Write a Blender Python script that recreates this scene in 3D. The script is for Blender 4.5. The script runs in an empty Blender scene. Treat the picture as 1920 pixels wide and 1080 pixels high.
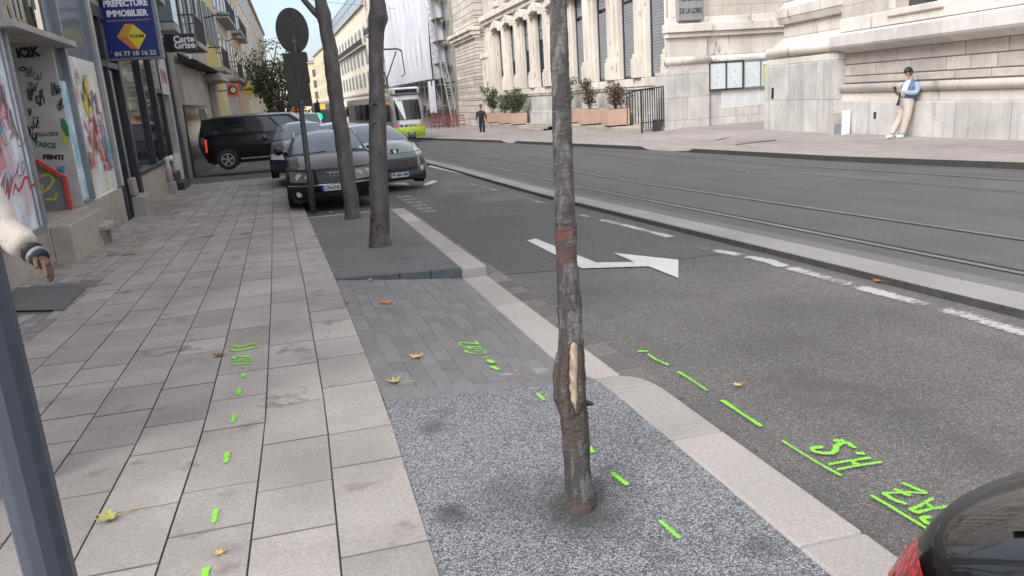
import bpy, bmesh, math, random
from mathutils import Vector, Matrix, noise

sc = bpy.context.scene
COL = sc.collection
rnd = random.Random(7)
R_ = math.radians

# ------------------------------------------------------------------ survey camera
FPX, CX, CY, HCAM = 1440.0, 960.0, 540.0, 1.45
_p1 = Vector((575 - CX, 205 - CY, FPX))
_p2 = Vector((1000, -70, 0))
_n = _p1.cross(_p2).normalized()
if _n.y < 0: _n = -_n
_f = _p1.normalized()
_r = _n.cross(_f)
CAMR = Matrix((_r, _f, -_n))            # camera (x right, y down, z forward) -> world
CAMP = Vector((0, 0, HCAM))
S1, S2, Y0 = -0.03, -0.018, 15.0        # the street falls gently away from the viewer


def gz(Y):
    if Y < Y0: return S1 * Y
    return S1 * Y0 + S2 * (Y - Y0)


def ray(x, y): return CAMR @ Vector((x - CX, y - CY, FPX))


def G(x, y, z=0.0):
    d = ray(x, y)
    den = d.z - S1 * d.y
    t = (z - HCAM) / den if abs(den) > 1e-9 else -1
    if t < 0 or t * d.y > Y0:
        t = (z - HCAM + (S1 - S2) * Y0) / (d.z - S2 * d.y)
    return CAMP + d * t


def atX(x, y, X): d = ray(x, y); return CAMP + d * (X / d.x)
def atY(x, y, Y): d = ray(x, y); return CAMP + d * (Y / d.y)
def atD(x, y, D): return CAMP + ray(x, y) * (D / FPX)
def depth(p): return (CAMR.transposed() @ (Vector(p) - CAMP)).z


cam = bpy.data.cameras.new('camera')
cam.sensor_width = 36
cam.lens = FPX / 1920 * 36
cam.clip_start = 0.05
cam.clip_end = 2000
camo = bpy.data.objects.new('camera', cam)
COL.objects.link(camo)
mr = Matrix((( CAMR[0][0], -CAMR[0][1], -CAMR[0][2]), (CAMR[1][0], -CAMR[1][1], -CAMR[1][2]), (CAMR[2][0], -CAMR[2][1], -CAMR[2][2])))
camo.matrix_world = Matrix.Translation(CAMP) @ mr.to_4x4()
sc.camera = camo

# ------------------------------------------------------------------ light
SUN_EL, SUN_AZ = R_(40), R_(233)
w = bpy.data.worlds.new('World'); sc.world = w; w.use_nodes = True
nt = w.node_tree; nt.nodes.clear()
out = nt.nodes.new('ShaderNodeOutputWorld'); bg = nt.nodes.new('ShaderNodeBackground')
sky = nt.nodes.new('ShaderNodeTexSky'); sky.sky_type = 'NISHITA'; sky.sun_disc = False
sky.sun_elevation = SUN_EL; sky.sun_rotation = SUN_AZ; sky.dust_density = 2.0; sky.air_density = 1.0
hs = nt.nodes.new('ShaderNodeHueSaturation'); hs.inputs['Saturation'].default_value = 0.85
# overcast: thin cloud cover, brighter overhead than at the horizon
tc = nt.nodes.new('ShaderNodeTexCoord'); sx = nt.nodes.new('ShaderNodeSeparateXYZ')
mrn = nt.nodes.new('ShaderNodeMapRange'); mrn.inputs['From Min'].default_value = 0.0; mrn.inputs['From Max'].default_value = 1.0
mrn.inputs['To Min'].default_value = 0.78; mrn.inputs['To Max'].default_value = 1.9
cn = nt.nodes.new('ShaderNodeTexNoise'); cn.inputs['Scale'].default_value = 2.2; cn.inputs['Detail'].default_value = 5
cm = nt.nodes.new('ShaderNodeMapRange'); cm.inputs['From Min'].default_value = .35; cm.inputs['From Max'].default_value = .7
cm.inputs['To Min'].default_value = .9; cm.inputs['To Max'].default_value = 1.12
mu = nt.nodes.new('ShaderNodeMath'); mu.operation = 'MULTIPLY'
vm = nt.nodes.new('ShaderNodeVectorMath'); vm.operation = 'SCALE'
L = nt.links.new
L(tc.outputs['Generated'], sx.inputs[0]); L(sx.outputs['Z'], mrn.inputs['Value'])
L(tc.outputs['Generated'], cn.inputs['Vector']); L(cn.outputs['Fac'], cm.inputs['Value'])
L(mrn.outputs[0], mu.inputs[0]); L(cm.outputs[0], mu.inputs[1])
tint = nt.nodes.new('ShaderNodeMix'); tint.data_type = 'RGBA'; tint.blend_type = 'MULTIPLY'; tint.inputs[0].default_value = 1; tint.inputs[7].default_value = (.97, .97, 1.03, 1)
hs2 = nt.nodes.new('ShaderNodeHueSaturation'); hs2.inputs['Saturation'].default_value = 0.06      # thick cloud overhead, clearer pale blue low down
hz = nt.nodes.new('ShaderNodeMapRange'); hz.inputs['From Min'].default_value = .12; hz.inputs['From Max'].default_value = .42
mxs = nt.nodes.new('ShaderNodeMix'); mxs.data_type = 'RGBA'
L(sx.outputs['Z'], hz.inputs['Value']); L(hz.outputs[0], mxs.inputs[0]); L(sky.outputs[0], hs2.inputs['Color']); L(hs.outputs[0], mxs.inputs[6]); L(hs2.outputs[0], mxs.inputs[7])
L(sky.outputs[0], hs.inputs['Color']); L(mxs.outputs[2], tint.inputs[6]); L(tint.outputs[2], vm.inputs[0]); L(mu.outputs[0], vm.inputs['Scale'])
L(vm.outputs[0], bg.inputs['Color']); bg.inputs['Strength'].default_value = 0.14
L(bg.outputs[0], out.inputs['Surface'])
sun = bpy.data.lights.new('sun', 'SUN'); sun.energy = 0.85; sun.angle = R_(30); sun.color = (1.0, .96, .9)
so = bpy.data.objects.new('sun', sun); COL.objects.link(so)
so.rotation_euler = (R_(90) - SUN_EL, 0, R_(180) - SUN_AZ)
sc.view_settings.view_transform = 'Standard'; sc.view_settings.look = 'None'
sc.view_settings.exposure = 0.98; sc.view_settings.gamma = 1.0

# ------------------------------------------------------------------ helpers
PW = {}                                   # world matrices of things


class MB:
    """collects faces; build() links them as ONE mesh object"""
    def __init__(s): s.v = []; s.f = []; s.mi = []; s.sm = []; s.t = []; s.m = 0; s.smooth = False; s.tone = 0.5; s.X = None

    def pt(s, p):
        p = Vector(p)
        if s.X is not None: p = s.X @ p
        s.v.append(p); return len(s.v) - 1

    def face(s, ids):
        s.f.append(tuple(ids)); s.mi.append(s.m); s.sm.append(s.smooth); s.t.append(s.tone)

    def poly(s, pts): s.face([s.pt(p) for p in pts])

    def hexa(s, p):     # 8 points: bottom 4 (ccw from above), top 4
        i = [s.pt(q) for q in p]
        for a in ((3, 2, 1, 0), (4, 5, 6, 7), (0, 1, 5, 4), (1, 2, 6, 5), (2, 3, 7, 6), (3, 0, 4, 7)):
            s.face([i[k] for k in a])

    def box(s, x0, x1, y0, y1, z0, z1):
        s.hexa([(x0, y0, z0), (x1, y0, z0), (x1, y1, z0), (x0, y1, z0), (x0, y0, z1), (x1, y0, z1), (x1, y1, z1), (x0, y1, z1)])

    def bar(s, a, b, wx, wz=None, up=(0, 0, 1)):     # rectangular bar between two points
        a, b = Vector(a), Vector(b); wz = wz or wx
        d = (b - a).normalized(); u = Vector(up)
        if abs(d.dot(u)) > .98: u = Vector((1, 0, 0))
        sd = d.cross(u).normalized() * wx / 2; u2 = sd.cross(d).normalized() * wz / 2
        s.hexa([a - sd - u2, a + sd - u2, b + sd - u2, b - sd - u2, a - sd + u2, a + sd + u2, b + sd + u2, b - sd + u2])

    def tube(s, path, rad, n=10, cap=True, jit=0.0):
        P = [Vector(p) for p in path]
        if not hasattr(rad, '__len__'): rad = [rad] * len(P)
        rings = []; u = None
        for i, p in enumerate(P):
            d = (P[min(i + 1, len(P) - 1)] - P[max(i - 1, 0)])
            d = d.normalized() if d.length > 1e-9 else Vector((0, 0, 1))
            if u is None: u = d.orthogonal().normalized()
            u = (u - d * u.dot(d)).normalized(); v = d.cross(u)
            r = []
            for k in range(n):
                a = 2 * math.pi * k / n
                rr = rad[i] * (1 + jit * rnd.uniform(-1, 1))
                r.append(s.pt(p + (u * math.cos(a) + v * math.sin(a)) * rr))
            rings.append(r)
        for i in range(len(P) - 1):
            for k in range(n):
                s.face((rings[i][k], rings[i][(k + 1) % n], rings[i + 1][(k + 1) % n], rings[i + 1][k]))
        if cap:
            s.face(rings[0][::-1]); s.face(rings[-1])

    def grid(s, fn, nu, nv, flip=False):
        ids = [[s.pt(fn(i / nu, j / nv)) for j in range(nv + 1)] for i in range(nu + 1)]
        for i in range(nu):
            for j in range(nv):
                q = (ids[i][j], ids[i + 1][j], ids[i + 1][j + 1], ids[i][j + 1])
                s.face(q[::-1] if flip else q)

    def prism(s, pts, ext):    # polygon (list of 3d) extruded along vector ext
        e = Vector(ext); n = len(pts)
        a = [s.pt(p) for p in pts]; b = [s.pt(Vector(p) + e) for p in pts]
        s.face(a[::-1]); s.face(b)
        for k in range(n): s.face((a[k], a[(k + 1) % n], b[(k + 1) % n], b[k]))

    def lathe(s, prof, c, axis, n=24):   # prof: (radius, along axis)
        ax = Vector(axis).normalized(); u = ax.orthogonal().normalized(); v = ax.cross(u); c = Vector(c)
        rings = []
        for r, h in prof:
            rings.append([s.pt(c + ax * h + (u * math.cos(2 * math.pi * k / n) + v * math.sin(2 * math.pi * k / n)) * r) for k in range(n)])
        for i in range(len(prof) - 1):
            for k in range(n):
                s.face((rings[i][k], rings[i][(k + 1) % n], rings[i + 1][(k + 1) % n], rings[i + 1][k]))
        s.face(rings[0][::-1]); s.face(rings[-1])

    def ribbon(s, pts, wd, up=(0, 0, 1)):
        P = [Vector(p) for p in pts]; U = Vector(up); a = []
        for i, p in enumerate(P):
            d = (P[min(i + 1, len(P) - 1)] - P[max(i - 1, 0)])
            sd = d.cross(U)
            sd = sd.normalized() if sd.length > 1e-9 else Vector((1, 0, 0))
            ww = (wd[i] if hasattr(wd, '__len__') else wd) / 2
            a.append((s.pt(p - sd * ww), s.pt(p + sd * ww)))
        for i in range(len(P) - 1):
            s.face((a[i][0], a[i][1], a[i + 1][1], a[i + 1][0]))

    def build(s, name, mats, parent=None, bevel=0, smooth_all=None, segs=1):
        me = bpy.data.meshes.new(name)
        vs = s.v
        if parent is not None:
            inv = PW.get(parent.name)
            if inv is not None:
                inv = inv.inverted(); vs = [inv @ p for p in vs]
        me.from_pydata([tuple(p) for p in vs], [], s.f)
        if not isinstance(mats, (list, tuple)): mats = [mats]
        for m in mats: me.materials.append(m)
        me.polygons.foreach_set('material_index', s.mi)
        me.polygons.foreach_set('use_smooth', s.sm if smooth_all is None else [smooth_all] * len(s.f))
        at = me.attributes.new('tone', 'FLOAT', 'FACE'); at.data.foreach_set('value', s.t)
        me.update()
        o = bpy.data.objects.new(name, me); COL.objects.link(o)
        if parent is not None:
            o.parent = parent
            PW[o.name] = PW.get(parent.name)
        if bevel:
            b = o.modifiers.new('bevel', 'BEVEL'); b.width = bevel; b.segments = segs; b.limit_method = 'ANGLE'; b.angle_limit = R_(40)
        return o


def tag(o, label=None, cat=None, group=None, kind=None):
    if label: o['label'] = label
    if cat: o['category'] = cat
    if group: o['group'] = group
    if kind: o['kind'] = kind
    return o


def thing(name, label, cat, loc=(0, 0, 0), rz=0.0, group=None):
    o = bpy.data.objects.new(name, None); COL.objects.link(o)
    o.location = loc; o.rotation_euler = (0, 0, rz); o.empty_display_size = .2
    PW[o.name] = Matrix.Translation(Vector(loc)) @ Matrix.Rotation(rz, 4, 'Z')
    return tag(o, label, cat, group)


def struct(name, mb, mats, **k):
    return tag(mb.build(name, mats, **k), kind='structure')


def dup(root, loc=None, rz=None, label=None, group=None, parent=None):
    c = root.copy(); COL.objects.link(c)
    if parent is not None: c.parent = parent
    if loc is not None: c.location = loc
    if rz is not None: c.rotation_euler = (0, 0, rz)
    if label: c['label'] = label
    if group: c['group'] = group
    for ch in list(root.children): dup(ch, parent=c)
    return c


def move(o, loc, rz=0.0):
    o.location = loc; o.rotation_euler = (0, 0, rz)


def text_mesh(body, size, mat, name, parent, origin, xdir, ydir, ext=.002, align='CENTER', bold=0.0, width=None):
    cu = bpy.data.curves.new('t', 'FONT'); cu.body = body; cu.size = size; cu.extrude = ext
    cu.align_x = align; cu.align_y = 'CENTER'; cu.offset = bold; cu.resolution_u = 3
    ob = bpy.data.objects.new('t', cu); COL.objects.link(ob)
    dg = bpy.context.evaluated_depsgraph_get(); dg.update()
    me = bpy.data.meshes.new_from_object(ob.evaluated_get(dg))
    bpy.data.objects.remove(ob); bpy.data.curves.remove(cu)
    x = Vector(xdir).normalized(); y = Vector(ydir).normalized(); z = x.cross(y)
    sxx = 1.0
    if width:
        xs = [v.co.x for v in me.vertices]; sxx = width / max(1e-6, max(xs) - min(xs))
    M4 = Matrix(((x.x, y.x, z.x, origin[0]), (x.y, y.y, z.y, origin[1]), (x.z, y.z, z.z, origin[2]), (0, 0, 0, 1))) @ Matrix.Diagonal((sxx, 1, 1, 1))
    if parent is not None and PW.get(parent.name) is not None: M4 = PW[parent.name].inverted() @ M4
    me.transform(M4); me.materials.clear(); me.materials.append(mat); me.name = name
    o = bpy.data.objects.new(name, me); COL.objects.link(o)
    if parent is not None: o.parent = parent; PW[o.name] = PW.get(parent.name)
    return o


# ------------------------------------------------------------------ materials
def lin(c): return tuple(((v / 255) / 12.92 if v / 255 <= .04045 else ((v / 255 + .055) / 1.055) ** 2.4) for v in c)


def node_mat(name):
    m = bpy.data.materials.new(name); m.use_nodes = True
    t = m.node_tree; b = t.nodes['Principled BSDF']
    return m, t, b


def N(t, kind, **k):
    n = t.nodes.new(kind)
    for a, v in k.items():
        if a in n.inputs: n.inputs[a].default_value = v
        else: setattr(n, a, v)
    return n


def mixc(t, fac, a, b, mode='MIX'):
    m = t.nodes.new('ShaderNodeMix'); m.data_type = 'RGBA'; m.blend_type = mode
    for s, v in ((0, fac), (6, a), (7, b)):
        if hasattr(v, 'links'): t.links.new(v, m.inputs[s])
        elif v is not None: m.inputs[s].default_value = v if s == 0 else (tuple(v) + (1,))[:4]
    return m.outputs[2]


def ramp(t, fac, stops):
    r = t.nodes.new('ShaderNodeValToRGB'); cr = r.color_ramp
    while len(cr.elements) < len(stops): cr.elements.new(.5)
    for e, (p, c) in zip(cr.elements, stops):
        e.position = p; e.color = (c, c, c, 1) if not hasattr(c, '__len__') else tuple(c) + (1,)
    t.links.new(fac, r.inputs[0]); return r.outputs[0]


def vec(t, scale=None):
    c = t.nodes.new('ShaderNodeTexCoord'); o = c.outputs['Object']
    if scale:
        m = t.nodes.new('ShaderNodeMapping'); m.inputs['Scale'].default_value = scale
        t.links.new(o, m.inputs['Vector']); o = m.outputs[0]
    return o


def noisef(t, v, scale, detail=5, rough=.55):
    n = N(t, 'ShaderNodeTexNoise', Scale=scale, Detail=detail, Roughness=rough)
    t.links.new(v, n.inputs['Vector']); return n.outputs['Fac']


def bumpn(t, b, h, strength, dist=.01):
    n = N(t, 'ShaderNodeBump', Strength=strength, Distance=dist)
    t.links.new(h, n.inputs['Height']); t.links.new(n.outputs[0], b.inputs['Normal'])


def M(name, c, c2=None, scale=6, rough=.7, bump=.0, bsc=60, big=.12, bigsc=.7, metal=0.0, coat=0.0, spec=.5, tone=0.0, stretch=None, spots=None):
    """weathered single-colour surface: fine mottling, broad uneven wear, optional per-piece tone and stains"""
    m, t, b = node_mat(name)
    v = vec(t, stretch)
    c2 = c2 or tuple(x * .78 for x in c)
    f = ramp(t, noisef(t, v, scale, 6), [(.3, 0), (.7, 1)])
    col = mixc(t, f, c, c2)
    g = ramp(t, noisef(t, v, bigsc, 3), [(.3, 1 - big), (.7, 1 + big)])
    col = mixc(t, 1.0, col, g, 'MULTIPLY')
    if tone:
        a = t.nodes.new('ShaderNodeAttribute'); a.attribute_name = 'tone'
        tt = ramp(t, a.outputs['Fac'], [(0, 1 - tone), (1, 1 + tone)])
        col = mixc(t, 1.0, col, tt, 'MULTIPLY')
    if spots:
        s = ramp(t, noisef(t, v, spots[0], 4, .6), [(spots[1], 0), (min(1, spots[1] + .08), 1)])
        col = mixc(t, s, col, spots[2])
    t.links.new(col, b.inputs['Base Color'])
    b.inputs['Roughness'].default_value = rough; b.inputs['Metallic'].default_value = metal
    b.inputs['Specular IOR Level'].default_value = spec; b.inputs['Coat Weight'].default_value = coat; b.inputs['Coat Roughness'].default_value = .04
    if bump: bumpn(t, b, noisef(t, v, bsc, 4), bump)
    return m


def flat(name, c, rough=.5, metal=0, emit=0, coat=0, spec=.5):
    m, t, b = node_mat(name)
    f = noisef(t, vec(t), 9, 4)
    col = mixc(t, f, tuple(x * .93 for x in c), tuple(min(1, x * 1.07) for x in c))
    t.links.new(col, b.inputs['Base Color']); b.inputs['Roughness'].default_value = rough; b.inputs['Metallic'].default_value = metal
    b.inputs['Coat Weight'].default_value = coat; b.inputs['Coat Roughness'].default_value = .03
    b.inputs['Specular IOR Level'].default_value = spec
    if emit:
        b.inputs['Emission Color'].default_value = tuple(c) + (1,); b.inputs['Emission Strength'].default_value = emit
    return m


def aggregate(name, cols, cell, bump, big=.1, rough=.85, dist=.004, patch=None, spec=.3, damp_shade=None, tracks=0):
    """stone chippings: one random grey per voronoi cell"""
    m, t, b = node_mat(name); v = vec(t)
    vo = N(t, 'ShaderNodeTexVoronoi', Scale=cell); t.links.new(v, vo.inputs['Vector'])
    s = t.nodes.new('ShaderNodeSeparateColor'); t.links.new(vo.outputs['Color'], s.inputs[0])
    col = ramp(t, s.outputs[0], cols)
    e = ramp(t, vo.outputs['Distance'], [(.25, 1.0), (.75, .55)])
    col = mixc(t, .8, col, e, 'MULTIPLY')
    g = ramp(t, noisef(t, v, .8, 5), [(.3, 1 - big), (.7, 1 + big)])
    col = mixc(t, 1.0, col, g, 'MULTIPLY')
    if tracks:
        mp = t.nodes.new('ShaderNodeMapping'); mp.inputs['Scale'].default_value = (1.7, .07, 1); t.links.new(v, mp.inputs['Vector'])
        col = mixc(t, 1.0, col, ramp(t, noisef(t, mp.outputs[0], 1.0, 5, .6), [(.3, 1 - tracks), (.7, 1 + tracks)]), 'MULTIPLY')
    if patch:
        s2 = ramp(t, noisef(t, v, patch[0], 5, .65), [(patch[1], 0), (patch[1] + .12, 1)])
        k = t.nodes.new('ShaderNodeMath'); k.operation = 'MULTIPLY'; k.inputs[1].default_value = patch[3]; t.links.new(s2, k.inputs[0])
        col = mixc(t, k.outputs[0], col, patch[2])
    if damp_shade:
        a = t.nodes.new('ShaderNodeAttribute'); a.attribute_name = 'damp_shade'; col = mixc(t, a.outputs['Fac'], col, damp_shade)
    t.links.new(col, b.inputs['Base Color']); b.inputs['Roughness'].default_value = rough; b.inputs['Specular IOR Level'].default_value = spec
    h = N(t, 'ShaderNodeMath', operation='SUBTRACT'); h.inputs[0].default_value = 1; t.links.new(vo.outputs['Distance'], h.inputs[1])
    h2 = N(t, 'ShaderNodeMath', operation='ADD'); t.links.new(h.outputs[0], h2.inputs[0]); t.links.new(s.outputs[1], h2.inputs[1])
    bumpn(t, b, h2.outputs[0], bump, dist)
    return m


def ashlar(name, axis, c, c2, bw, bh, joint=.008, jc=.55, bump=.25, streak=.25, off=.5, stain=(.28, .25, .22)):
    """dressed stone courses: joints, block-to-block tone, rain streaks and grime"""
    m, t, b = node_mat(name); v = vec(t)
    s = t.nodes.new('ShaderNodeSeparateXYZ'); t.links.new(v, s.inputs[0])
    cb = t.nodes.new('ShaderNodeCombineXYZ'); t.links.new(s.outputs[axis], cb.inputs[0]); t.links.new(s.outputs['Z'], cb.inputs[1])
    br = N(t, 'ShaderNodeTexBrick', Scale=1.0); br.inputs['Brick Width'].default_value = bw; br.inputs['Row Height'].default_value = bh
    br.inputs['Mortar Size'].default_value = joint; br.inputs['Mortar Smooth'].default_value = .3; br.offset = off
    br.inputs['Color1'].default_value = tuple(c) + (1,); br.inputs['Color2'].default_value = tuple(c2) + (1,)
    br.inputs['Mortar'].default_value = tuple(x * jc for x in c2) + (1,)
    t.links.new(cb.outputs[0], br.inputs['Vector'])
    g = ramp(t, noisef(t, v, 1.1, 7, .65), [(.28, .72), (.72, 1.12)])
    col = mixc(t, 1.0, br.outputs['Color'], g, 'MULTIPLY')
    fine = ramp(t, noisef(t, v, 25, 5, .6), [(.3, .9), (.7, 1.08)])
    col = mixc(t, 1.0, col, fine, 'MULTIPLY')
    mp = t.nodes.new('ShaderNodeMapping'); mp.inputs['Scale'].default_value = (3.2, 3.2, .22); t.links.new(v, mp.inputs['Vector'])
    st = ramp(t, noisef(t, mp.outputs[0], 1.6, 6, .65), [(.5, 0), (.78, streak)])
    col = mixc(t, st, col, stain)
    t.links.new(col, b.inputs['Base Color']); b.inputs['Roughness'].default_value = .88; b.inputs['Specular IOR Level'].default_value = .25
    inv = N(t, 'ShaderNodeMath', operation='SUBTRACT'); inv.inputs[0].default_value = 1; t.links.new(br.outputs['Fac'], inv.inputs[1])
    ad = N(t, 'ShaderNodeMath', operation='MULTIPLY_ADD'); t.links.new(noisef(t, v, 40, 4), ad.inputs[0]); ad.inputs[1].default_value = .25; t.links.new(inv.outputs[0], ad.inputs[2])
    bumpn(t, b, ad.outputs[0], bump, .02)
    return m


def glass(name, c=(.02, .025, .03), rough=.04, spec=.6):
    m, t, b = node_mat(name)
    b.inputs['Base Color'].default_value = tuple(c) + (1,); b.inputs['Specular IOR Level'].default_value = spec; b.inputs['IOR'].default_value = 1.52
    r = ramp(t, noisef(t, vec(t), 3, 3), [(.3, rough), (.75, rough + .05)])
    t.links.new(r, b.inputs['Roughness'])
    bumpn(t, b, noisef(t, vec(t), 1.3, 2), .03, .05)
    return m


def paint(name, c, rough=.28, metal=.0):
    m, t, b = node_mat(name)
    d = ramp(t, noisef(t, vec(t), 2.5, 6, .65), [(.35, .9), (.75, 1.15)])
    t.links.new(mixc(t, 1.0, c, d, 'MULTIPLY'), b.inputs['Base Color'])
    b.inputs['Roughness'].default_value = rough; b.inputs['Metallic'].default_value = metal
    b.inputs['Coat Weight'].default_value = .75; b.inputs['Coat Roughness'].default_value = .04; b.inputs['Specular IOR Level'].default_value = .2
    return m


MT = {}
MT['granite'] = M('granite_slab', (.365, .333, .303), (.262, .243, .224), scale=70, rough=.85, bump=.22, bsc=120, big=.16, bigsc=1.7, tone=.13, spec=.3, spots=(3.1, .61, (.21, .185, .165)))
MT['sett'] = M('pink_sett', (.34, .3, .28), (.25, .23, .215), scale=60, rough=.9, bump=.3, bsc=90, tone=.2, spec=.25)
MT['joint'] = M('dark_joint', (.13, .122, .113), (.17, .16, .147), scale=12, rough=.95, bump=.3)
MT['kerb'] = M('granite_kerb', (.41, .375, .343), (.275, .256, .24), scale=110, rough=.85, bump=.22, bsc=150, tone=.1, big=.1, spec=.3, spots=(3.0, .64, (.3, .27, .26)))
MT['median'] = M('median_granite', (.3, .29, .268), (.225, .218, .204), scale=90, rough=.85, bump=.2, bsc=120, tone=.08)
MT['gravel'] = aggregate('bound_gravel', [(0, (.07, .073, .076)), (.35, (.165, .171, .176)), (.65, (.275, .283, .29)), (1, (.48, .49, .5))], 185, .7, .1, .8, .005, patch=(1.6, .6, (.1, .097, .094), .55), damp_shade=(.045, .043, .042))
MT['pit'] = aggregate('fine_dark_gravel', [(0, (.08, .082, .08)), (.5, (.155, .157, .154)), (1, (.27, .272, .268))], 190, .5, .12, .9, .004, patch=(1.2, .6, (.07, .07, .065), .6))
MT['asphalt'] = aggregate('worn_asphalt', [(0, (.1, .094, .088)), (.55, (.148, .14, .131)), (.9, (.19, .18, .168)), (1, (.28, .265, .247))], 130, .55, .2, .85, .004, patch=(1.3, .57, (.08, .073, .067), .6), tracks=.13)
MT['asphalt2'] = aggregate('smooth_asphalt', [(0, (.1, .098, .096)), (.6, (.132, .13, .127)), (1, (.175, .172, .168))], 130, .3, .1, .85, .003, patch=(.35, .57, (.15, .145, .135), .5), tracks=.12)
MT['brick'] = M('dark_paver', (.2, .194, .19), (.14, .137, .134), scale=50, rough=.85, bump=.3, bsc=110, tone=.13)
MT['brickjoint'] = M('paver_joint', (.33, .32, .3), (.13, .127, .123), scale=9, rough=.95)
MT['slate'] = M('slate_edge', (.095, .105, .115), (.06, .066, .074), scale=14, rough=.7, bump=.2, spots=(5, .66, (.25, .25, .24)))
MT['gutter'] = M('gutter_sett', (.165, .148, .136), (.1, .091, .085), scale=26, rough=.9, bump=.5, bsc=40, tone=.25)
MT['pave'] = M('right_pavement', (.33, .29, .265), (.245, .222, .205), scale=3.0, rough=.9, bump=.15, bsc=50, big=.14, bigsc=.35, stretch=(1, .3, 1), spots=(1.1, .66, (.24, .23, .215)))
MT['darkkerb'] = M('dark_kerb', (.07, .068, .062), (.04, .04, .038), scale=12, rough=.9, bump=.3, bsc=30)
MT['steel'] = M('rail_steel', (.34, .34, .35), (.22, .215, .21), scale=4, rough=.38, metal=.8)
MT['groove'] = flat('rail_groove', (.018, .018, .018), .9)
MT['white_paint'] = M('road_white', (.58, .575, .555), (.47, .465, .45), scale=30, rough=.7, bump=.25, bsc=90, spots=(22, .66, (.2, .195, .19)))
def worn(name, c, thr, under):
    m, t, b = node_mat(name); v = vec(t)
    f = ramp(t, noisef(t, v, 11, 9, .82), [(thr, 0), (thr + .07, 1)])
    t.links.new(mixc(t, f, under, c), b.inputs['Base Color']); b.inputs['Roughness'].default_value = .85
    bumpn(t, b, noisef(t, v, 120, 3), .4, .006)
    return m
MT['worn_white'] = worn('worn_road_white', (.46, .44, .41), .455, (.14, .135, .13))
MT['faint_white'] = worn('faint_road_white', (.36, .35, .33), .46, (.125, .122, .118))
MT['worn_yellow'] = worn('worn_road_yellow', (.4, .36, .22), .5, (.13, .128, .122))
def spray_mat():
    m, t, b = node_mat('spray_green'); v = vec(t)
    f = noisef(t, v, 110, 5, .7)
    t.links.new(mixc(t, ramp(t, f, [(.35, 0), (.65, 1)]), (.18, .56, .035), (.29, .74, .08)), b.inputs['Base Color']); b.inputs['Roughness'].default_value = .9; b.inputs['Specular IOR Level'].default_value = .1
    a = t.nodes.new('ShaderNodeAttribute'); a.attribute_name = 'edge'
    ad = N(t, 'ShaderNodeMath', operation='ADD'); t.links.new(a.outputs['Fac'], ad.inputs[0]); t.links.new(noisef(t, v, 150, 4, .75), ad.inputs[1])
    t.links.new(ramp(t, ad.outputs[0], [(.70, 0), (.86, 1)]), b.inputs['Alpha']); return m
MT['green_paint'] = spray_mat()
def worn_mat(name, c, c2, lo, hi):
    m, t, b = node_mat(name); v = vec(t)
    t.links.new(mixc(t, noisef(t, v, 40, 5, .7), c, c2), b.inputs['Base Color']); b.inputs['Roughness'].default_value = .85
    a = t.nodes.new('ShaderNodeAttribute'); a.attribute_name = 'edge'
    mp = t.nodes.new('ShaderNodeMapping'); mp.inputs['Scale'].default_value = (1, 2.2, 1); t.links.new(v, mp.inputs['Vector'])
    ad = N(t, 'ShaderNodeMath', operation='ADD'); t.links.new(a.outputs['Fac'], ad.inputs[0]); t.links.new(noisef(t, mp.outputs[0], 13, 9, .78), ad.inputs[1])
    t.links.new(ramp(t, ad.outputs[0], [(lo, 0), (hi, 1)]), b.inputs['Alpha']); return m
MT['line_worn'] = worn_mat('line_worn', (.5, .48, .45), (.34, .325, .305), .66, .82); MT['line_faint'] = worn_mat('line_faint', (.4, .385, .36), (.28, .27, .255), .72, .95)
MT['bstone'] = M('pale_base_stone', (.43, .385, .325), (.33, .3, .26), scale=7, rough=.85, bump=.2, bsc=45, tone=.1, spots=(2.2, .68, (.23, .215, .2)))
MT['concrete'] = M('concrete', (.42, .41, .39), (.32, .31, .3), scale=9, rough=.9, bump=.2)
MT['metal_dark'] = M('dark_metal', (.055, .058, .062), (.035, .037, .04), scale=6, rough=.45)
MT['metal_grey'] = M('grey_metal', (.24, .265, .285), (.19, .21, .225), scale=5, rough=.5, spots=(4, .68, (.15, .14, .13)))
MT['post_blue'] = M('slate_blue_post', (.058, .068, .088), (.05, .06, .078), scale=30, rough=.42, bump=.03, bsc=200)
MT['glass'] = glass('shop_glass')
MT['glass_blue'] = glass('dull_glass', (.16, .2, .225), .15)
MT['win'] = glass('far_window', (.05, .055, .06), .1)
MT['black'] = flat('black', (.012, .012, .013), .6)
MT['rubber'] = M('rubber', (.016, .016, .017), (.026, .025, .025), scale=20, rough=.8)
MT['white'] = flat('white_plastic', (.78, .78, .76), .45)
MT['chrome'] = flat('bright_metal', (.62, .63, .64), .22, metal=1)
MT['alloy'] = flat('alloy', (.55, .56, .57), .35, metal=.9)
# ------------------------------------------------------------------ ground, road, pavements
def pl(pts):
    """piecewise-linear function through (Y, X) points"""
    pts = sorted(pts)
    def f(y):
        if y <= pts[0][0]: a, b = pts[0], pts[1]
        elif y >= pts[-1][0]: a, b = pts[-2], pts[-1]
        else:
            for a, b in zip(pts, pts[1:]):
                if a[0] <= y <= b[0]: break
        k = (y - a[0]) / (b[0] - a[0]); return a[1] + (b[1] - a[1]) * k
    return f


def frange(a, b, st):
    n = max(1, int(math.ceil((b - a) / st))); return [a + (b - a) * i / n for i in range(n + 1)]


def sheet(mb, fl, fr, fz, ys, nx=1):
    prev = None
    for y in ys:
        xl, xr = fl(y), fr(y)
        row = [mb.pt((xl + (xr - xl) * k / nx, y, gz(y) + fz(y, k / nx))) for k in range(nx + 1)]
        if prev:
            for k in range(nx): mb.face((prev[k], prev[k + 1], row[k + 1], row[k]))
        prev = row


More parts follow.
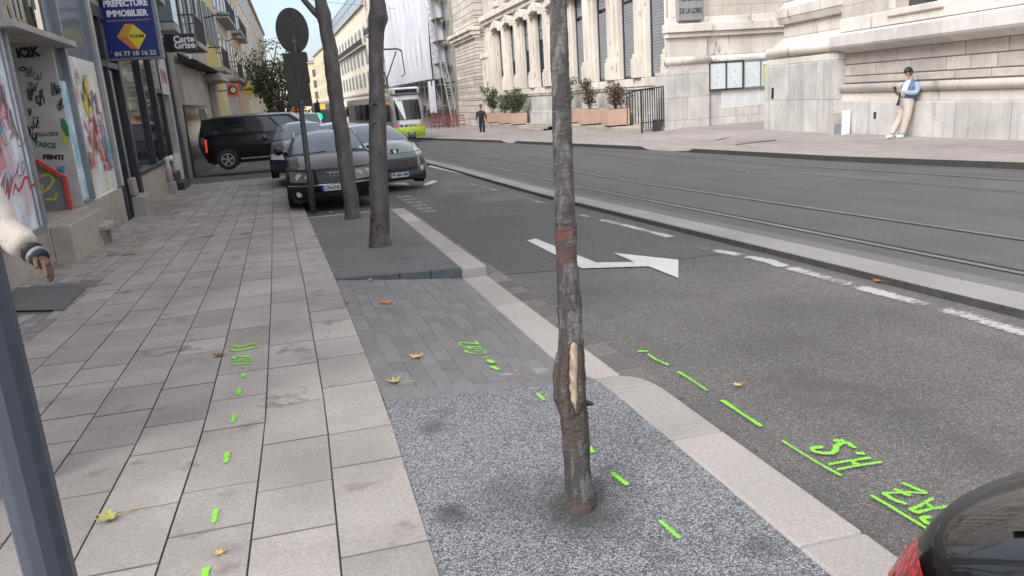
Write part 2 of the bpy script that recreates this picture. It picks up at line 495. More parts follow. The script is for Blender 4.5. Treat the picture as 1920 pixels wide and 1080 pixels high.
XE = pl([(-2, .25), (2.24, .232), (4.0, .21), (7.75, .07), (14.9, -.245), (28, -.8), (60, -1.6)])       # slab edge
KI = pl([(-2, 1.405), (3.58, 1.38), (4.2, 1.36), (7.2, 1.32), (7.84, 1.316), (13.9, 1.25)])             # kerb inner
KO = pl([(-2, 1.645), (3.88, 1.634), (7.6, 1.585), (13.6, 1.507)])                                       # kerb outer
TZ = -.055                                # tram road level
MN = pl([(p.y, p.x) for p in [G(1920, 577, -.045), G(1749, 537, -.045), G(1497, 476, -.045), G(1280, 425, -.045), G(1085, 379, -.045), G(850, 317, -.045)]] + [(1, G(1920, 577, -.045).x + .04), (60, 3.0)])
MF = lambda y: MN(y) + .34
RK = pl([(p.y, p.x) for p in [G(1920, 318, TZ), G(1280, 285, TZ), G(955, 268, TZ), G(800, 262, TZ)]] + [(1, G(1920, 318, TZ).x + .1)])
WLX = lambda y: -3.45 - .045 * (y - 9.6) if y < 30 else -4.37 - .012 * (y - 30)

ys = [-25, -5, 0, 5, 10, 13, 15, 17, 20, 30, 60, 120, 300, 900]
g = MB(); sheet(g, lambda y: -400, lambda y: 400, lambda y, s: -.45, ys, 8)
struct('ground', g, M('far_ground', (.14, .135, .13), rough=.9))
g = MB(); sheet(g, lambda y: -.4, lambda y: MN(y) + .1, lambda y, s: -.12 + (.0 if y < 14 else 0), frange(-6, 14.3, .9) + frange(14.3, 120, 4)[1:], 4)
struct('road', g, MT['asphalt'])
g = MB(); sheet(g, lambda y: MF(y) - .1, lambda y: RK(y) + .3, lambda y, s: TZ, frange(-3, 20, 1.5) + frange(20, 160, 5)[1:], 4)
struct('tram_road', g, MT['asphalt2'])
g = MB(); sheet(g, lambda y: -40, lambda y: -.4, lambda y, s: -.02 if y < 26.9 else .0, [26.8, 30, 35, 41], 6)
struct('side_street', g, MT['asphalt2'])
g = MB(); sheet(g, lambda y: MF(y), lambda y: MF(y) + .2, lambda y, s: TZ + .004, frange(0, 45, 1.5), 1)
struct('concrete_band', g, M('band', (.15, .148, .143), rough=.9, scale=20))
# darker resurfaced half of the near lane (a repair with a straight saw-cut edge)
a, b_ = G(1240, 483, -.114), G(1385, 470, -.114)
g = MB()
p = [G(930, 515, -.116), G(1200, 497, -.116), G(1390, 471, -.116)]
pts = p + [Vector((MN(q) - .02, q, gz(q) - .116)) for q in (10, 12, 15)] + [Vector((KO(q) + .2, q, gz(q) - .116)) for q in (15, 13, 11, 9.5, 8.6)]
g.poly(pts); struct('asphalt_repair', g, aggregate('repair_asphalt', [(0, (.07, .07, .07)), (.6, (.115, .114, .112)), (1, (.2, .195, .19))], 130, .35, .1, .85, .003))

# left pavement: individual granite slabs over a dark joint bed
g = MB(); sheet(g, WLX, XE, lambda y, s: -.012, frange(-3, 27, 1.5), 3)
struct('joint_bed', g, MT['joint'])
slab = MB(); SW = .312
patch = [G(30, 540), G(168, 535), G(120, 582), G(20, 584)]
px0, px1 = min(q.x for q in patch), max(q.x for q in patch) - .1
py0, py1 = min(q.y for q in patch), max(q.y for q in patch)
for k in range(8):
    y = -2.0 + rnd.uniform(0, .5)
    while y < 27:
        ln = rnd.choice((.4, .5, .55, .62, .75)) * rnd.uniform(.95, 1.05)
        y2 = min(27, y + ln); gap = .004
        gl = .003
        xa0, xa1 = XE(y) - (k + 1) * SW + gl, XE(y) - k * SW - (gl if k else 0)
        xb0, xb1 = XE(y2) - (k + 1) * SW + gl, XE(y2) - k * SW - (gl if k else 0)
        dz = rnd.uniform(-.0015, .0015)
        slab.tone = rnd.random()
        slab.hexa([(xa0, y + gap, gz(y) - .03), (xa1, y + gap, gz(y) - .03), (xb1, y2 - gap, gz(y2) - .03), (xb0, y2 - gap, gz(y2) - .03),
                   (xa0, y + gap, gz(y) + dz), (xa1, y + gap, gz(y) + dz), (xb1, y2 - gap, gz(y2) + dz), (xb0, y2 - gap, gz(y2) + dz)])
        for q_ in (-6, -4, -3, -2, -1): slab.mi[q_] = 1
        y = y2
struct('pavement', slab, [MT['granite'], MT['joint']], bevel=.002)
st = MB()
row = 0; x = 0
y = 4.5
while y < 26.8:
    d = .17 if y < 18 else .3
    xr = XE(y) - 8 * SW - .005; xl = WLX(y)
    n = max(1, int((xr - xl) / (.125 if y < 18 else .25)))
    for i in range(n):
        xa, xb = xl + (xr - xl) * i / n, xl + (xr - xl) * (i + 1) / n
        o = .5 * d * (i % 2)
        st.tone = rnd.random(); dz = rnd.uniform(-.004, .004) - .002; gp = .007
        if py0 < y + o + d / 2 < py1 and px0 < (xa + xb) / 2 < px1: continue
        st.hexa([(xa + gp, y + o + gp, gz(y) - .03), (xb - gp, y + o + gp, gz(y) - .03), (xb - gp, y + o + d - gp, gz(y + d) - .03), (xa + gp, y + o + d - gp, gz(y + d) - .03),
                 (xa + gp, y + o + gp, gz(y) + dz), (xb - gp, y + o + gp, gz(y) + dz), (xb - gp, y + o + d - gp, gz(y + d) + dz), (xa + gp, y + o + d - gp, gz(y + d) + dz)])
    y += d
struct('sett_strip', st, MT['sett'], bevel=.006)
# dark repair patch and small drains in the slabs
g = MB()
g.poly([(q.x, q.y, gz(q.y) + .007) for q in (patch[3], patch[2], patch[1], patch[0])])
struct('tarmac_patch', g, MT['pit'])
g = MB()
for (x0, y0, x1, y1, wd) in [(432, 370, 492, 366, .05), (200, 479, 255, 476, .06), (316, 393, 345, 391, .05)]:
    g.ribbon([G(x0, y0, .006), G(x1, y1, .006)], wd)
for (x, y) in [(390, 443), (462, 438)]:
    q = G(x, y, .006); g.ribbon([q - Vector((.09, 0, 0)), q + Vector((.09, 0, 0))], .16)
struct('drain_slot', g, MT['joint'])

# tree beds and lowered crossing
y0a, y0b = G(716, 750).y, G(1105, 715).y          # gravel / paver border
y1a, y1b = 7.75, 7.55                                # paver / raised bed border
g = MB(); ysn = frange(-2, 1, .2)
def ynear(s): return y0a + (y0b - y0a) * s
def yfar(s): return y1a + (y1b - y1a) * s
def gravelpt(u, v):
    y = -2 + (ynear(u) + 2) * v; x = XE(y) + (KI(y) - XE(y)) * u
    d = Vector((x, y)) - Vector((.812, 2.514))
    return (x, y, gz(y) + .004 * noise.noise((x * 3, y * 3, 0)) - .004 - .02 * math.exp(-(d.length / .13) ** 2))
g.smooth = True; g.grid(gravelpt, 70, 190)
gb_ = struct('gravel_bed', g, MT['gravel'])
stains = [(Vector((.812, 2.514, 0)), .17, .75)] + [(G(x, y), r, s) for x, y, r, s in [(850, 963, .06, .7), (1108, 978, .035, .7), (1420, 1024, .05, .45), (808, 803, .06, .45), (960, 930, .12, .4), (835, 772, .05, .3), (1180, 915, .07, .35), (1240, 1035, .05, .3)]]  # first: trunk-foot contact shade painted over damp gravel; the rest are stains
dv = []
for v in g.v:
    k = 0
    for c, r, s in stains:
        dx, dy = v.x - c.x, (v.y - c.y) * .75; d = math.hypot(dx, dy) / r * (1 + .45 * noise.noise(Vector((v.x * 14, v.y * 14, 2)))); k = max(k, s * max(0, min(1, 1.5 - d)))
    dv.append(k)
gb_.data.attributes.new('damp_shade', 'FLOAT', 'POINT').data.foreach_set('value', dv)
zc = lambda s, y: -.10 * s * min(1, max(0, (y - 3.8) / .55))       # crossing falls towards the road
g = MB()
def crosspt(u, v):
    y = ynear(u) + (yfar(u) - ynear(u)) * v; x = XE(y) + (KI(y) - XE(y)) * u
    return (x, y, gz(y) - .005 + zc(u, y))
g.grid(crosspt, 6, 12); struct('paver_bed', g, MT['brickjoint'])
br = MB()
nb = 11
def cpt(s, y, dz=0): return (XE(y) + (KI(y) - XE(y)) * s, y, gz(y) + zc(s, y) + dz)
for k in range(nb):
    s0, s1 = k / nb, (k + 1) / nb
    ya = ynear((s0 + s1) / 2); yb = yfar((s0 + s1) / 2) - .012
    y = ya + .2 - rnd.uniform(0, .22)
    while y < yb:
        y2 = min(yb, y + .245)
        yy = max(y, ya + .2)
        if y2 - yy > .03:
            gs, gp = .0025, .0025
            dz = rnd.uniform(-.002, .002); br.tone = rnd.random()
            gsx = gs * 1.0
            br.hexa([cpt(s0 + gsx, yy + gp, -.04), cpt(s1 - gsx, yy + gp, -.04), cpt(s1 - gsx, y2 - gp, -.04), cpt(s0 + gsx, y2 - gp, -.04),
                     cpt(s0 + gsx, yy + gp, dz), cpt(s1 - gsx, yy + gp, dz), cpt(s1 - gsx, y2 - gp, dz), cpt(s0 + gsx, y2 - gp, dz)])
        y = y2
for k in range(3):      # grooved border course next to the gravel
    s0, s1 = k / 3, (k + 1) / 3
    br.tone = .5 + rnd.uniform(-.2, .2)
    br.hexa([cpt(s0 + .002, ynear(s0) + .004, -.04), cpt(s1 - .002, ynear(s1) + .004, -.04), cpt(s1 - .002, ynear(s1) + .195, -.04), cpt(s0 + .002, ynear(s0) + .195, -.04),
             cpt(s0 + .002, ynear(s0) + .004), cpt(s1 - .002, ynear(s1) + .004), cpt(s1 - .002, ynear(s1) + .195), cpt(s0 + .002, ynear(s0) + .195)])
struct('crossing_pavers', br, MT['brick'], bevel=.003)
YP = 14.0
g = MB(); g.smooth = True
def pitpt(u, v):
    y = yfar(u) + .05 + (YP - yfar(u) - .05) * v; x = XE(y) + (KI(y) - XE(y)) * u
    return (x, y, gz(y) + .004 + .008 * noise.noise((x * 2.2, y * 2.2, 3)))
g.grid(pitpt, 14, 40); struct('tree_bed', g, MT['pit'])
g = MB()          # slate edging of the raised bed
for k in range(4):
    s0, s1 = k / 4, (k + 1) / 4
    q = [(XE(yfar(s)) + (KI(yfar(s)) - XE(yfar(s))) * s, yfar(s), gz(yfar(s))) for s in (s0 + .004, s1)]
    g.hexa([(q[0][0], q[0][1], q[0][2] - .2), (q[1][0], q[1][1], q[1][2] - .2), (q[1][0], q[1][1] + .06, q[1][2] - .2), (q[0][0], q[0][1] + .06, q[0][2] - .2),
            (q[0][0], q[0][1], q[0][2] + .012), (q[1][0], q[1][1], q[1][2] + .012), (q[1][0], q[1][1] + .06, q[1][2] + .012), (q[0][0], q[0][1] + .06, q[0][2] + .012)])
struct('bed_edging', g, MT['slate'], bevel=.008)
g = MB()          # far rim of the bed, then the parking bay
g.hexa([(XE(YP), YP, gz(YP) - .2), (KI(YP), YP, gz(YP) - .2), (KI(YP), YP + .1, gz(YP) - .2), (XE(YP), YP + .1, gz(YP) - .2),
        (XE(YP), YP, gz(YP) + .006), (KI(YP), YP, gz(YP) + .006), (KI(YP), YP + .1, gz(YP) + .006), (XE(YP), YP + .1, gz(YP) + .006)])
struct('bed_rim', g, MT['kerb'], bevel=.006)
BAY = -.015
g = MB(); sheet(g, XE, lambda y: KO(min(y, 14)) + .0 * y, lambda y, s: -.06 + .0 * s, frange(YP + .1, 40, 2), 2)
struct('parking_bay', g, MT['asphalt2'])

# kerbs
def kerb_run(mb, fi, fo, y0, y1, top, bot, ln=1.0, mi=0):
    y = y0
    while y < y1 - .05:
        y2 = min(y1, y + ln * rnd.uniform(.9, 1.1))
        if y1 - y2 < .25: y2 = y1
        mb.tone = rnd.random(); gp = .003
        a, b = y + gp, y2 - gp
        ta, tb = top(a), top(b)
        mb.hexa([(fi(a), a, gz(a) + bot), (fo(a), a, gz(a) + bot), (fo(b), b, gz(b) + bot), (fi(b), b, gz(b) + bot),
                 (fi(a), a, gz(a) + ta), (fo(a), a, gz(a) + ta), (fo(b), b, gz(b) + tb), (fi(b), b, gz(b) + tb)])
        y = y2
g = MB()
kerb_run(g, KI, KO, -2, 3.55, lambda y: .004, -.3, .98)
# rounded, dipping end stone
for i in range(6):
    ya, yb = 3.553 + i * .085, 3.553 + (i + 1) * .085
    ka, kb = i / 6, (i + 1) / 6
    za, zb = -.095 * ka ** 1.6, -.095 * kb ** 1.6
    oa, ob = KO(ya) - .05 * ka ** 2.5, KO(yb) - .05 * kb ** 2.5
    g.hexa([(KI(ya), ya, gz(ya) - .3), (oa, ya, gz(ya) - .3), (ob, yb, gz(yb) - .3), (KI(yb), yb, gz(yb) - .3),
            (KI(ya), ya, gz(ya) + za + .004), (oa, ya, gz(ya) + za), (ob, yb, gz(yb) + zb), (KI(yb), yb, gz(yb) + zb + .004)])
struct('kerb', g, MT['kerb'], bevel=.012, segs=2)
g = MB(); kerb_run(g, KI, lambda y: KO(y) - .01, 4.075, 7.52, lambda y: -.096, -.3, 1.15)
struct('lowered_kerb', g, MT['kerb'], bevel=.008)
g = MB(); kerb_run(g, KI, KO, 7.55, 14.1, lambda y: .006, -.3, 1.05)
struct('raised_kerb', g, MT['kerb'], bevel=.022, segs=2)
g = MB(); y = 3.6
while y < 13.5:
    y2 = y + .3; g.tone = rnd.random()
    g.hexa([(KO(y) + .004, y + .004, gz(y) - .2), (KO(y) + .17, y + .004, gz(y) - .2), (KO(y2) + .17, y2 - .004, gz(y2) - .2), (KO(y2) + .004, y2 - .004, gz(y2) - .2),
            (KO(y) + .004, y + .004, gz(y) - .116), (KO(y) + .17, y + .004, gz(y) - .112), (KO(y2) + .17, y2 - .004, gz(y2) - .112), (KO(y2) + .004, y2 - .004, gz(y2) - .116)])
    y = y2
struct('gutter', g, MT['gutter'])
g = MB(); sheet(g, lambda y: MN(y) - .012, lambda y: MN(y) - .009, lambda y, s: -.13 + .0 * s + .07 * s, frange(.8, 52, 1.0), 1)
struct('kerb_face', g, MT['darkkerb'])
g = MB(); kerb_run(g, MN, MF, .8, 52, lambda y: -.045, -.14, 1.0)
struct('median_kerb', g, MT['median'], bevel=.012)
g = MB()
gs = MB()
for x, hw, gside in ((5.33, .035, .085), (6.5, .03, -.07), (9.2, .03, .075), (10.4, .03, -.07)):
    pts = [Vector((x - .0012 * max(0, y - 18) ** 2 * (1 if y < 60 else 1), y, gz(y) + TZ + .004)) for y in frange(0, 60, 2.5)]
    g.ribbon(pts, hw * 2)
    gs.ribbon([q + Vector((gside * .75, 0, .001)) for q in pts], .045)
struct('tram_rail', g, MT['steel']); struct('rail_groove', gs, MT['groove'])
gs = MB(); gs.ribbon([Vector((5.33 - .05 - .0012 * max(0, y - 18) ** 2, y, gz(y) + TZ + .005)) for y in frange(0, 60, 2.5)], .03)
struct('rail_joint', gs, MT['groove'])

# far pavement in front of the stone buildings
KDROP = [(G(1290, 285, -.02).y, G(1180, 281, -.02).y), (G(962, 268, -.02).y, G(930, 267, -.02).y)]
def kh(y):
    h = .12
    for a, b in KDROP:
        if a < y < b: h = min(h, .01 + .11 * max(0, 1 - min(y - a, b - y) / .5))
    return h + TZ
def rpz(x, y):        # height of the far pavement above the street plane
    s = max(0, x - RK(y))
    k = min(1, s / 1.2)
    return kh(y) * (1 - k) + k * .08 + .045 * s * (1 if s < 5 else 5 / s)
g = MB(); ysr = sorted(set(frange(2, 60, .8) + frange(60, 140, 8) + [q for a, b in KDROP for q in (a, a + .3, b - .3, b)]))
prev = None
for y in ysr:
    row = [g.pt((x, y, gz(y) + rpz(x, y))) for x in [RK(y), RK(y) + .28, RK(y) + 1.2, RK(y) + 2.4, RK(y) + 3.8, RK(y) + 5, 30, 45]]
    if prev:
        for k in range(len(row) - 1): g.face((prev[k], prev[k + 1], row[k + 1], row[k]))
    prev = row
struct('far_pavement', g, MT['pave'])
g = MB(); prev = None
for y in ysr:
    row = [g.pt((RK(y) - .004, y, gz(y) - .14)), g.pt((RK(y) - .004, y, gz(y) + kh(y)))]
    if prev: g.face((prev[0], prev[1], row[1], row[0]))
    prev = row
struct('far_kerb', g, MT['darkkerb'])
g = MB()
for pts, wd in [([(1195, 256), (1245, 249)], .22), ([(1378, 267), (1455, 262)], .25), ([(1340, 262), (1372, 257)], .12)]:
    g.ribbon([G(x, y, .19) for x, y in pts], wd)
struct('pavement_slot', g, MT['joint'])

# painted markings
def road_poly(mb, pts, z): mb.poly([G(x, y, z) for x, y in pts])
g = MB()
road_poly(g, [(988, 451), (1004, 447), (1118, 492), (1092, 503)], -.108)
road_poly(g, [(1092, 503), (1118, 492), (1190, 491), (1216, 499)], -.1075)
road_poly(g, [(1151, 474), (1272, 487), (1272, 521), (1216, 499), (1190, 491)], -.108)
struct('road_arrow', g, MT['white_paint'])
def soft_line(name, pts, wd, mat, z, breaks=()):
    """worn painted line: width and cover vary, gaps where the paint has gone"""
    mb = MB(); edge = []; P = [G(x, y, z) for x, y in pts]; Q = []
    for a, b in zip(P, P[1:]):
        n = max(1, int((b - a).length / .05)); Q += [a.lerp(b, i / n) for i in range(n)]
    Q.append(P[-1]); prev = None; tot = len(Q) - 1
    for i, p in enumerate(Q):
        d = Q[min(i + 1, tot)] - Q[max(i - 1, 0)]; sd = Vector((d.y, -d.x, 0)).normalized(); h_ = wd * .62 * (1 + .2 * noise.noise(p * 5)); u = i / tot
        cov = 1.0 - max([max(0, 1 - abs(u - c) / w_) for c, w_ in breaks] + [0]) * .9
        cov *= .8 + .5 * noise.noise(p * 1.7); cov *= min(1, min(i, tot - i) / 3)
        row = []
        for k, e in zip((-1, -.6, 0, .6, 1), (0, .33, .42, .33, 0)): row.append(mb.pt(p + sd * h_ * k)); edge.append(max(0, e * cov))
        if prev:
            for k in range(4): mb.face((prev[k], prev[k + 1], row[k + 1], row[k]))
        prev = row
    o = struct(name, mb, MT[mat]); o.data.attributes.new('edge', 'FLOAT', 'POINT').data.foreach_set('value', edge)
soft_line('worn_line', [(1308, 463), (1352, 471), (1442, 489), (1460, 496), (1590, 532), (1700, 562), (1800, 588), (1925, 626), (2010, 655)], .15, 'line_worn', -.113, [(.045, .03), (.17, .02), (.34, .015), (.56, .02), (.75, .025)])
soft_line('faint_line', [(1085, 402), (1180, 424), (1266, 446)], .13, 'line_worn', -.113, [(.2, .1)])
soft_line('faint_line', [(880, 344), (960, 364), (1036, 386)], .13, 'line_faint', -.113)
soft_line('scuff_mark', [(1520, 597), (1560, 592), (1582, 591)], .05, 'line_faint', -.113); soft_line('scuff_mark', [(1455, 610), (1480, 607)], .06, 'line_faint', -.113); soft_line('scuff_mark', [(1745, 556), (1800, 572), (1860, 590)], .12, 'line_faint', -.113)
g = MB()
for i in range(6):
    for j in range(2):
        x, y = 742 + i * 9 + j * 14, 368 + i * 5.5 - j * 1.0
        road_poly(g, [(x, y), (x + 14, y - 1), (x + 19, y + 2), (x + 5, y + 3)], -.113)
struct('yellow_marking', g, MT['worn_yellow'])
g = MB()
road_poly(g, [(700, 344), (760, 342), (770, 347), (705, 350)], -.113); road_poly(g, [(792, 346), (812, 338), (821, 340), (800, 348)], -.113)
road_poly(g, [(803, 312), (812, 309), (1000, 352), (985, 354)], -.1135)
struct('white_marking', g, MT['white_paint'])

# fluorescent survey paint
def spray(name, label, strokes, z=.006, parts='stroke', cat='spray marking', group=None):
    c = G(*strokes[0][0][0], z)
    t = thing(name, label, cat, (c.x, c.y, c.z), 0, group)
    for pts, wd in strokes:
        mb = MB()
        P = [G(x, y, z) for x, y in pts]
        Q = []
        for a, b in zip(P, P[1:]):
            n = max(1, int((b - a).length / .012)); Q += [a.lerp(b, i / n) for i in range(n)]
        Q.append(P[-1])
        if len(Q) > 2: d0 = (Q[1] - Q[0]).normalized() * wd * .35; d1 = (Q[-1] - Q[-2]).normalized() * wd * .35
        else: d0 = d1 = (Q[-1] - Q[0]).normalized() * wd * .35
        Q = [Q[0] - d0] + Q + [Q[-1] + d1]
        edge = []; rows_ = []
        for i, p in enumerate(Q):
            d = Q[min(i + 1, len(Q) - 1)] - Q[max(i - 1, 0)]; sd = Vector((d.y, -d.x, 0)).normalized(); h_ = wd * .5 * (1 + .25 * noise.noise(p * 25)); q_ = min(1, min((p - Q[0]).length, (p - Q[-1]).length) / (wd * .6)); h_ *= max(.15, math.sqrt(max(0, 1 - (1 - q_) ** 2)))
            end = i in (0, len(Q) - 1)
            row = []
            for k, e in zip((-1, -.55, 0, .55, 1), (0, .3, .5, .3, 0)):
                row.append(mb.pt(p + sd * h_ * k)); edge.append(0 if end else e * (.72 + .35 * (noise.noise(p * 9 + Vector((7, 0, 0))) + .5)))
            rows_.append(row)
        for i in range(len(rows_) - 1):
            for k in range(4): mb.face((rows_[i][k], rows_[i][k + 1], rows_[i + 1][k + 1], rows_[i + 1][k]))
        o_ = mb.build(parts, MT['green_paint'], t); at_ = o_.data.attributes.new('edge', 'FLOAT', 'POINT'); at_.data.foreach_set('value', edge)
    return t
zr = -.106
def cr5(pts): return [(1140 + x / 2.25, 600 + y / 2.25) for x, y in pts]
def crA(pts): return [(1440 + x * 380 / 1920, 800 + y * 210 / 1061) for x, y in pts]
def crB(pts): return [(840 + x * 180 / 1767, 620 + y * 110 / 1080) for x, y in pts]
def crC(pts): return [(380 + x * 140 / 1890, 630 + y * 80 / 1080) for x, y in pts]
spray('spray_line', 'dashed fluorescent green line sprayed along the asphalt lane beside the kerb', [
    (cr5([(128, 131), (168, 131)]), .05), (cr5([(170, 143), (200, 165), (255, 189)]), .035), (cr5([(297, 218), (360, 256), (418, 296)]), .04), (cr5([(482, 338), (565, 394), (645, 446)]), .04)], zr, 'dash')
spray('spray_lettering', 'green sprayed letters H.S with an underline on the asphalt near the kerb', [
    (crA([(135, 132), (310, 240), (480, 345), (690, 458)]), .028),
    (crA([(825, 195), (790, 180), (760, 150), (690, 155), (650, 180), (640, 225), (600, 250), (520, 250), (430, 228), (420, 200), (510, 190)]), .042), (crA([(630, 132), (712, 128)]), .045),
    (crA([(840, 250), (905, 252)]), .05), (crA([(575, 355), (780, 320), (970, 292)]), .03), (crA([(660, 405), (860, 365), (1072, 333)]), .03), (crA([(800, 325), (850, 370)]), .05)], zr)
spray('spray_lettering', 'green sprayed letters GAZ above an underline, partly hidden by the dark car', [
    (crA([(980, 650), (1180, 765), (1350, 870), (1535, 980)]), .026),
    (crA([(1275, 530), (1390, 580), (1505, 628)]), .034), (crA([(1505, 628), (1350, 620), (1090, 628)]), .026), (crA([(1090, 628), (1200, 695), (1305, 728)]), .034), (crA([(1205, 590), (1340, 650)]), .04),
    (crA([(1560, 680), (1440, 745), (1350, 785)]), .035), (crA([(1350, 785), (1420, 810), (1560, 775), (1725, 750)]), .035), (crA([(1500, 720), (1560, 775)]), .045),
    (crA([(1530, 850), (1455, 865), (1500, 910), (1630, 940), (1750, 960), (1840, 930)]), .034), (crA([(1810, 822), (1690, 835), (1680, 865), (1735, 870)]), .034)], zr)
spray('spray_lettering', 'green sprayed word GAZ with trailing dots on the dark grey pavers', [
    (crB([(500, 190), (560, 245), (380, 225), (215, 215), (215, 260), (265, 272)]), .03), (crB([(270, 300), (610, 280)]), .03), (crB([(270, 318), (640, 325)]), .024), (crB([(380, 300), (420, 335)]), .03),
    (crB([(380, 360), (300, 370), (380, 405), (540, 420), (700, 405), (690, 372), (480, 368)]), .026), (crB([(655, 490), (725, 495)]), .025),
    (crB([(730, 535), (830, 585)]), .055), (crB([(810, 655), (930, 715)]), .055), (crB([(1340, 880), (1400, 910), (1475, 960)]), .075)], -.052)
spray('spray_line', 'short green sprayed dashes crossing the grey gravel around the tree trunk', [
    (([(1008, 738), (1020, 749)]), .035), (([(1106, 838), (1112, 848)]), .035), (([(1148, 886), (1160, 896), (1176, 908)]), .04), (([(1238, 976), (1254, 990), (1274, 1008)]), .032)], .006, 'dash')
spray('spray_lettering', 'green sprayed figures on the pale granite slabs, beside the brown leaf', [
    (crC([(1400, 270), (1390, 215), (1290, 195), (1100, 235), (960, 290), (820, 235)]), .045), (crC([(700, 335), (850, 365), (1050, 345), (1300, 295)]), .05),
    (crC([(1150, 475), (1180, 520), (1000, 515), (800, 510), (780, 560), (850, 575)]), .042), (crC([(920, 590), (1220, 570)]), .036), (crC([(750, 620), (950, 635), (1220, 615)]), .038), (crC([(780, 670), (690, 695), (850, 720), (1050, 710), (1210, 685), (1050, 680)]), .028), (crC([(985, 790), (1105, 788)]), .028)])
spray('spray_line', 'row of green sprayed dashes leading down the middle of the pale slabs', [
    (([(456, 700), (457, 706)]), .05), (([(449, 728), (447, 739)]), .05), (([(439, 777), (436, 791)]), .045), (([(426, 848), (423, 866)]), .048), (([(405, 955), (401, 979)]), .044), (([(387, 1064), (381, 1084)]), .05)], .006, 'dash')

# fallen leaves
MT['leaf_orange'] = M('leaf_orange', (.5, .2, .07), (.34, .12, .04), scale=40, rough=.7)
MT['leaf_yellow'] = M('leaf_yellow', (.6, .42, .12), (.45, .3, .08), scale=40, rough=.7)
MT['leaf_green'] = M('leaf_green', (.3, .32, .09), (.42, .36, .1), scale=30, rough=.7)
MT['leaf_brown'] = M('leaf_brown', (.26, .12, .05), (.17, .08, .035), scale=40, rough=.75)
def leaf(x, y, z, size, ang, mat, label, curl=.25):
    c = G(x, y, z + .004); t = tag(None or thing('fallen_leaf', label, 'leaf', c, ang), None)
    b = MB(); n = 24; rim = []
    lobes = [1, .42, .82, .38, .95, .36, .6, .3, .6, .36, .95, .38, .82, .42]
    for k in range(28):
        a = math.pi / 2 + 2 * math.pi * k / 28
        r = lobes[(k // 2) % 14] if k % 2 == 0 else (lobes[(k // 2) % 14] + lobes[(k // 2 + 1) % 14]) / 2 * .95
        px, py = math.cos(a) * r * size / 2, math.sin(a) * r * size / 2
        rim.append((px, py, .004 + curl * (px * px + py * py) / size * 2.2 + rnd.uniform(0, .1) * size * .6))
    Mx = PW[t.name]
    i0 = b.pt(Mx @ Vector((0, 0, .004))); ids = [b.pt(Mx @ Vector(q)) for q in rim]
    for k in range(28): b.face((i0, ids[k], ids[(k + 1) % 28]))
    b.smooth = False
    o = b.build('blade', MT[mat], t)
    s = MB(); s.tube([Mx @ Vector((0, 0, .006)), Mx @ Vector((0, -size * .6, .008)), Mx @ Vector((size * .06, -size * 1.0, .012))], size * .014, 5)
    s.build('stalk', MT[mat], t)
for a in [(205, 974, 0, .13, 2.0, 'leaf_green', 'large yellowish green leaf on the pale slab near the blue-grey post'),
          (412, 1039, 0, .055, .6, 'leaf_yellow', 'small yellow leaf near the lowest green dash on the slabs'),
          (412, 667, 0, .11, 1.2, 'leaf_brown', 'dry brown leaf left of the green sprayed figures on slabs'),
          (724, 570, -.035, .17, .4, 'leaf_orange', 'big curled orange leaf on the far part of the dark pavers'),
          (650, 569, -.0, .075, 2.6, 'leaf_brown', 'small brown leaf at the left edge of the dark pavers'),
          (780, 671, -.03, .12, 5.2, 'leaf_yellow', 'yellow leaf in the middle of the dark pavers'),
          (741, 717, -.01, .12, 1.1, 'leaf_green', 'pale green leaf on the grooved paver border by the gravel'),
          (968, 697, -.06, .04, .2, 'leaf_orange', 'tiny amber leaf near the green dot on the pavers'),
          (1383, 723, -.11, .07, 1.7, 'leaf_yellow', 'yellow leaf alone on the asphalt right of the green dashes'),
          (1647, 528, -.11, .11, .3, 'leaf_orange', 'orange leaf lying against the long median kerb'),
          (265, 456, 0, .13, 2.2, 'leaf_yellow', 'yellow leaf on the far slabs in front of the shop step'),
          (694, 525, -.01, .07, 1.0, 'leaf_yellow', 'pale yellow leaf at the foot of the slate bed edging'),
          (620, 399, -.05, .12, .4, 'leaf_yellow', 'pale leaf in the parking bay under the front of the black estate car')]:
    leaf(*a)
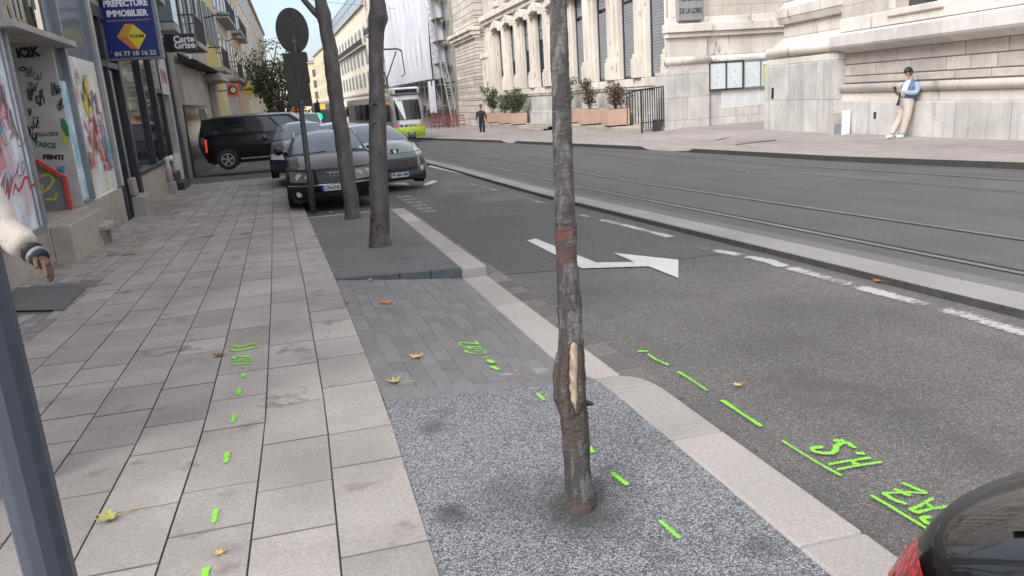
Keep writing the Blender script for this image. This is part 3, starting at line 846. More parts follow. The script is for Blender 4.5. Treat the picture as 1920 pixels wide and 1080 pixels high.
# ------------------------------------------------------------------ street trees
def bark_mat(name, c1, c2, light, sheen_amt, bump=.9, bands=(), scale=1.0):
    """smooth cherry-like bark: horizontal lenticels and cracks, painted-in pale sheen, rough reddish zones at given heights"""
    m, t, b = node_mat(name); v = vec(t)
    mp = t.nodes.new('ShaderNodeMapping'); mp.inputs['Scale'].default_value = (11 * scale, 11 * scale, 62 * scale); t.links.new(v, mp.inputs['Vector'])
    mv = t.nodes.new('ShaderNodeMapping'); mv.inputs['Scale'].default_value = (22 * scale, 22 * scale, 5 * scale); t.links.new(v, mv.inputs['Vector'])
    big = noisef(t, v, 5 * scale, 6, .65)
    ln_ = N(t, 'ShaderNodeTexNoise', Scale=1.0, Detail=6, Roughness=.68, Distortion=1.1); t.links.new(mp.outputs[0], ln_.inputs['Vector']); mp3 = t.nodes.new('ShaderNodeMapping'); mp3.inputs['Scale'].default_value = (6 * scale, 6 * scale, 19 * scale); t.links.new(v, mp3.inputs['Vector'])
    lm = N(t, 'ShaderNodeMix'); lm.inputs[0].default_value = .42; t.links.new(ln_.outputs['Fac'], lm.inputs[2]); t.links.new(noisef(t, mp3.outputs[0], 1.0, 7, .7), lm.inputs[3]); len_ = lm.outputs[0]
    ver = noisef(t, mv.outputs[0], 1.0, 5, .65)
    col = mixc(t, ramp(t, big, [(.3, 0), (.7, 1)]), c1, c2)
    col = mixc(t, ramp(t, ver, [(.48, 0), (.68, sheen_amt)]), col, light)  # vertical bark sheen painted into the colour as pale streaks
    col = mixc(t, ramp(t, len_, [(.33, .95), (.43, 0)]), col, tuple(x * .35 for x in c1))
    col = mixc(t, ramp(t, len_, [(.56, 0), (.66, .45)]), col, light)
    sx = t.nodes.new('ShaderNodeSeparateXYZ'); t.links.new(v, sx.inputs[0])
    wob = N(t, 'ShaderNodeMath', operation='MULTIPLY_ADD'); t.links.new(noisef(t, v, 30, 4), wob.inputs[0]); wob.inputs[1].default_value = .05; t.links.new(sx.outputs['Z'], wob.inputs[2])
    for z0, z1, bc, am in bands:
        e = .012
        k = N(t, 'ShaderNodeMath', operation='COMPARE'); t.links.new(wob.outputs[0], k.inputs[0]); k.inputs[1].default_value = (z0 + z1) / 2 + .025; k.inputs[2].default_value = (z1 - z0) / 2
        pm = N(t, 'ShaderNodeMath', operation='MULTIPLY'); t.links.new(k.outputs[0], pm.inputs[0])
        t.links.new(ramp(t, noisef(t, v, 14, 6, .7), [(.35, 0), (.5, am)]), pm.inputs[1])
        col = mixc(t, pm.outputs[0], col, bc)
    t.links.new(col, b.inputs['Base Color'])
    t.links.new(ramp(t, big, [(.3, .36), (.7, .62)]), b.inputs['Roughness']); b.inputs['Specular IOR Level'].default_value = .55
    ad = N(t, 'ShaderNodeMath', operation='ADD'); t.links.new(len_, ad.inputs[0]); t.links.new(ver, ad.inputs[1])
    ad2 = N(t, 'ShaderNodeMath', operation='MULTIPLY_ADD'); t.links.new(noisef(t, v, 60, 5, .7), ad2.inputs[0]); ad2.inputs[1].default_value = .6; t.links.new(ad.outputs[0], ad2.inputs[2])
    bumpn(t, b, ad2.outputs[0], bump, .012)
    return m


def trunk_path(prof, D, step):
    prof = sorted(prof, reverse=True)       # from bottom (large y) up
    pts = []
    for (ya, xa, wa), (yb, xb, wb) in zip(prof, prof[1:]):
        n = max(1, int((ya - yb) / step))
        for i in range(n):
            k = i / n; k2 = k * k * (3 - 2 * k)
            pts.append((ya + (yb - ya) * k, xa + (xb - xa) * k2, wa + (wb - wa) * k2))
    pts.append(prof[-1])
    out = []
    for y, x, wd in pts:
        p = atD(x, y, D); out.append((p, wd / 2 * D / FPX / 1.0))
    return out


def trunk_mesh(path, n, amp, seed, shape=None, flare=0):
    mb = MB(); mb.smooth = True; rings = []
    for i, (p, r) in enumerate(path):
        ring = []
        for k in range(n):
            a = 2 * math.pi * k / n
            d = Vector((math.cos(a), math.sin(a), 0))
            q = p + d * r
            f = noise.noise((q * 9 + Vector((seed, 0, 0)))) * .9 + noise.noise(Vector((q.x * 30, q.y * 30, q.z * 55 + seed))) * .55 + noise.noise(q * 80) * .25
            rr = r * (1 + amp * f)
            if shape: rr = shape(p, a, r, rr)
            ring.append(mb.pt(p + d * rr))
        rings.append(ring)
    for i in range(len(rings) - 1):
        for k in range(n): mb.face((rings[i][k], rings[i][(k + 1) % n], rings[i + 1][(k + 1) % n], rings[i + 1][k]))
    mb.face(rings[-1]); return mb


def extend(path, top_z, lean, r_end):
    p, r = path[-1]; out = list(path); n = 12
    for i in range(1, n + 1):
        k = i / n; out.append((p + Vector((lean[0] * k, lean[1] * k, (top_z - p.z) * k)), r + (r_end - r) * k))
    return out


def limb(mb, a, b, r0, r1, seed, n=8):
    P = []; a, b = Vector(a), Vector(b); L_ = (b - a).length
    for i in range(7):
        k = i / 6; q = a.lerp(b, k) + Vector((noise.noise((k * 3, seed, 0)), noise.noise((k * 3, seed, 5)), .5 * math.sin(k * math.pi))) * L_ * .08
        P.append(q)
    mb.tube(P, [r0 + (r1 - r0) * i / 6 for i in range(7)], n); return P


def leaf_cloud(mb, centers, count, size, spread, r, droop=.3):
    for _ in range(count):
        c, rad = r.choice(centers)
        while True:
            d = Vector((r.uniform(-1, 1), r.uniform(-1, 1), r.uniform(-1, 1)))
            if d.length < 1: break
        p = Vector(c) + d * rad * spread
        s = size * r.uniform(.6, 1.3)
        u = Vector((r.uniform(-1, 1), r.uniform(-1, 1), r.uniform(-.8, .4))).normalized(); v = u.orthogonal().normalized(); v.rotate(Matrix.Rotation(r.uniform(0, 6.28), 3, u))
        mb.tone = r.random()
        mb.poly([p, p + u * s * .5 + v * s * .32, p + u * s, p + u * s * .5 - v * s * .32])


def leaf_mat(name, c, c2, tone=.35):
    m = M(name, c, c2, scale=3, rough=.6, big=.2, bigsc=1.2, tone=tone); return m


base1 = G(1085, 945, -.01); D1 = depth(base1)
prof1 = [(956, 1087, 66), (946, 1087, 58), (932, 1087, 51), (900, 1084, 50), (870, 1082, 49), (845, 1080, 52), (815, 1079, 51), (789, 1076, 53), (765, 1072, 56), (740, 1069, 61), (705, 1067, 60), (680, 1069, 54), (650, 1070, 47), (632, 1070, 44), (600, 1069, 45), (575, 1068, 48), (560, 1067, 46), (530, 1065, 41), (480, 1062, 40), (432, 1061, 41), (400, 1059, 37), (300, 1056, 37), (200, 1053, 36), (100, 1049, 35), (0, 1047, 33), (-120, 1043, 31)]
path1 = trunk_path(prof1, D1, 2)
fwd = (CAMP - base1); fwd.z = 0; face_ang = math.atan2(fwd.y, fwd.x)
zw0, zw1 = atD(1078, 768, D1).z, atD(1080, 634, D1).z      # open wound in the bark
wa = face_ang + .3
def wound(p, a, r, rr):
    if zw0 - .03 < p.z < zw1 + .02:
        k = (p.z - zw0) / (zw1 - zw0); half = .46 * (.5 + .5 * k) * min(1, max(0, (1 - k) * 16)) ** .5 * min(1, max(0, k * 6)) + .02
        half *= 1 + .38 * noise.noise(Vector((p.z * 34, 3 if (a - wa) % 6.283 < 3.14 else 8, 0)))
        da = (a - wa + math.pi) % (2 * math.pi) - math.pi
        if abs(da) < half and 0 < k < 1: return r * .80
        if abs(da) < half + .6: rr = rr + r * .17 * (1 - (abs(da) - half) / .55) * (1 + .6 * noise.noise(Vector((a * 4, p.z * 40, 1)))) * (1 if 0 < k < 1 else .4)
        rr += r * .16 * noise.noise(Vector((math.cos(a) * 2.2, math.sin(a) * 2.2, p.z * 14))) + r * .07 * noise.noise(Vector((math.cos(a) * 7, math.sin(a) * 7, p.z * 45)))
    return rr
tall1 = extend(path1, 3.1, (-.02, .05), .03)
zz = lambda y: atD(1065, y, D1).z - base1.z
MT['bark1'] = bark_mat('cherry_bark', (.07, .059, .054), (.03, .025, .023), (.27, .26, .25), .65, 1.3,
                       bands=[(zz(640) - .35, zz(640), (.06, .04, .028), .9), (zz(447), zz(424), (.115, .032, .018), .8), (zz(490), zz(455), (.09, .04, .03), .8), (-.05, .03, (.07, .045, .035), .8)])
t = thing('street_tree', 'slim dark tree trunk with a pale open wound, nearest the camera in grey gravel', 'tree', base1, 0, 'street trees along the kerb')
tm = trunk_mesh(tall1, 72, .075, 3.1, wound)
tr = tm.build('trunk', MT['bark1'], t)
mb = MB(); mb.smooth = True
def woodpt(u, v):
    z = zw0 + (zw1 - zw0) * v
    i = min(range(len(path1)), key=lambda j: abs(path1[j][0].z - z)); p, r = path1[i]
    half = .47 * (.5 + .5 * v) * min(1, (1 - v) * 16) ** .5 * min(1, v * 6)
    a = wa + (u - .5) * 2 * half
    rr = r * (.83 + .1 * math.cos((u - .5) * math.pi) + .03 * noise.noise(Vector((a * 14, z * 12, 2))))
    return (p.x + math.cos(a) * rr, p.y + math.sin(a) * rr, z)
mb.grid(woodpt, 14, 40)
def wood_mat():
    m, t_, b = node_mat('bare_wood'); v = vec(t_, (70, 70, 9))
    f = noisef(t_, v, 1.0, 6, .65)
    col = mixc(t_, ramp(t_, f, [(.3, 0), (.66, 1)]), (.5, .4, .29), (.24, .15, .1))
    col = mixc(t_, ramp(t_, noisef(t_, vec(t_), 24, 5, .7), [(.58, 0), (.7, .75)]), col, (.1, .06, .045))
    t_.links.new(col, b.inputs['Base Color']); b.inputs['Roughness'].default_value = .75; bumpn(t_, b, f, .6, .01); return m
mb.build('bare_wood', wood_mat(), tr)
q = atD(1098, 762, D1); mb = MB()          # torn flake of bark, small burrs
mb.prism([q, q + Vector((.030, -.012, .004)), q + Vector((.020, -.012, .012)), q + Vector((-.004, 0, .02))], (.006, .012, .004))
mb.build('bark_flake', MT['bark1'], tr)
mb = MB(); mb.smooth = True
for (x, y, s) in [(1062, 705, .010), (1046, 575, .008), (1090, 600, .006), (1078, 880, .012), (1094, 905, .010), (1050, 690, .008), (1072, 745, .013)]:
    mb = MB(); mb.smooth = True; c = atD(x, y, D1) - ray(x, y).normalized() * .028
    mb.lathe([(s, -s * .5), (s * .85, s * .25), (s * .4, s * .5)], c, -ray(x, y), 9)
    mb.build('bark_knot', MT['bark1'], tr)
mb = MB(); P_ = tall1[-1][0]; cents = []
for i in range(6):
    a = i * 1.05 + .3; e = P_ + Vector((math.cos(a) * .9, math.sin(a) * .9, 1.0 + .2 * (i % 3)))
    limb(mb, P_ - Vector((0, 0, .12 * (i % 3))), e, .016, .005, i); cents.append((e, .5))
mb.build('branch', MT['bark1'], t)
MT['foliage_o'] = leaf_mat('autumn_leaves', (.14, .12, .03), (.2, .1, .025))
MT['foliage_g'] = leaf_mat('green_leaves', (.06, .09, .028), (.1, .115, .03))
MT['foliage_d'] = leaf_mat('dark_leaves', (.035, .055, .022), (.06, .08, .03))
mb = MB(); leaf_cloud(mb, cents, 160, .09, 1, rnd); mb.build('crown', MT['foliage_o'], t)

base2 = G(712, 462, .0); D2 = depth(base2)
prof2 = [(468, 712, 46), (455, 712, 41), (430, 712, 38), (400, 712, 36), (340, 710, 35), (300, 709, 34), (270, 708, 33), (235, 708, 33), (215, 709, 32), (190, 707, 30), (140, 706, 28), (100, 705, 28), (60, 706, 30), (35, 709, 37), (15, 709, 32), (0, 708, 28), (-40, 708, 26)]
path2 = extend(trunk_path(prof2, D2, 5), 4.2, (.05, .1), .05)
MT['bark2'] = bark_mat('rough_bark', (.06, .052, .046), (.04, .034, .03), (.15, .14, .13), .5, .9, scale=.55, bands=[(.15, .42, (.05, .035, .028), .8)])
t = thing('street_tree', 'thicker dark tree trunk with a round knot, middle one of the three street trees', 'tree', base2, 0, 'street trees along the kerb')
tr = trunk_mesh(path2, 32, .055, 8.4).build('trunk', MT['bark2'], t)
mb = MB(); mb.smooth = True
for (x, y, s) in [(703, 200, .06), (702, 235, .05), (712, 425, .05), (700, 405, .045), (712, 290, .035)]:
    mb = MB(); mb.smooth = True; c = atD(x, y, D2) - ray(x, y).normalized() * (.1 if y < 300 else .115)
    mb.lathe([(s * 1.1, -.04), (s, .004), (s * .72, .018), (s * .5, .008), (s * .25, -.004)], c, -ray(x, y), 14)
    mb.build('bark_knot', MT['bark2'], tr)
mb = MB(); P_ = path2[-1][0]; cents = []
for i in range(7):
    a = i * .9; e = P_ + Vector((math.cos(a) * 1.6, math.sin(a) * 1.6, 1.3 + .4 * (i % 3)))
    limb(mb, P_ - Vector((0, 0, .1 * (i % 3))), e, .04, .01, i + 9); cents.append((e, .8))
mb.build('branch', MT['bark2'], t)
mb = MB(); leaf_cloud(mb, cents, 300, .12, 1, rnd); mb.build('crown', MT['foliage_g'], t)

base3 = G(660, 410, .0); D3 = depth(base3)
prof3 = [(414, 661, 33), (405, 661, 29), (380, 659, 28), (330, 651, 28), (300, 647, 29), (260, 642, 29), (220, 636, 29), (190, 631, 27), (160, 627, 28), (130, 623, 28), (100, 620, 27), (50, 611, 25), (30, 607, 27), (0, 601, 22), (-30, 597, 21)]
path3 = extend(trunk_path(prof3, D3, 5), 4.6, (-.25, .1), .06)
t = thing('street_tree', 'leaning dark tree trunk forking at the top, in front of the black estate car', 'tree', base3, 0, 'street trees along the kerb')
trunk_mesh(path3, 26, .05, 15.2).build('trunk', MT['bark2'], t)
mb = MB(); f0 = atD(604, 34, D3); f1 = atD(563, -8, D3)
mb.tube([f0, f0.lerp(f1, .4) + Vector((0, 0, -.03)), f1, f1 + (f1 - f0) * 1.5 + Vector((0, 0, .3))], [.075, .055, .045, .02], 9); mb.smooth = True
cents = [(f1 + (f1 - f0) * 1.5 + Vector((0, 0, .9)), .9)]
P_ = path3[-1][0]
for i in range(6):
    a = i * 1.05; e = P_ + Vector((math.cos(a) * 1.8, math.sin(a) * 1.8, 1.5 + .4 * (i % 3)))
    limb(mb, P_ - Vector((0, 0, .1 * (i % 3))), e, .04, .01, i + 19); cents.append((e, .9))
mb.build('branch', MT['bark2'], t, smooth_all=True)
mb = MB(); leaf_cloud(mb, cents, 300, .13, 1, rnd); mb.build('crown', MT['foliage_g'], t)

# ------------------------------------------------------------------ post at the left edge
q = atD(95, 1080, 1.42); gzq = gz(q.y)
t = thing('metal_post', 'smooth slate blue-grey metal post standing at the left edge, nearest the camera', 'post', (q.x, q.y, gzq))
mb = MB(); mb.smooth = True
rp = .0415
mb.lathe([(rp, 0), (rp, 1.0), (rp, 2.6)], (q.x, q.y, gzq), (0, 0, 1), 12); mb.build('pole', MT['post_blue'], t, smooth_all=False, bevel=.008, segs=3)
mb = MB(); mb.lathe([(.075, 0), (.075, .012), (.045, .03)], (q.x, q.y, gzq), (0, 0, 1), 20); mb.build('base_plate', MT['post_blue'], t)
s_ = atD(42, 803, 1.372); mb = MB(); mb.ribbon([s_, s_ + Vector((.006, 0, .001)), s_ + Vector((.016, 0, .0025))], .0014, up=(0, -1, 0)); mb.build('scratch', MT['white'], t)

# ------------------------------------------------------------------ sign post seen from behind
b0 = G(588, 400, .0); DS = depth(b0)
MT['sign_back'] = M('sign_back', (.085, .085, .082), (.065, .065, .063), scale=8, rough=.5)
t = thing('sign_post', 'dark street sign pole seen from behind, carrying a round disc and rectangular plates', 'sign', b0)
mb = MB(); mb.smooth = True
P_ = [b0, atD(576, 300, DS), atD(566, 216, DS), atD(557, 120, DS), atD(546, 24, DS)]
mb.tube(P_, [.055, .055, .05, .05, .05], 12); mb.build('pole', MT['metal_dark'], t)
yaw = R_(-28)
ex = Vector((math.cos(yaw), math.sin(yaw), 0)); ez = Vector((-.035, 0, 1)).normalized(); en = ex.cross(ez)
def on_sign(cx, cy): return atD(cx, cy, DS) - en * -.06
c = on_sign(551, 58); mb = MB(); W_, H_ = .335, .41
n = 40; ring = [c + ex * (W_ * math.cos(2 * math.pi * k / n)) + ez * (H_ * math.sin(2 * math.pi * k / n)) for k in range(n)]
mb.prism(ring, en * .012); disc = mb.build('round_sign', MT['sign_back'], t)
for cx, cy, ww, hh in [(557, 109, .5, .2), (560, 138, .49, .4), (565, 179, .47, .41)]:
    c = on_sign(cx, cy); mb = MB(); r = .05; pts = []
    for sxn, szn, a0 in [(1, -1, -90), (1, 1, 0), (-1, 1, 90), (-1, -1, 180)]:
        for k in range(5):
            a = R_(a0 + 22.5 * k); pts.append(c + ex * (sxn * (ww / 2 - r) + r * math.cos(a)) + ez * (szn * (hh / 2 - r) + r * math.sin(a)))
    mb.prism(pts, en * .012); mb.build('sign_plate', MT['sign_back'], t)
for cx, cy in [(547, 38), (552, 78), (556, 107), (560, 129), (562, 147), (565, 168), (568, 192)]:
    c = atD(cx, cy, DS); mb = MB(); mb.bar(c - ex * .085 - en * .02, c + ex * .085 - en * .02, .075, .022); mb.lathe([(.058, -.012), (.058, .012)], c, ez, 12)
    mb.build('clamp', MT['metal_grey'], t)
# ------------------------------------------------------------------ left-hand shopfronts
def LF(Y, o, z): return Vector((WLX(Y) + o, Y, z))
def LP(px, py):
    """pixel -> (Y, z) on the left-hand building line"""
    d = ray(px, py); a, y0_, b = -3.45, 9.6, -.045
    t = (a - b * y0_) / (d.x - b * d.y); p = CAMP + d * t
    if p.y > 30:
        a, y0_, b = -4.37, 30, -.012
        t = (a - b * y0_) / (d.x - b * d.y); p = CAMP + d * t
    return p.y, p.z


def lbox(mb, y0, y1, o0, o1, z0, z1, zb=None):
    """box on the building line: along Y, out from the wall, up; zb = second bottom height"""
    zb = z0 if zb is None else zb
    mb.hexa([LF(y0, o0, z0), LF(y0, o1, z0), LF(y1, o1, zb), LF(y1, o0, zb), LF(y0, o0, z1), LF(y0, o1, z1), LF(y1, o1, z1), LF(y1, o0, z1)])


def scribble(mb, y0, y1, z0, z1, o, n, wd, r, loops=4):
    for _ in range(n):
        cy, cz = r.uniform(y0, y1), r.uniform(z0, z1); sy, sz = r.uniform(.06, .22), r.uniform(.05, .2)
        pts = []; a0 = r.uniform(0, 6); m = r.randint(10, 18); fy, fz = r.uniform(1, 2.4), r.uniform(1.5, 3.5)
        for i in range(m):
            k = i / (m - 1)
            pts.append(LF(min(y1, max(y0, cy + (k - .5) * sy * 2 + sy * .6 * math.sin(a0 + k * 6 * fy))), o, min(z1, max(z0, cz + sz * math.sin(a0 + k * 6 * fz)))))
        mb.ribbon(pts, wd * r.uniform(.6, 1.4), up=(1, 0, 0))


def drips(mb, y0, y1, z0, z1, o, n, wd, r):
    for _ in range(n):
        y = r.uniform(y0, y1); z = r.uniform(z0 + .2, z1); l = r.uniform(.15, .6)
        mb.ribbon([LF(y, o, z), LF(y + r.uniform(-.02, .02), o, max(z0, z - l))], [wd * r.uniform(.6, 2), wd * .4], up=(1, 0, 0))


def blotch(mb, y, z, sy, sz, o, r):
    n = 14; pts = []
    for k in range(n):
        a = 2 * math.pi * k / n; f = r.uniform(.6, 1.1)
        pts.append(LF(y + sy * f * math.cos(a), o, z + sz * f * math.sin(a)))
    mb.poly(pts)


def poster_mat(name, c, c2, blue, amt):
    """torn, overpainted bill-board: peeling strips and washed-out colour"""
    m, t, b = node_mat(name); v = vec(t, (1, 1, .45))
    n1 = noisef(t, v, 3.2, 7, .68); n2 = noisef(t, vec(t, (1, 1, 3)), 5, 7, .72); n3 = noisef(t, vec(t), 1.3, 4, .6)
    col = mixc(t, ramp(t, n1, [(.42, 0), (.55, 1)]), c, c2)
    col = mixc(t, ramp(t, n3, [(.48, 0), (.62, amt)]), col, blue)
    col = mixc(t, ramp(t, n2, [(.6, 0), (.66, .55)]), col, tuple(x * .42 for x in c2))
    col = mixc(t, ramp(t, noisef(t, vec(t), 22, 5, .7), [(.3, .25), (.5, 0)]), col, (.12, .13, .14))
    t.links.new(col, b.inputs['Base Color']); b.inputs['Roughness'].default_value = .8; bumpn(t, b, n2, .3, .01)
    return m


MT['board1'] = poster_mat('painted_hoarding', (.78, .85, .9), (.5, .57, .63), (.62, .34, .4), .55)
MT['board2'] = poster_mat('graffiti_hoarding', (.8, .8, .79), (.62, .63, .65), (.7, .62, .3), .4)
MT['board3'] = poster_mat('blue_posters', (.74, .84, .88), (.4, .57, .67), (.22, .5, .7), .8)
MT['plaster'] = M('grubby_plaster', (.58, .555, .53), (.46, .44, .42), scale=3, rough=.9, spots=(6, .66, (.2, .19, .19)))
MT['beige'] = M('beige_wall', (.52, .45, .33), (.44, .38, .28), scale=4, rough=.85)
MT['g_pink'] = flat('spray_pink', (.62, .25, .3), .7); MT['g_black'] = flat('marker_black', (.025, .025, .03), .7); MT['g_red'] = flat('spray_red', (.55, .04, .04), .7)
MT['g_green'] = flat('spray_darkgreen', (.04, .26, .09), .7); MT['g_blue'] = flat('spray_blue', (.1, .35, .55), .7)
MT['g_yellow'] = flat('spray_yellow', (.6, .55, .07), .7); MT['g_grey'] = flat('marker_grey', (.16, .16, .17), .7); MT['g_dkred'] = flat('spray_maroon', (.3, .07, .08), .7)
MT['red_trim'] = flat('red_trim', (.56, .07, .05), .5)
MT['render_w'] = M('white_render', (.6, .58, .54), (.5, .48, .45), scale=2, rough=.9, big=.12)
gr = random.Random(21)

yB0, zB0 = LP(85, 430)           # bottom right corner of the first hoarding
yD1 = LP(160, 380)[0]
y2a, y2b = LP(178, 375)[0], LP(212, 355)[0]
zbase = LP(208, 357)[1]
ye = LP(226, 362)[0] + .25      # end of the first building
t = thing('shop_building', 'abandoned shop with graffiti covered hoardings and a deep doorway, at the left', 'building', LF(8, 0, gz(8)))
mb = MB(); lbox(mb, 2, yB0 + .15, -.3, 0, gz(2) - .2, zB0, gz(yB0) - .2); lbox(mb, yD1, ye, -.3, 0, gz(yD1) - .2, zbase - .03, gz(ye) - .2)
mb.build('stone_base', MT['bstone'], t, bevel=.01)
mb = MB(); lbox(mb, 2, yB0 - .04, -.02, .0, zB0 + .06, 3.6); lbox(mb, 2, yB0 - .04, -.25, -.02, zB0, 3.6); pn1 = mb.build('hoarding', MT['board1'], t)
mb = MB(); lbox(mb, 2, yB0, .0, .03, zB0, zB0 + .065); lbox(mb, yB0 - .05, yB0 + .06, -.02, .035, zB0 + .07, 4.2); lbox(mb, yB0 - .24, yB0 - .215, .001, .018, zB0 + .07, 3.6); mb.build('panel_frame', MT['metal_grey'], t)
zfloor = zB0 + .03
mb = MB(); lbox(mb, yB0 + .06, yD1, -1.6, .02, zfloor - .5, zfloor); lbox(mb, yB0 + .1, yD1 - .35, .02, .28, gz(yB0) - .2, zfloor - .02, gz(yD1) - .2)
mb.build('doorstep', MT['bstone'], t, bevel=.012)
mb = MB(); yq, zq = LP(185, 440)
lbox(mb, yD1 - .75, yD1 - .02, .0, .38, zfloor - .34, zfloor - .26); s2 = mb.build('stone_step', MT['bstone'], t, bevel=.01)
mb = MB()
for i in range(9):
    yy = yD1 - .72 + .075 * i; h = .2 + .03 * (i % 3); o = .2 + .12 * gr.random()
    mb.tone = gr.random(); zz0 = gz(yy) - .02
    mb.box(*(lambda p: (p.x, p.x + .12, p.y, p.y + .06, zz0, zz0 + gr.uniform(.06, .24)))(LF(yy, o - .1, 0)))
for i in range(4): lbox(mb, yD1 - .7 + .18 * i, yD1 - .56 + .18 * i, 0, .2, gz(yD1) - .1, zfloor - .345)
mb.build('broken_brick', MT['sett'], s2)
# doorway: back wall, reveals, canopy
mb = MB(); lbox(mb, yB0 + .06, yD1 + .05, -1.66, -1.6, zfloor, 2.7); lbox(mb, yB0 + .0, yB0 + .055, -1.6, -.02, zfloor, 2.7); lbox(mb, yD1 - .0, yD1 + .06, -1.6, -.03, zfloor, 2.7)
lbox(mb, yB0, yD1 + .1, -1.7, -.26, 2.705, 2.74)
mb.build('doorway', MT['plaster'], t)
zc0 = LP(60, 68)[1]; yc1 = LP(137, 86)[0]
mb = MB(); lbox(mb, yB0 - .3, yD1 + .55, -.25, .22, zc0 - .04, zc0 + .05); mb.build('canopy', MT['concrete'], t, bevel=.008)
mb = MB(); lbox(mb, yB0 + .062, yD1 + .6, -.36, -.3, zc0 + .06, 4.4); mb.build('wall', MT['beige'], t)
for i in range(11):
    yy = yB0 + .15 + i * (yD1 + .45 - yB0 - .15) / 11; zt = 4.3; zb_ = zc0 + .15 + gr.uniform(0, .5)
    mb = MB(); mb.tube([LF(yy, -.2, zb_), LF(yy + gr.uniform(-.06, .06), -.2, zt)], .022, 8); mb.build('fluorescent_tube', MT['white'], t, smooth_all=True)
mb = MB()
for i in range(8):
    yy = yB0 + .25 + i * .33; mb.tube([LF(yy, -.24, 3.6), LF(yy + .1 * gr.uniform(-1, 1), -.22, zc0 + .3), LF(yy + .2, -.2, zc0 + .08)], .008, 5)
mb.build('loose_wiring', MT['black'], t)
# blocked stair with red trim inside the doorway (a panel facing the viewer)
YS = yD1 - .35
sp_ = lambda x, y, d=0: atY(x, y, YS - d)
mb = MB(); mb.prism([sp_(40, 400), sp_(135, 396), sp_(121, 333), sp_(68, 302), sp_(36, 296)], (0, .04, 0)); sp = mb.build('stair_panel', MT['metal_grey'], t)
mb = MB(); mb.bar(sp_(66, 301, .03), sp_(121, 333, .03), .07, .06); mb.build('red_rail', MT['red_trim'], t)
mb = MB(); mb.bar(sp_(121, 331, .03), sp_(133, 394, .03), .07, .06); mb.build('red_rail', MT['red_trim'], t)
mb = MB(); mb.ribbon([sp_(x, y, .004) for x, y in [(76, 330), (92, 326), (101, 338), (92, 352), (80, 362), (79, 345)]], .04, up=(0, 1, 0)); mb.ribbon([sp_(x, y, .004) for x, y in [(86, 374), (104, 373), (106, 362)]], .04, up=(0, 1, 0)); mb.build('graffiti', MT['g_yellow'], sp)
# poster strip, second hoarding, glass above
mb = MB(); lbox(mb, yD1 + .06, y2a - .14, -.09, -.05, zbase + .03, 2.15); mb.build('poster_strip', MT['board3'], t)
mb = MB(); lbox(mb, yD1 + .06, y2a - .14, -.1, -.06, 2.155, 4.3); lbox(mb, y2a, ye - .35, -.1, -.045, LP(165, 114)[1] - .05, 4.3); mb.build('window', MT['glass_blue'], t)
mb = MB(); lbox(mb, y2a, ye - .36, -.06, -.01, zbase, LP(165, 114)[1]); pn2 = mb.build('hoarding', MT['board2'], t)
for a_, b2_ in ((y2a - .14, y2a - .005), (ye - .35, ye - .1)): mb = MB(); lbox(mb, a_, b2_, -.1, .03, zbase, 4.3); mb.build('mullion', MT['metal_grey'], t)
mb = MB(); lbox(mb, yD1 + .06, y2a - .145, -.1, .0, zbase - .02, zbase + .025); mb.build('sill', MT['metal_grey'], t)
mb = MB(); lbox(mb, 2, ye, -.4, .0, 4.4, 10.5); lbox(mb, ye - .098, ye, -.1, .05, zbase, 4.4); mb.build('upper_wall', MT['render_w'], t)
# graffiti in layers, each colour its own piece
o1 = .006
def ser(name, fn, mat, par): m_ = MB(); fn(m_); return m_.build(name, MT[mat], par)
ser('graffiti', lambda m_: m_.ribbon([LF(y, .008, z) for y, z in [LP(*q_) for q_ in [(0, 352), (6, 330), (8, 380), (14, 335), (16, 372), (22, 332), (24, 366), (28, 345), (34, 358), (40, 350), (45, 333), (51, 332), (56, 352), (64, 345), (73, 330)]]], .035, up=(1, 0, 0)), 'g_red', pn1)
ser('graffiti', lambda m_: (m_.ribbon([LF(y, .007, z) for y, z in [LP(*q_) for q_ in [(0, 160), (6, 185), (11, 200), (13, 225)]]], .06, up=(1, 0, 0)), drips(m_, 6.5, 9.5, .8, 2.6, .006, 14, .03, gr)), 'g_dkred', pn1)
ser('graffiti', lambda m_: (scribble(m_, yB0 - 1.1, yB0 - .3, .9, 1.9, .005, 5, .014, gr), m_.ribbon([LF(y, .005, z) for y, z in [LP(*q_) for q_ in [(20, 205), (24, 240), (34, 275), (44, 270), (46, 260)]]], .015, up=(1, 0, 0))), 'g_grey', pn1)
ser('graffiti', lambda m_: (blotch(m_, (y2a + ye) / 2 - .4, 1.85, .35, .3, .0, gr), blotch(m_, (y2a + ye) / 2 - .2, 2.1, .2, .25, .0, gr)), 'g_yellow', pn2)
ser('graffiti', lambda m_: (scribble(m_, y2a + .3, ye - .7, .7, 1.6, .002, 9, .022, gr), drips(m_, y2a + .2, ye - .6, .6, 1.7, .002, 26, .02, gr)), 'g_red', pn2)
ser('graffiti', lambda m_: (drips(m_, ye - .9, ye - .45, .6, 1.6, .003, 12, .06, gr)), 'g_blue', pn2)
ser('graffiti', lambda m_: (scribble(m_, y2a + .6, ye - .6, 1.5, 2.1, .004, 6, .03, gr), m_.ribbon([LF(ye - 1.0, .004, 1.65), LF(ye - .7, .004, 1.65), LF(ye - .7, .004, 1.42), LF(ye - 1.0, .004, 1.42), LF(ye - 1.0, .004, 1.65)], .03, up=(1, 0, 0))), 'g_grey', pn2)
ser('graffiti', lambda m_: (scribble(m_, 6.8, yB0 - .2, 1.4, 3.0, .0045, 12, .02, gr), drips(m_, 7, yB0 - .3, 1.2, 2.8, .004, 8, .02, gr)), 'g_black', pn1)
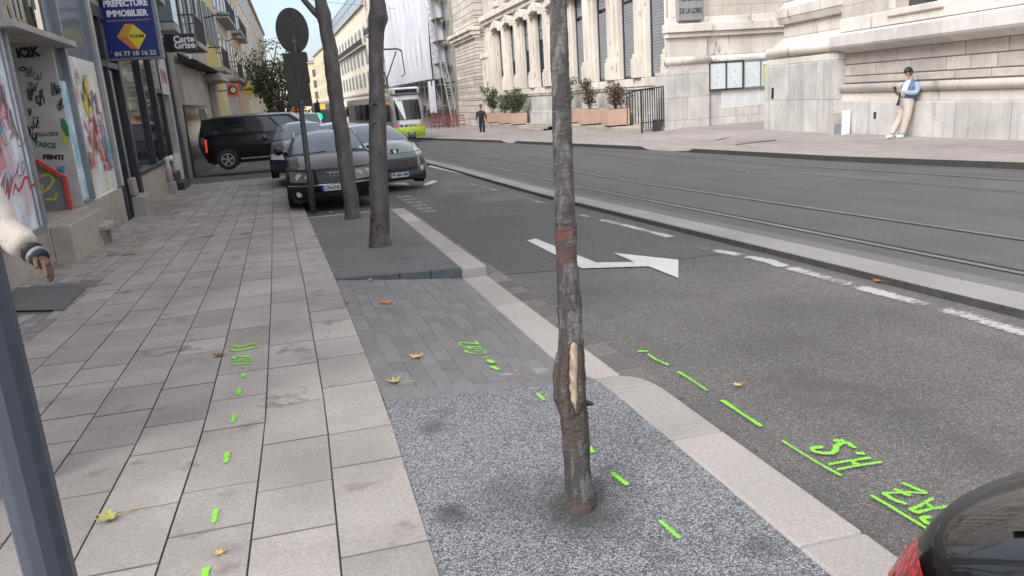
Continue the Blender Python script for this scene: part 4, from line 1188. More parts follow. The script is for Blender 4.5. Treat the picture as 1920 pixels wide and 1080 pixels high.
ser('graffiti', lambda m_: (scribble(m_, 6.8, yB0 - .3, .5, 2.2, .0035, 10, .035, gr), blotch(m_, yB0 - 1.2, 1.35, .35, .4, .003, gr)), 'g_pink', pn1)
ser('graffiti', lambda m_: (scribble(m_, 7.5, yB0 - .15, .6, 1.6, .0025, 7, .03, gr)), 'g_blue', pn1)
ser('graffiti', lambda m_: (scribble(m_, y2a + .15, ye - .5, .6, 2.4, .0015, 16, .018, gr), drips(m_, y2a + .1, ye - .5, .6, 2.2, .0012, 14, .02, gr)), 'g_pink', pn2)
ser('graffiti', lambda m_: (scribble(m_, y2a + .15, ye - .5, .9, 2.3, .0055, 7, .016, gr)), 'g_black', pn2)
ser('graffiti', lambda m_: (scribble(m_, y2a + .15, ye - .5, .6, 1.4, .0045, 8, .02, gr)), 'g_dkred', pn2)
# tags on the doorway wall that faces the viewer
YT = yD1 - .008
wp = lambda x, y: atY(x, y, YT)
def wtext(txt, x, y, wpx, mat, tilt=.1, bold=.006):
    a = wp(x - wpx / 2, y); b_ = wp(x + wpx / 2, y); wd = abs(b_.x - a.x)
    text_mesh(txt, wd / max(2, len(txt)) * 1.7, MT[mat], 'graffiti', t, wp(x, y), (1, 0, tilt), (-tilt * 1.5, 0, 1), .001, bold=bold, width=wd)
wtext('K2K', 52, 99, 46, 'g_black', .05, .012); wtext('O', 42, 130, 14, 'g_black', 0, .002); wtext('TRACERS', 88, 252, 44, 'g_grey', 0, .003)
wtext('TASCE', 84, 272, 42, 'g_green', -.2, .006); wtext('FENTI', 100, 295, 38, 'g_black', -.12, .006)
def wscr(cx, cy, w_, h_, n, mat, wd):
    m_ = MB()
    for i in range(n):
        ph = gr.uniform(0, 6); pts = []; x0, y0_ = cx + gr.uniform(-w_, w_) * .5, cy + gr.uniform(-h_, h_) * .5; sx_, sy_ = gr.uniform(3, 9), gr.uniform(5, 13)
        for k in range(16):
            u = k / 15; pts.append(wp(x0 + (u - .5) * sx_ * 1.6 + sx_ * .5 * math.sin(ph + u * 13), y0_ + sy_ * math.sin(ph + u * gr.choice((8, 11)))))
        m_.ribbon(pts, wd, up=(0, 1, 0))
    m_.build('graffiti', MT[mat], t)
wscr(62, 185, 30, 60, 7, 'g_grey', .016); wscr(106, 195, 16, 60, 5, 'g_grey', .02); wscr(56, 150, 26, 40, 4, 'g_grey', .012); wscr(112, 335, 10, 40, 4, 'g_blue', .03); wscr(60, 240, 16, 40, 3, 'g_black', .014)
mb = MB(); mb.ribbon([wp(x, y) for x, y in [(116, 222), (121, 236), (127, 256)]], [.05, .1, .05], up=(0, 1, 0)); mb.build('graffiti', MT['g_green'], t)
mb = MB(); mb.ribbon([wp(x, y) for x, y in [(118, 250), (123, 262), (120, 272)]], .06, up=(0, 1, 0)); mb.build('graffiti', MT['g_yellow'], t)

# ---- second building: estate agency with dark frames
ya0 = ye; yf = LP(330, 300)[0]; yE = LP(344, 330)[0] if False else 26.9
t = thing('shop_building', 'estate agency shopfront with dark metal frames and tall reflecting windows', 'building', LF(ya0 + 3, 0, gz(ya0 + 3)))
yw0, yw1, yw2 = LP(262, 335)[0], LP(292, 310)[0], LP(311, 300)[0]
zw = LP(285, 318)[1]
mb = MB(); lbox(mb, yw0 - .25, yw2 + .1, -.3, .02, gz(yw0) - .2, zw, gz(yw2) - .2); mb.build('stone_base', MT['bstone'], t, bevel=.01)
zt_ = 3.5
mb = MB()
for y, wd in ((ya0 + .1, .1), (ya0 + .75, .08), (yw0 - .12, .32), (yw1, .12), (yw2 + .05, .22), (yw2 + 1.6, .14)):
    lbox(mb, y - wd / 2, y + wd / 2, -.12, .04, (zw - .02 if y > yw0 else gz(y) - .1), zt_)
lbox(mb, ya0 + .05, yw2 + 1.6, -.12, .03, zt_, zt_ + .25)
lbox(mb, yw0 - .1, yw2, -.12, .06, zw + .002, zw + .1); lbox(mb, ya0 + .15, yw0 - .3, -.12, .03, 2.55, 2.68)
mb.build('window_frame', MT['metal_dark'], t, bevel=.006)
mb = MB(); lbox(mb, ya0 + .1, yw0 - .28, -.1, -.07, gz(ya0) + .1, zt_); mb.build('door', MT['glass'], t)
mb = MB(); lbox(mb, yw0 - .05, yw1 - .06, -.08, -.05, zw + .1, zt_); mb.build('window', MT['glass'], t)
mb = MB(); lbox(mb, yw1 + .06, yw2 - .06, -.08, -.05, zw + .1, zt_); mb.build('window', MT['glass'], t)
mb = MB(); lbox(mb, ya0 + .8, ya0 + 1.2, -.03, .0, .25, 2.5); mb.build('door_leaf', MT['metal_grey'], t)
# vents over the next door, the door itself with small notices
yv0, yv1 = yw2 + .2, yw2 + 1.5
for i in range(3):
    mb = MB(); a = yv0 + i * (yv1 - yv0) / 3
    for k in range(5 if i == 0 else 1): lbox(mb, a + .03, a + (yv1 - yv0) / 3 - .03, -.06, .01, 2.35 + k * .2, 2.35 + k * .2 + (.16 if i == 0 else 1.0))
    mb.build('vent_panel', MT['metal_grey'], t)
mb = MB(); lbox(mb, yv0, yv1, -.06, -.02, .0, 2.2); dr = mb.build('door', MT['glass'], t)
mb = MB(); lbox(mb, yv0 - .02, yv1 + .02, -.05, .03, 2.21, 2.34); mb.build('lintel', MT['metal_dark'], t)
for k, z in enumerate((.75, 1.25, 1.7)):
    mb = MB(); lbox(mb, yv0 + .25, yv0 + .75, -.018, -.012, z, z + .2); mb.build('notice', MT['black'], dr)
mb = MB(); lbox(mb, yv0 + .1, yv1 + .4, -.3, .12, gz(yv0) - .2, gz(yv0) + .5); lbox(mb, yv0 + .3, yv1 + .6, .1, .32, gz(yv0) - .2, gz(yv0) + .2); mb.build('doorstep', MT['metal_dark'], t, bevel=.01)
# stone panel with red lettering
ys0, ys1 = yv1 + .1, yv1 + 2.3
mb = MB(); lbox(mb, ys0, ys1, -.3, .02, 2.2, 3.75); lbox(mb, ys0, ys0 + .25, -.3, .02, gz(ys0) - .2, 2.2); lbox(mb, ys1 - .3, ys1, -.3, .02, gz(ys1) - .2, 2.2); lbox(mb, ys0 + .25, ys1 - .3, -.3, .015, gz(ys0) - .2, .35)
pan = mb.build('stone_panel', MT['plaster'], t)
mb = MB(); lbox(mb, ys0 + .26, ys1 - .31, -.2, -.16, .36, 2.19); mb.build('window', MT['win'], t)
mb = MB()
for k in range(4):
    lbox(mb, ys0 + .5 + k * .36, ys0 + .72 + k * .36, .0, .026, 2.55, 2.95 - .05 * (k % 2)) if k != 1 else mb.ribbon([LF(ys0 + .9, .027, 2.95), LF(ys0 + .95, .027, 2.55), LF(ys0 + 1.1, .027, 2.95), LF(ys0 + 1.15, .027, 2.55)], .08, up=(1, 0, 0))
blotch(mb, ys0 + .5, 3.35, .16, .3, .028, gr); mb.build('graffiti', MT['g_dkred'], pan)
# dark corner pilaster and the storeys above
yp0 = ys1; yp1 = ys1 + .55
mb = MB(); lbox(mb, yp0, yp1, -.4, .12, gz(yp0) - .3, 3.9); mb.build('corner_pilaster', MT['post_blue'], t)
mb = MB(); lbox(mb, ya0, yp1 + .3, -.4, -.01, 3.78, 12.5); lbox(mb, ya0, yp1, -8, -.4, -1, 12.4); up = mb.build('upper_wall', M('ochre_render', (.58, .5, .4), (.5, .43, .34), scale=2), t)
mb = MB(); lbox(mb, ya0 + .02, yp1 + .32, -.02, .12, 3.9, 4.05); mb.build('cornice', MT['concrete'], t)
MT['shutter_g'] = M('grey_shutter', (.3, .33, .34), (.24, .26, .27), scale=4, rough=.6)
def upper_windows(t, rows, cols, y0, y1, wz, ww, mat='win', shutter=None, out=.0):
    for r_ in rows:
        for k in range(cols):
            yc = y0 + (k + .5) * (y1 - y0) / cols
            mb = MB(); lbox(mb, yc - ww / 2 - .1, yc + ww / 2 + .1, out, out + .05, r_ - .1, r_ + wz + .14); fr = mb.build('window', MT['concrete'], t)
            mb = MB(); lbox(mb, yc - ww / 2, yc + ww / 2, out + .052, out + .058, r_, r_ + wz); mb.build('pane', MT[mat], fr)
            if shutter:
                for a_ in (yc - ww / 2 - .42, yc + ww / 2 + .02): mb = MB(); lbox(mb, a_, a_ + .4, out + .055, out + .1, r_, r_ + wz); mb.build('shutter', MT[shutter], fr)
upper_windows(t, (5.0, 8.3), 3, ya0 + .5, yp1, 2.1, 1.0, out=.0)
def balcony(t, y0, y1, z, depth, mat_slab, style):
    mb = MB(); lbox(mb, y0, y1, .0, depth, z - .22, z); sl = mb.build('balcony', MT[mat_slab], t, bevel=.02)
    mb = MB()
    if style == 'panel':
        lbox(mb, y0 + .03, y1 - .03, depth - .05, depth - .03, z + .05, z + 1.0); lbox(mb, y0 + .03, y0 + .05, 0, depth - .05, z + .05, z + 1.0); lbox(mb, y1 - .05, y1 - .03, 0, depth - .05, z + .05, z + 1.0)
        mb.build('balustrade', MT['glass_blue'], sl)
    else:
        n = int((y1 - y0) / .16)
        for k in range(n + 1): lbox(mb, y0 + .03 + k * (y1 - y0 - .07) / n, y0 + .055 + k * (y1 - y0 - .07) / n, depth - .06, depth - .035, z, z + .95)
        lbox(mb, y0 + .02, y1 - .02, depth - .07, depth - .02, z + .951, z + 1.0)
        for yy in (y0 + .02, y1 - .05): lbox(mb, yy, yy + .03, .02, depth - .075, z + .95, z + 1.0)
        mb.build('railing', MT['metal_dark'], sl)
balcony(t, 19.3, 23.6, LP(320, 48)[1] - .1, .75, 'concrete', 'panel')
balcony(t, 25.4, 26.9, LP(385, 95)[1] - .45, .75, 'concrete', 'panel')
mb = MB(); mb.tube([LF(26.4, .12, 3.9), LF(26.4, .14, 12)], .06, 8); mb.build('drainpipe', MT['metal_grey'], t)

# ---- stray stone blocks and a white pipe on the pavement by the agency
q0 = G(270, 402); t2 = thing('stone_block', 'pale rough stone blocks piled against the agency base', 'stone block', q0)
mb = MB(); x_ = WLX(q0.y)
mb.hexa([(x_ + .02, q0.y - .28, gz(q0.y) - .05), (x_ + .3, q0.y - .22, gz(q0.y) - .05), (x_ + .3, q0.y + .5, gz(q0.y) - .05), (x_ + .02, q0.y + .5, gz(q0.y) - .05), (x_ + .02, q0.y - .28, gz(q0.y) + .42), (x_ + .27, q0.y - .22, gz(q0.y) + .4), (x_ + .27, q0.y + .45, gz(q0.y) + .42), (x_ + .02, q0.y + .5, gz(q0.y) + .43)])
mb.build('lower_block', MT['kerb'], t2, bevel=.02)
mb = MB(); mb.hexa([(x_ + .02, q0.y - .3, gz(q0.y) + .44), (x_ + .12, q0.y - .3, gz(q0.y) + .44), (x_ + .12, q0.y + .12, gz(q0.y) + .44), (x_ + .02, q0.y + .12, gz(q0.y) + .44), (x_ + .02, q0.y - .34, gz(q0.y) + .8), (x_ + .12, q0.y - .34, gz(q0.y) + .8), (x_ + .12, q0.y + .05, gz(q0.y) + .8), (x_ + .02, q0.y + .05, gz(q0.y) + .8)])
mb.build('upper_block', MT['kerb'], t2, bevel=.015)
q1 = G(326, 362); t2 = thing('white_pipe', 'stubby white pipe with a bright cap beside the dark shop step', 'pipe', q1)
mb = MB(); mb.box(q1.x - .14, q1.x + .1, q1.y - .1, q1.y + .1, q1.z - .02, q1.z + .32); mb.build('pipe_foot', MT['concrete'], t2, bevel=.02)
mb = MB(); mb.tube([q1 + Vector((-.02, 0, .3)), q1 + Vector((-.06, 0, .95)), q1 + Vector((-.09, 0, 1.0))], [.085, .085, .085], 14); mb.build('pipe', MT['render_w'], t2, smooth_all=True)
mb = MB(); mb.tube([q1 + Vector((-.05, .06, .96)), q1 + Vector((.13, .06, .98))], [.07, .085], 14); mb.build('cap', MT['white'], t2, smooth_all=True)

# ---- projecting signs on these shops
ysg = LP(205, 108)[0]
p_ = [atY(px, py, ysg) for px, py in ((205, 108), (300, 103), (293, 0))]
x0s, x1s, z0s = p_[0].x, p_[1].x, (p_[0].z + p_[1].z) / 2 - .02
wS = x1s - x0s; hS = wS * 1.17
t = thing('shop_sign', 'blue estate agency board with a yellow cube emblem, projecting over the pavement', 'sign', ((x0s + x1s) / 2, ysg, z0s))
MT['sign_blue'] = flat('sign_blue', (.012, .028, .2), .35); MT['sign_white'] = flat('sign_white', (.82, .82, .82), .5); MT['sign_yellow'] = flat('sign_yellow', (.75, .6, .03), .5)
MT['sign_gold'] = flat('sign_gold', (.6, .3, .04), .5); MT['sign_orange'] = flat('sign_orange', (.72, .16, .04), .5); MT['sign_cream'] = flat('sign_cream', (.62, .56, .3), .5)
mb = MB(); mb.box(x0s - .06, x1s + .07, ysg + .004, ysg + .18, z0s - .05, z0s + hS + .05); mb.build('casing', MT['metal_grey'], t, bevel=.01)
mb = MB(); mb.box(x0s, x1s, ysg - .012, ysg + .002, z0s, z0s + hS); face = mb.build('sign_face', MT['sign_blue'], t)
mb = MB(); mb.bar((WLX(ysg) - .05, ysg + .09, z0s + .3), (x0s - .05, ysg + .09, z0s + .3), .06); mb.bar((WLX(ysg) - .05, ysg + .09, z0s + hS - .2), (x0s - .05, ysg + .09, z0s + hS - .2), .06); mb.build('bracket', MT['metal_dark'], t)
cx_ = (x0s + x1s) / 2; yt = ysg - .015
def st(s, size, mat, u, v, width=None, bold=.0): return text_mesh(s, size, MT[mat], 'lettering', face, (x0s + u * wS, yt, z0s + v * hS), (1, 0, 0), (0, 0, 1), .002, bold=bold, width=width)
st('PREFECTURE', wS * .17, 'sign_white', .5, .925, wS * .86, .008); st('IMMOBILIER', wS * .17, 'sign_white', .5, .755, wS * .8, .008)
st('www.prefectureimmobilier42.fr', wS * .06, 'sign_gold', .5, .64, wS * .86); st('04 77 10 16 22', wS * .125, 'sign_cream', .53, .065, wS * .82, .004); st("'", wS * .14, 'sign_cream', .06, .07)
def em(pts, mat): m_ = MB(); m_.poly([(x0s + u * wS, yt - .001, z0s + v * hS) for u, v in pts]); m_.build('emblem', MT[mat], face)
em([(.42, .35), (.6, .13), (.8, .37), (.58, .57)], 'sign_yellow'); em([(.22, .36), (.42, .35), (.58, .57), (.42, .58)], 'sign_gold'); em([(.22, .36), (.42, .35), (.6, .13), (.46, .15)][::1], 'sign_orange')
text_mesh('FNAIM', wS * .1, MT['black'], 'lettering', face, (x0s + .61 * wS, yt - .002, z0s + .36 * hS), (1, 0, 0), (0, 0, 1), .002, bold=.002)

yc_ = 24.0
a_, b_ = atY(327, 97, yc_), atY(364, 62, yc_)
t = thing('shop_sign', 'small dark square sign reading Carte Grise in white, projecting below a balcony', 'sign', ((a_.x + b_.x) / 2, yc_, a_.z))
MT['sign_dark'] = flat('sign_dark', (.035, .037, .045), .5)
mb = MB(); mb.box(a_.x, b_.x, yc_, yc_ + .14, a_.z, b_.z); fc = mb.build('panel', MT['sign_dark'], t, bevel=.008)
mb = MB(); l_ = atY(309, 85, yc_); mb.box(l_.x, a_.x - .004, yc_ + .02, yc_ + .5, a_.z + .02, b_.z); mb.build('side_box', MT['black'], t)
mb = MB(); mb.bar((WLX(yc_), yc_ + .07, b_.z - .1), (a_.x - .01, yc_ + .07, b_.z - .1), .05); mb.build('bracket', MT['metal_dark'], t)
for s_, v in (('Carte', .68), ('Grise', .33)):
    text_mesh(s_, .24, MT['sign_white'], 'lettering', fc, ((a_.x + b_.x) / 2, yc_ - .004, a_.z + (b_.z - a_.z) * v), (1, 0, 0), (0, 0, 1), .002, bold=.008, width=(b_.x - a_.x) * .92)
mb = MB(); e_ = atY(357, 106, yc_); mb.tube([e_ + Vector((-.3, .2, .12)), e_ + Vector((0, 0, .0))], [.03, .07], 8); mb.build('spotlight', MT['white'], t)

# ------------------------------------------------------------------ buildings beyond the side street
def wallm(name, c): return M(name, c, tuple(x * .86 for x in c), scale=2.2, rough=.9, big=.12, bigsc=.3, spots=(1.4, .7, tuple(x * .6 for x in c)))
def left_block(name, label, y0, y1, h, mat, rows, cols, ww, wz, shutter=None, shop=None, roof=True, balc=()):
    t = thing(name, label, 'building', LF((y0 + y1) / 2, -2, gz(y0)))
    mb = MB(); lbox(mb, y0, y1, -9, 0, gz(y0) - .6, h, gz(y1) - .6); mb.build('wall', mat, t)
    upper_windows(t, rows, cols, y0, y1, wz, ww, 'win', shutter)
    mb = MB(); lbox(mb, y0, y1 - .02, .0, .3, h - .35, h); mb.build('cornice', MT['concrete'], t)
    if roof: mb = MB(); mb.hexa([LF(y0, -9, h), LF(y0, .25, h + .01), LF(y1, .25, h + .01), LF(y1, -9, h), LF(y0, -6, h + 1.8), LF(y0, -3, h + 1.8), LF(y1, -3, h + 1.8), LF(y1, -6, h + 1.8)]); mb.build('roof', MT['tile'], t)
    for (a, b, z) in balc: balcony(t, a, b, z, .7, 'concrete', 'rail')
    return t
MT['tile'] = M('roof_tile', (.3, .14, .09), (.22, .11, .075), scale=8, rough=.9, bump=.4, bsc=18)
MT['panelgrey'] = M('grey_fascia', (.36, .345, .32), (.33, .315, .29), scale=2, rough=.7)
t = left_block('corner_building', 'grey stone building with a plain grey fascia panel, just beyond the black van', 30.6, 42.5, 13, wallm('grey_stone', (.4, .37, .33)), (4.6, 8.2), 4, 1.1, 2.2, 'shutter_g', balc=[(33.2, 36.4, 4.3)])
yz = [LP(352, 115), LP(398, 175)]
mb = MB(); lbox(mb, 30.9, 38.5, .01, .14, 1.9, 3.35); mb.build('fascia', MT['panelgrey'], t)
mb = MB(); lbox(mb, 31.0, 38.4, .01, .06, -1, 1.88); fr = mb.build('shop_window', MT['win'], t)
mb = MB(); lbox(mb, 35.5, 37.6, .062, .08, .4, 1.8); mb.build('blind', MT['post_blue'], fr)
mb = MB(); mb.hexa([LF(30.8, .14, 3.4), LF(30.8, .75, 3.36), LF(40, .75, 3.36), LF(40, .14, 3.4), LF(30.8, .14, 3.75), LF(30.8, .8, 3.42), LF(40, .8, 3.42), LF(40, .14, 3.75)]); mb.build('awning', MT['black'], t)
mb = MB(); lbox(mb, 38.6, 42.6, .0, .9, 3.0, 3.35); mb.build('stone_ledge', MT['bstone'], t, bevel=.05)
mb = MB(); lbox(mb, 41.2, 42.1, .0, .35, -.9, 3.0); mb.build('pilaster', MT['bstone'], t, bevel=.05)
t = left_block('town_house', 'bright yellow painted house with pale shutters, on the left side', 42.5, 50, 15, wallm('yellow_render', (.66, .56, .2)), (5.2, 8.6, 11.8), 3, 1.0, 2.0, 'shutter_g', balc=[(44, 48, 3.9)])
t = left_block('town_house', 'white town house with a dark balcony, next to the yellow house', 50, 62, 15.5, wallm('white_render2', (.6, .57, .52)), (4.2, 7.8, 11.4), 4, 1.0, 2.0, None, balc=[(55, 60, 3.8), (52, 60, 7.4)])
t = left_block('town_house', 'peach coloured town house with balconies, further down the left side', 62, 76, 17, wallm('peach_render', (.62, .47, .31)), (4.4, 8, 11.6), 5, 1.0, 2.0, None, balc=[(64, 74, 4.0), (64, 74, 7.6), (66, 70, 11.2)])
t = left_block('town_house', 'cream town house far down the left side', 76, 100, 16, wallm('cream_render', (.64, .58, .45)), (4.4, 8, 11.6), 7, 1.0, 2.0, None, balc=[(78, 98, 4.0)])
t = left_block('town_house', 'farthest pale house on the left side, behind the trees', 100, 150, 15, wallm('pale_render', (.6, .52, .42)), (4.4, 8, 11.4), 9, 1.1, 2.0, None)

def proj_sign(name, label, pts, Y, mat, shape='square'):
    q = [atY(x, y, Y) for x, y in pts]
    t = thing(name, label, 'sign', q[0]); mb = MB(); mb.prism(q, (0, .15, 0)); p = mb.build('panel', mat, t, bevel=.01)
    mb = MB(); c = sum(q, Vector()) / len(q); mb.bar((WLX(Y), Y + .08, c.z), (min(v.x for v in q), Y + .08, c.z), .06); mb.build('bracket', MT['metal_dark'], t); return t, p, c
MT['sign_coral'] = flat('sign_coral', (.72, .16, .09), .5); MT['sign_navy'] = flat('sign_navy', (.02, .03, .12), .5)
t, p, c = proj_sign('shop_sign', 'orange square sign with a dark round emblem, projecting from the left facades', [(427, 182), (449, 181), (446, 156), (424, 157)], 46, MT['sign_coral'])
mb = MB(); mb.lathe([(.24, 0), (.24, .012)], c - Vector((0, .012, 0)), (0, 1, 0), 24); mb.build('emblem', MT['sign_navy'], p)
mb = MB(); mb.lathe([(.13, 0), (.15, .01)], c - Vector((-.02, .022, 0)), (0, 1, 0), 16); mb.build('emblem', MT['sign_cream'], p)
t, p, c = proj_sign('shop_sign', 'yellow diamond shaped sign on the left, beyond the orange square sign', [(468, 183), (476, 166), (465, 153), (457, 168)], 56, MT['sign_yellow'])
mb = MB(); mb.box(c.x - .25, c.x + .25, c.y - .012, c.y, c.z - .05, c.z + .05); mb.build('emblem', MT['black'], p)
for (lx, ly, Y, lab) in [(418, 27, 44, 'grey street lamp on a long wall arm, higher one over the left pavement'), (447, 72, 58, 'grey street lamp on a wall arm, lower one beside a dark balcony')]:
    q = atY(lx, ly, Y); t = thing('street_lamp', lab, 'lamp', q)
    mb = MB(); mb.tube([(WLX(Y), Y, q.z - .15), (q.x - .3, Y, q.z)], .03, 6); mb.build('arm', MT['metal_dark'], t)
    mb = MB(); mb.lathe([(.1, .16), (.3, .06), (.36, 0), (.3, -.06)], q, (0, 0, 1), 14); mb.build('lamp_head', MT['metal_grey'], t, smooth_all=True)
# ------------------------------------------------------------------ stone public building on the right
ST, ST2 = (.70, .635, .55), (.55, .495, .425)
MT['ashY'] = ashlar('ashlar_street', 'Y', ST, ST2, 1.35, .62, streak=.5)
MT['ashX'] = ashlar('ashlar_end', 'X', ST, ST2, 1.35, .62, streak=.55)
MT['smoothstone'] = M('smooth_stone', (.72, .665, .59), (.62, .575, .51), scale=3, rough=.85, bump=.12, bsc=30, big=.2, stretch=(1, 1, .35), spots=(2.4, .6, (.4, .36, .31)))
MT['warmstone'] = M('warm_stone', (.74, .67, .57), (.63, .57, .49), scale=2.4, rough=.85, bump=.12, bsc=30, big=.2, stretch=(1, 1, .4), spots=(2.8, .62, (.42, .37, .31)))
MT['plinthY'] = ashlar('plinth_street', 'Y', (.64, .615, .57), (.5, .48, .445), 1.7, 1.15, streak=.7, joint=.01, stain=(.2, .19, .175))
MT['plinthX'] = ashlar('plinth_end', 'X', (.66, .63, .585), (.54, .515, .475), 1.2, .95, streak=.65, joint=.01)
MT['rust'] = ashlar('rusticated', 'Y', ST, ST2, 2.2, .6, joint=.035, jc=.45, streak=.2, bump=.8)
MT['shut'] = None
def slats(name, c, pitch):
    m, t, b = node_mat(name); v = vec(t); wv = N(t, 'ShaderNodeTexWave', Scale=1 / pitch * .16); wv.bands_direction = 'Z'; t.links.new(v, wv.inputs['Vector'])
    col = mixc(t, ramp(t, wv.outputs['Fac'], [(.2, 0), (.5, 1)]), tuple(x * .72 for x in c), c)
    g = ramp(t, noisef(t, v, 1.5, 5), [(.3, .88), (.7, 1.08)]); col = mixc(t, 1.0, col, g, 'MULTIPLY')
    t.links.new(col, b.inputs['Base Color']); b.inputs['Roughness'].default_value = .55; bumpn(t, b, wv.outputs['Fac'], .4, .02); return m
MT['shut'] = slats('roller_shutter', (.27, .285, .295), .07)
MT['shut_pale'] = slats('pale_blind', (.36, .375, .38), .1)

def RB(Y, o, z): return Vector((15.3 - o, Y, z))
def rbox(mb, y0, y1, o0, o1, z0, z1): mb.box(15.3 - o1, 15.3 - o0, y0, y1, z0, z1)
YBW = 31.2
t = thing('stone_building', 'long pale stone public building with tall grey shuttered windows, behind the planters', 'building', (17, 48, gz(48)))
gb = -2.2
opens = [31.95, 35.2, 38.6, 42.1, 45.8, 49.6, 53.0, 56.8, 60.5]; WW = 2.05
# piers with wider moulded feet
ends = [YBW + .02] + [o + WW for o in opens]; starts = opens + [66.5]
for a, b in zip(ends, starts):
    mb = MB(); rbox(mb, a, b, -.7, 0, 1.82, 6.65); 
    if b - a > .5:
        rbox(mb, a + .28, b - .28, .002, .16, 2.92, 6.3); rbox(mb, a + .16, b - .16, .002, .3, 1.82, 2.72); rbox(mb, a + .22, b - .22, .002, .24, 2.722, 2.918)
    mb.build('pier', MT['warmstone'], t, bevel=.035, segs=2)
mb = MB(); rbox(mb, YBW + .02, 66.5, -.7, 0, 6.652, 15); rbox(mb, YBW + .02, 66.5, -.75, -.702, 1.6, 6.7); mb.build('wall', MT['ashY'], t)
mb = MB(); rbox(mb, YBW + .02, 66.5, -.7, .14, 1.42, 1.8); rbox(mb, YBW + .02, 66.5, .002, .08, 1.3, 1.418); rbox(mb, YBW + .02, 66.5, .002, .45, 7.5, 7.9); rbox(mb, YBW + .02, 66.5, .002, .25, 7.2, 7.498); mb.build('string_course', MT['smoothstone'], t, bevel=.03, segs=2)
mb = MB(); rbox(mb, YBW + .02, 66.5, -.7, .0, gb, 1.3); mb.build('plinth', MT['plinthY'], t)
mb = MB(); rbox(mb, YBW + .02, 66.5, .002, .1, gb, .28); mb.build('plinth_course', MT['plinthY'], t, bevel=.03)
for i, o in enumerate(opens):
    right_grp = i < 5
    mb = MB(); rbox(mb, o + .04, o + WW - .04, -.62, -.4, 1.84, 6.6); wn = mb.build('window', MT['win'], t)
    mb = MB()
    if right_grp: rbox(mb, o + .12, o + WW - .12, -.395, -.33, 1.95, 5.4 - .05 * i)
    else: rbox(mb, o + .12, o + WW - .12, -.395, -.33, 4.6 - .5 * (i - 5) + .3, 5.8)
    mb.build('shutter', MT['shut'], wn)
    mb = MB(); rbox(mb, o + .1, o + WW - .1, -.394, -.3, 5.42, 5.5); rbox(mb, o + .001, o + .1, -.4, -.28, 1.84, 6.6); rbox(mb, o + WW - .1, o + WW - .001, -.4, -.28, 1.84, 6.6); rbox(mb, o + .1, o + WW - .1, -.394, -.31, 1.84, 1.945)
    mb.build('frame', MT['metal_dark'], wn)
    mb = MB(); rbox(mb, o + .12, o + WW - .12, -.395, -.36, 5.52, 6.5); mb.build('blind', MT['shut_pale'], wn)
    # projecting hood over each opening
    mb = MB(); oc = o + WW / 2; hw = WW / 2 + .35
    prof = [(-hw, 6.3), (-hw, 6.75), (-hw * .55, 7.05), (0, 7.17), (hw * .55, 7.05), (hw, 6.75), (hw, 6.3), (hw - .28, 6.3), (hw - .3, 6.5), (0, 6.62), (-hw + .3, 6.5), (-hw + .28, 6.3)]
    mb.prism([RB(oc + y, .003, z) for y, z in prof], (-.38, 0, 0)); mb.build('window_hood', MT['smoothstone'], t, bevel=.03)
for i in range(9):
    o = opens[i] + .35
    mb = MB(); rbox(mb, o, o + 1.3, .0, .06, 8.5, 10.8); w2 = mb.build('window', MT['smoothstone'], t); mb = MB(); rbox(mb, o + .15, o + 1.15, .062, .07, 8.65, 10.65); mb.build('pane', MT['win'], w2)
    mb = MB(); rbox(mb, o - .15, o + 1.45, .0, .3, 8.15, 8.48); mb.build('sill', MT['smoothstone'], w2, bevel=.03)
# rusticated corner pavilion
mb = MB()
for k in range(12):
    z0 = 1.2 + k * .58; oo = .75 if k % 1 == 0 else .7
    rbox(mb, 66.9, 76.5, -.7, .75, z0 + .025, z0 + .58 - .025); rbox(mb, 66.95, 76.4, -.7, .7, z0 - .025, z0 + .0249)
rbox(mb, 66.9, 76.6, -.7, .82, gb, 1.16); mb.build('pavilion', MT['rust'], t, bevel=.02)
mb = MB(); rbox(mb, 66.6, 77, .3, 1.35, 6.95, 7.25); rbox(mb, 66.7, 76.8, .3, 1.15, 6.6, 6.949); rbox(mb, 66.8, 76.7, .3, .95, 6.35, 6.599); mb.build('cornice', MT['smoothstone'], t, bevel=.04)
mb = MB(); rbox(mb, 66.9, 76.4, -.7, .7, 8.2, 16); mb.build('pavilion_top', MT['rust'], t)
for yy in (65.2, 66.55):
    mb = MB(); rbox(mb, yy, yy + .35, .0, .3, -1, 4.6); rbox(mb, yy - .1, yy + .45, .0, .45, 4.6, 4.95); mb.build('door_column', MT['warmstone'], t, bevel=.04)
mb = MB(); rbox(mb, 65.56, 66.54, -.0, .04, -1, 4.3); mb.build('door', MT['black'], t)

# end wall with the plaque and notice boards (faces the viewer across the entrance)
def ebox(mb, x0, x1, o0, o1, z0, z1): mb.box(x0, x1, YBW - o1, YBW - o0, z0, z1)
mb = MB(); ebox(mb, 15.3, 30, -.7, 0, 2.3, 15); mb.build('end_wall', MT['ashX'], t)
mb = MB(); ebox(mb, 15.0, 30, -.7, .12, gb, 1.95); ebox(mb, 14.78, 16.85, -.7, .3, gb, 1.95); mb.build('end_plinth', MT['plinthX'], t, bevel=.02)
mb = MB()
def roll(mb, x0, x1, z, r, o, ysgn=True):
    P = [(x0, YBW - o, z), (x1, YBW - o, z)]; mb.smooth = True; mb.tube(P, r, 12); mb.smooth = False
roll(mb, 14.85, 16.9, 2.36, .17, .22); roll(mb, 16.9, 30, 2.36, .15, .05); ebox(mb, 14.95, 16.85, -.5, .26, 1.96, 2.2); ebox(mb, 16.86, 30, -.5, .1, 1.96, 2.2); 
mb.build('roll_moulding', MT['smoothstone'], t)
mb = MB()
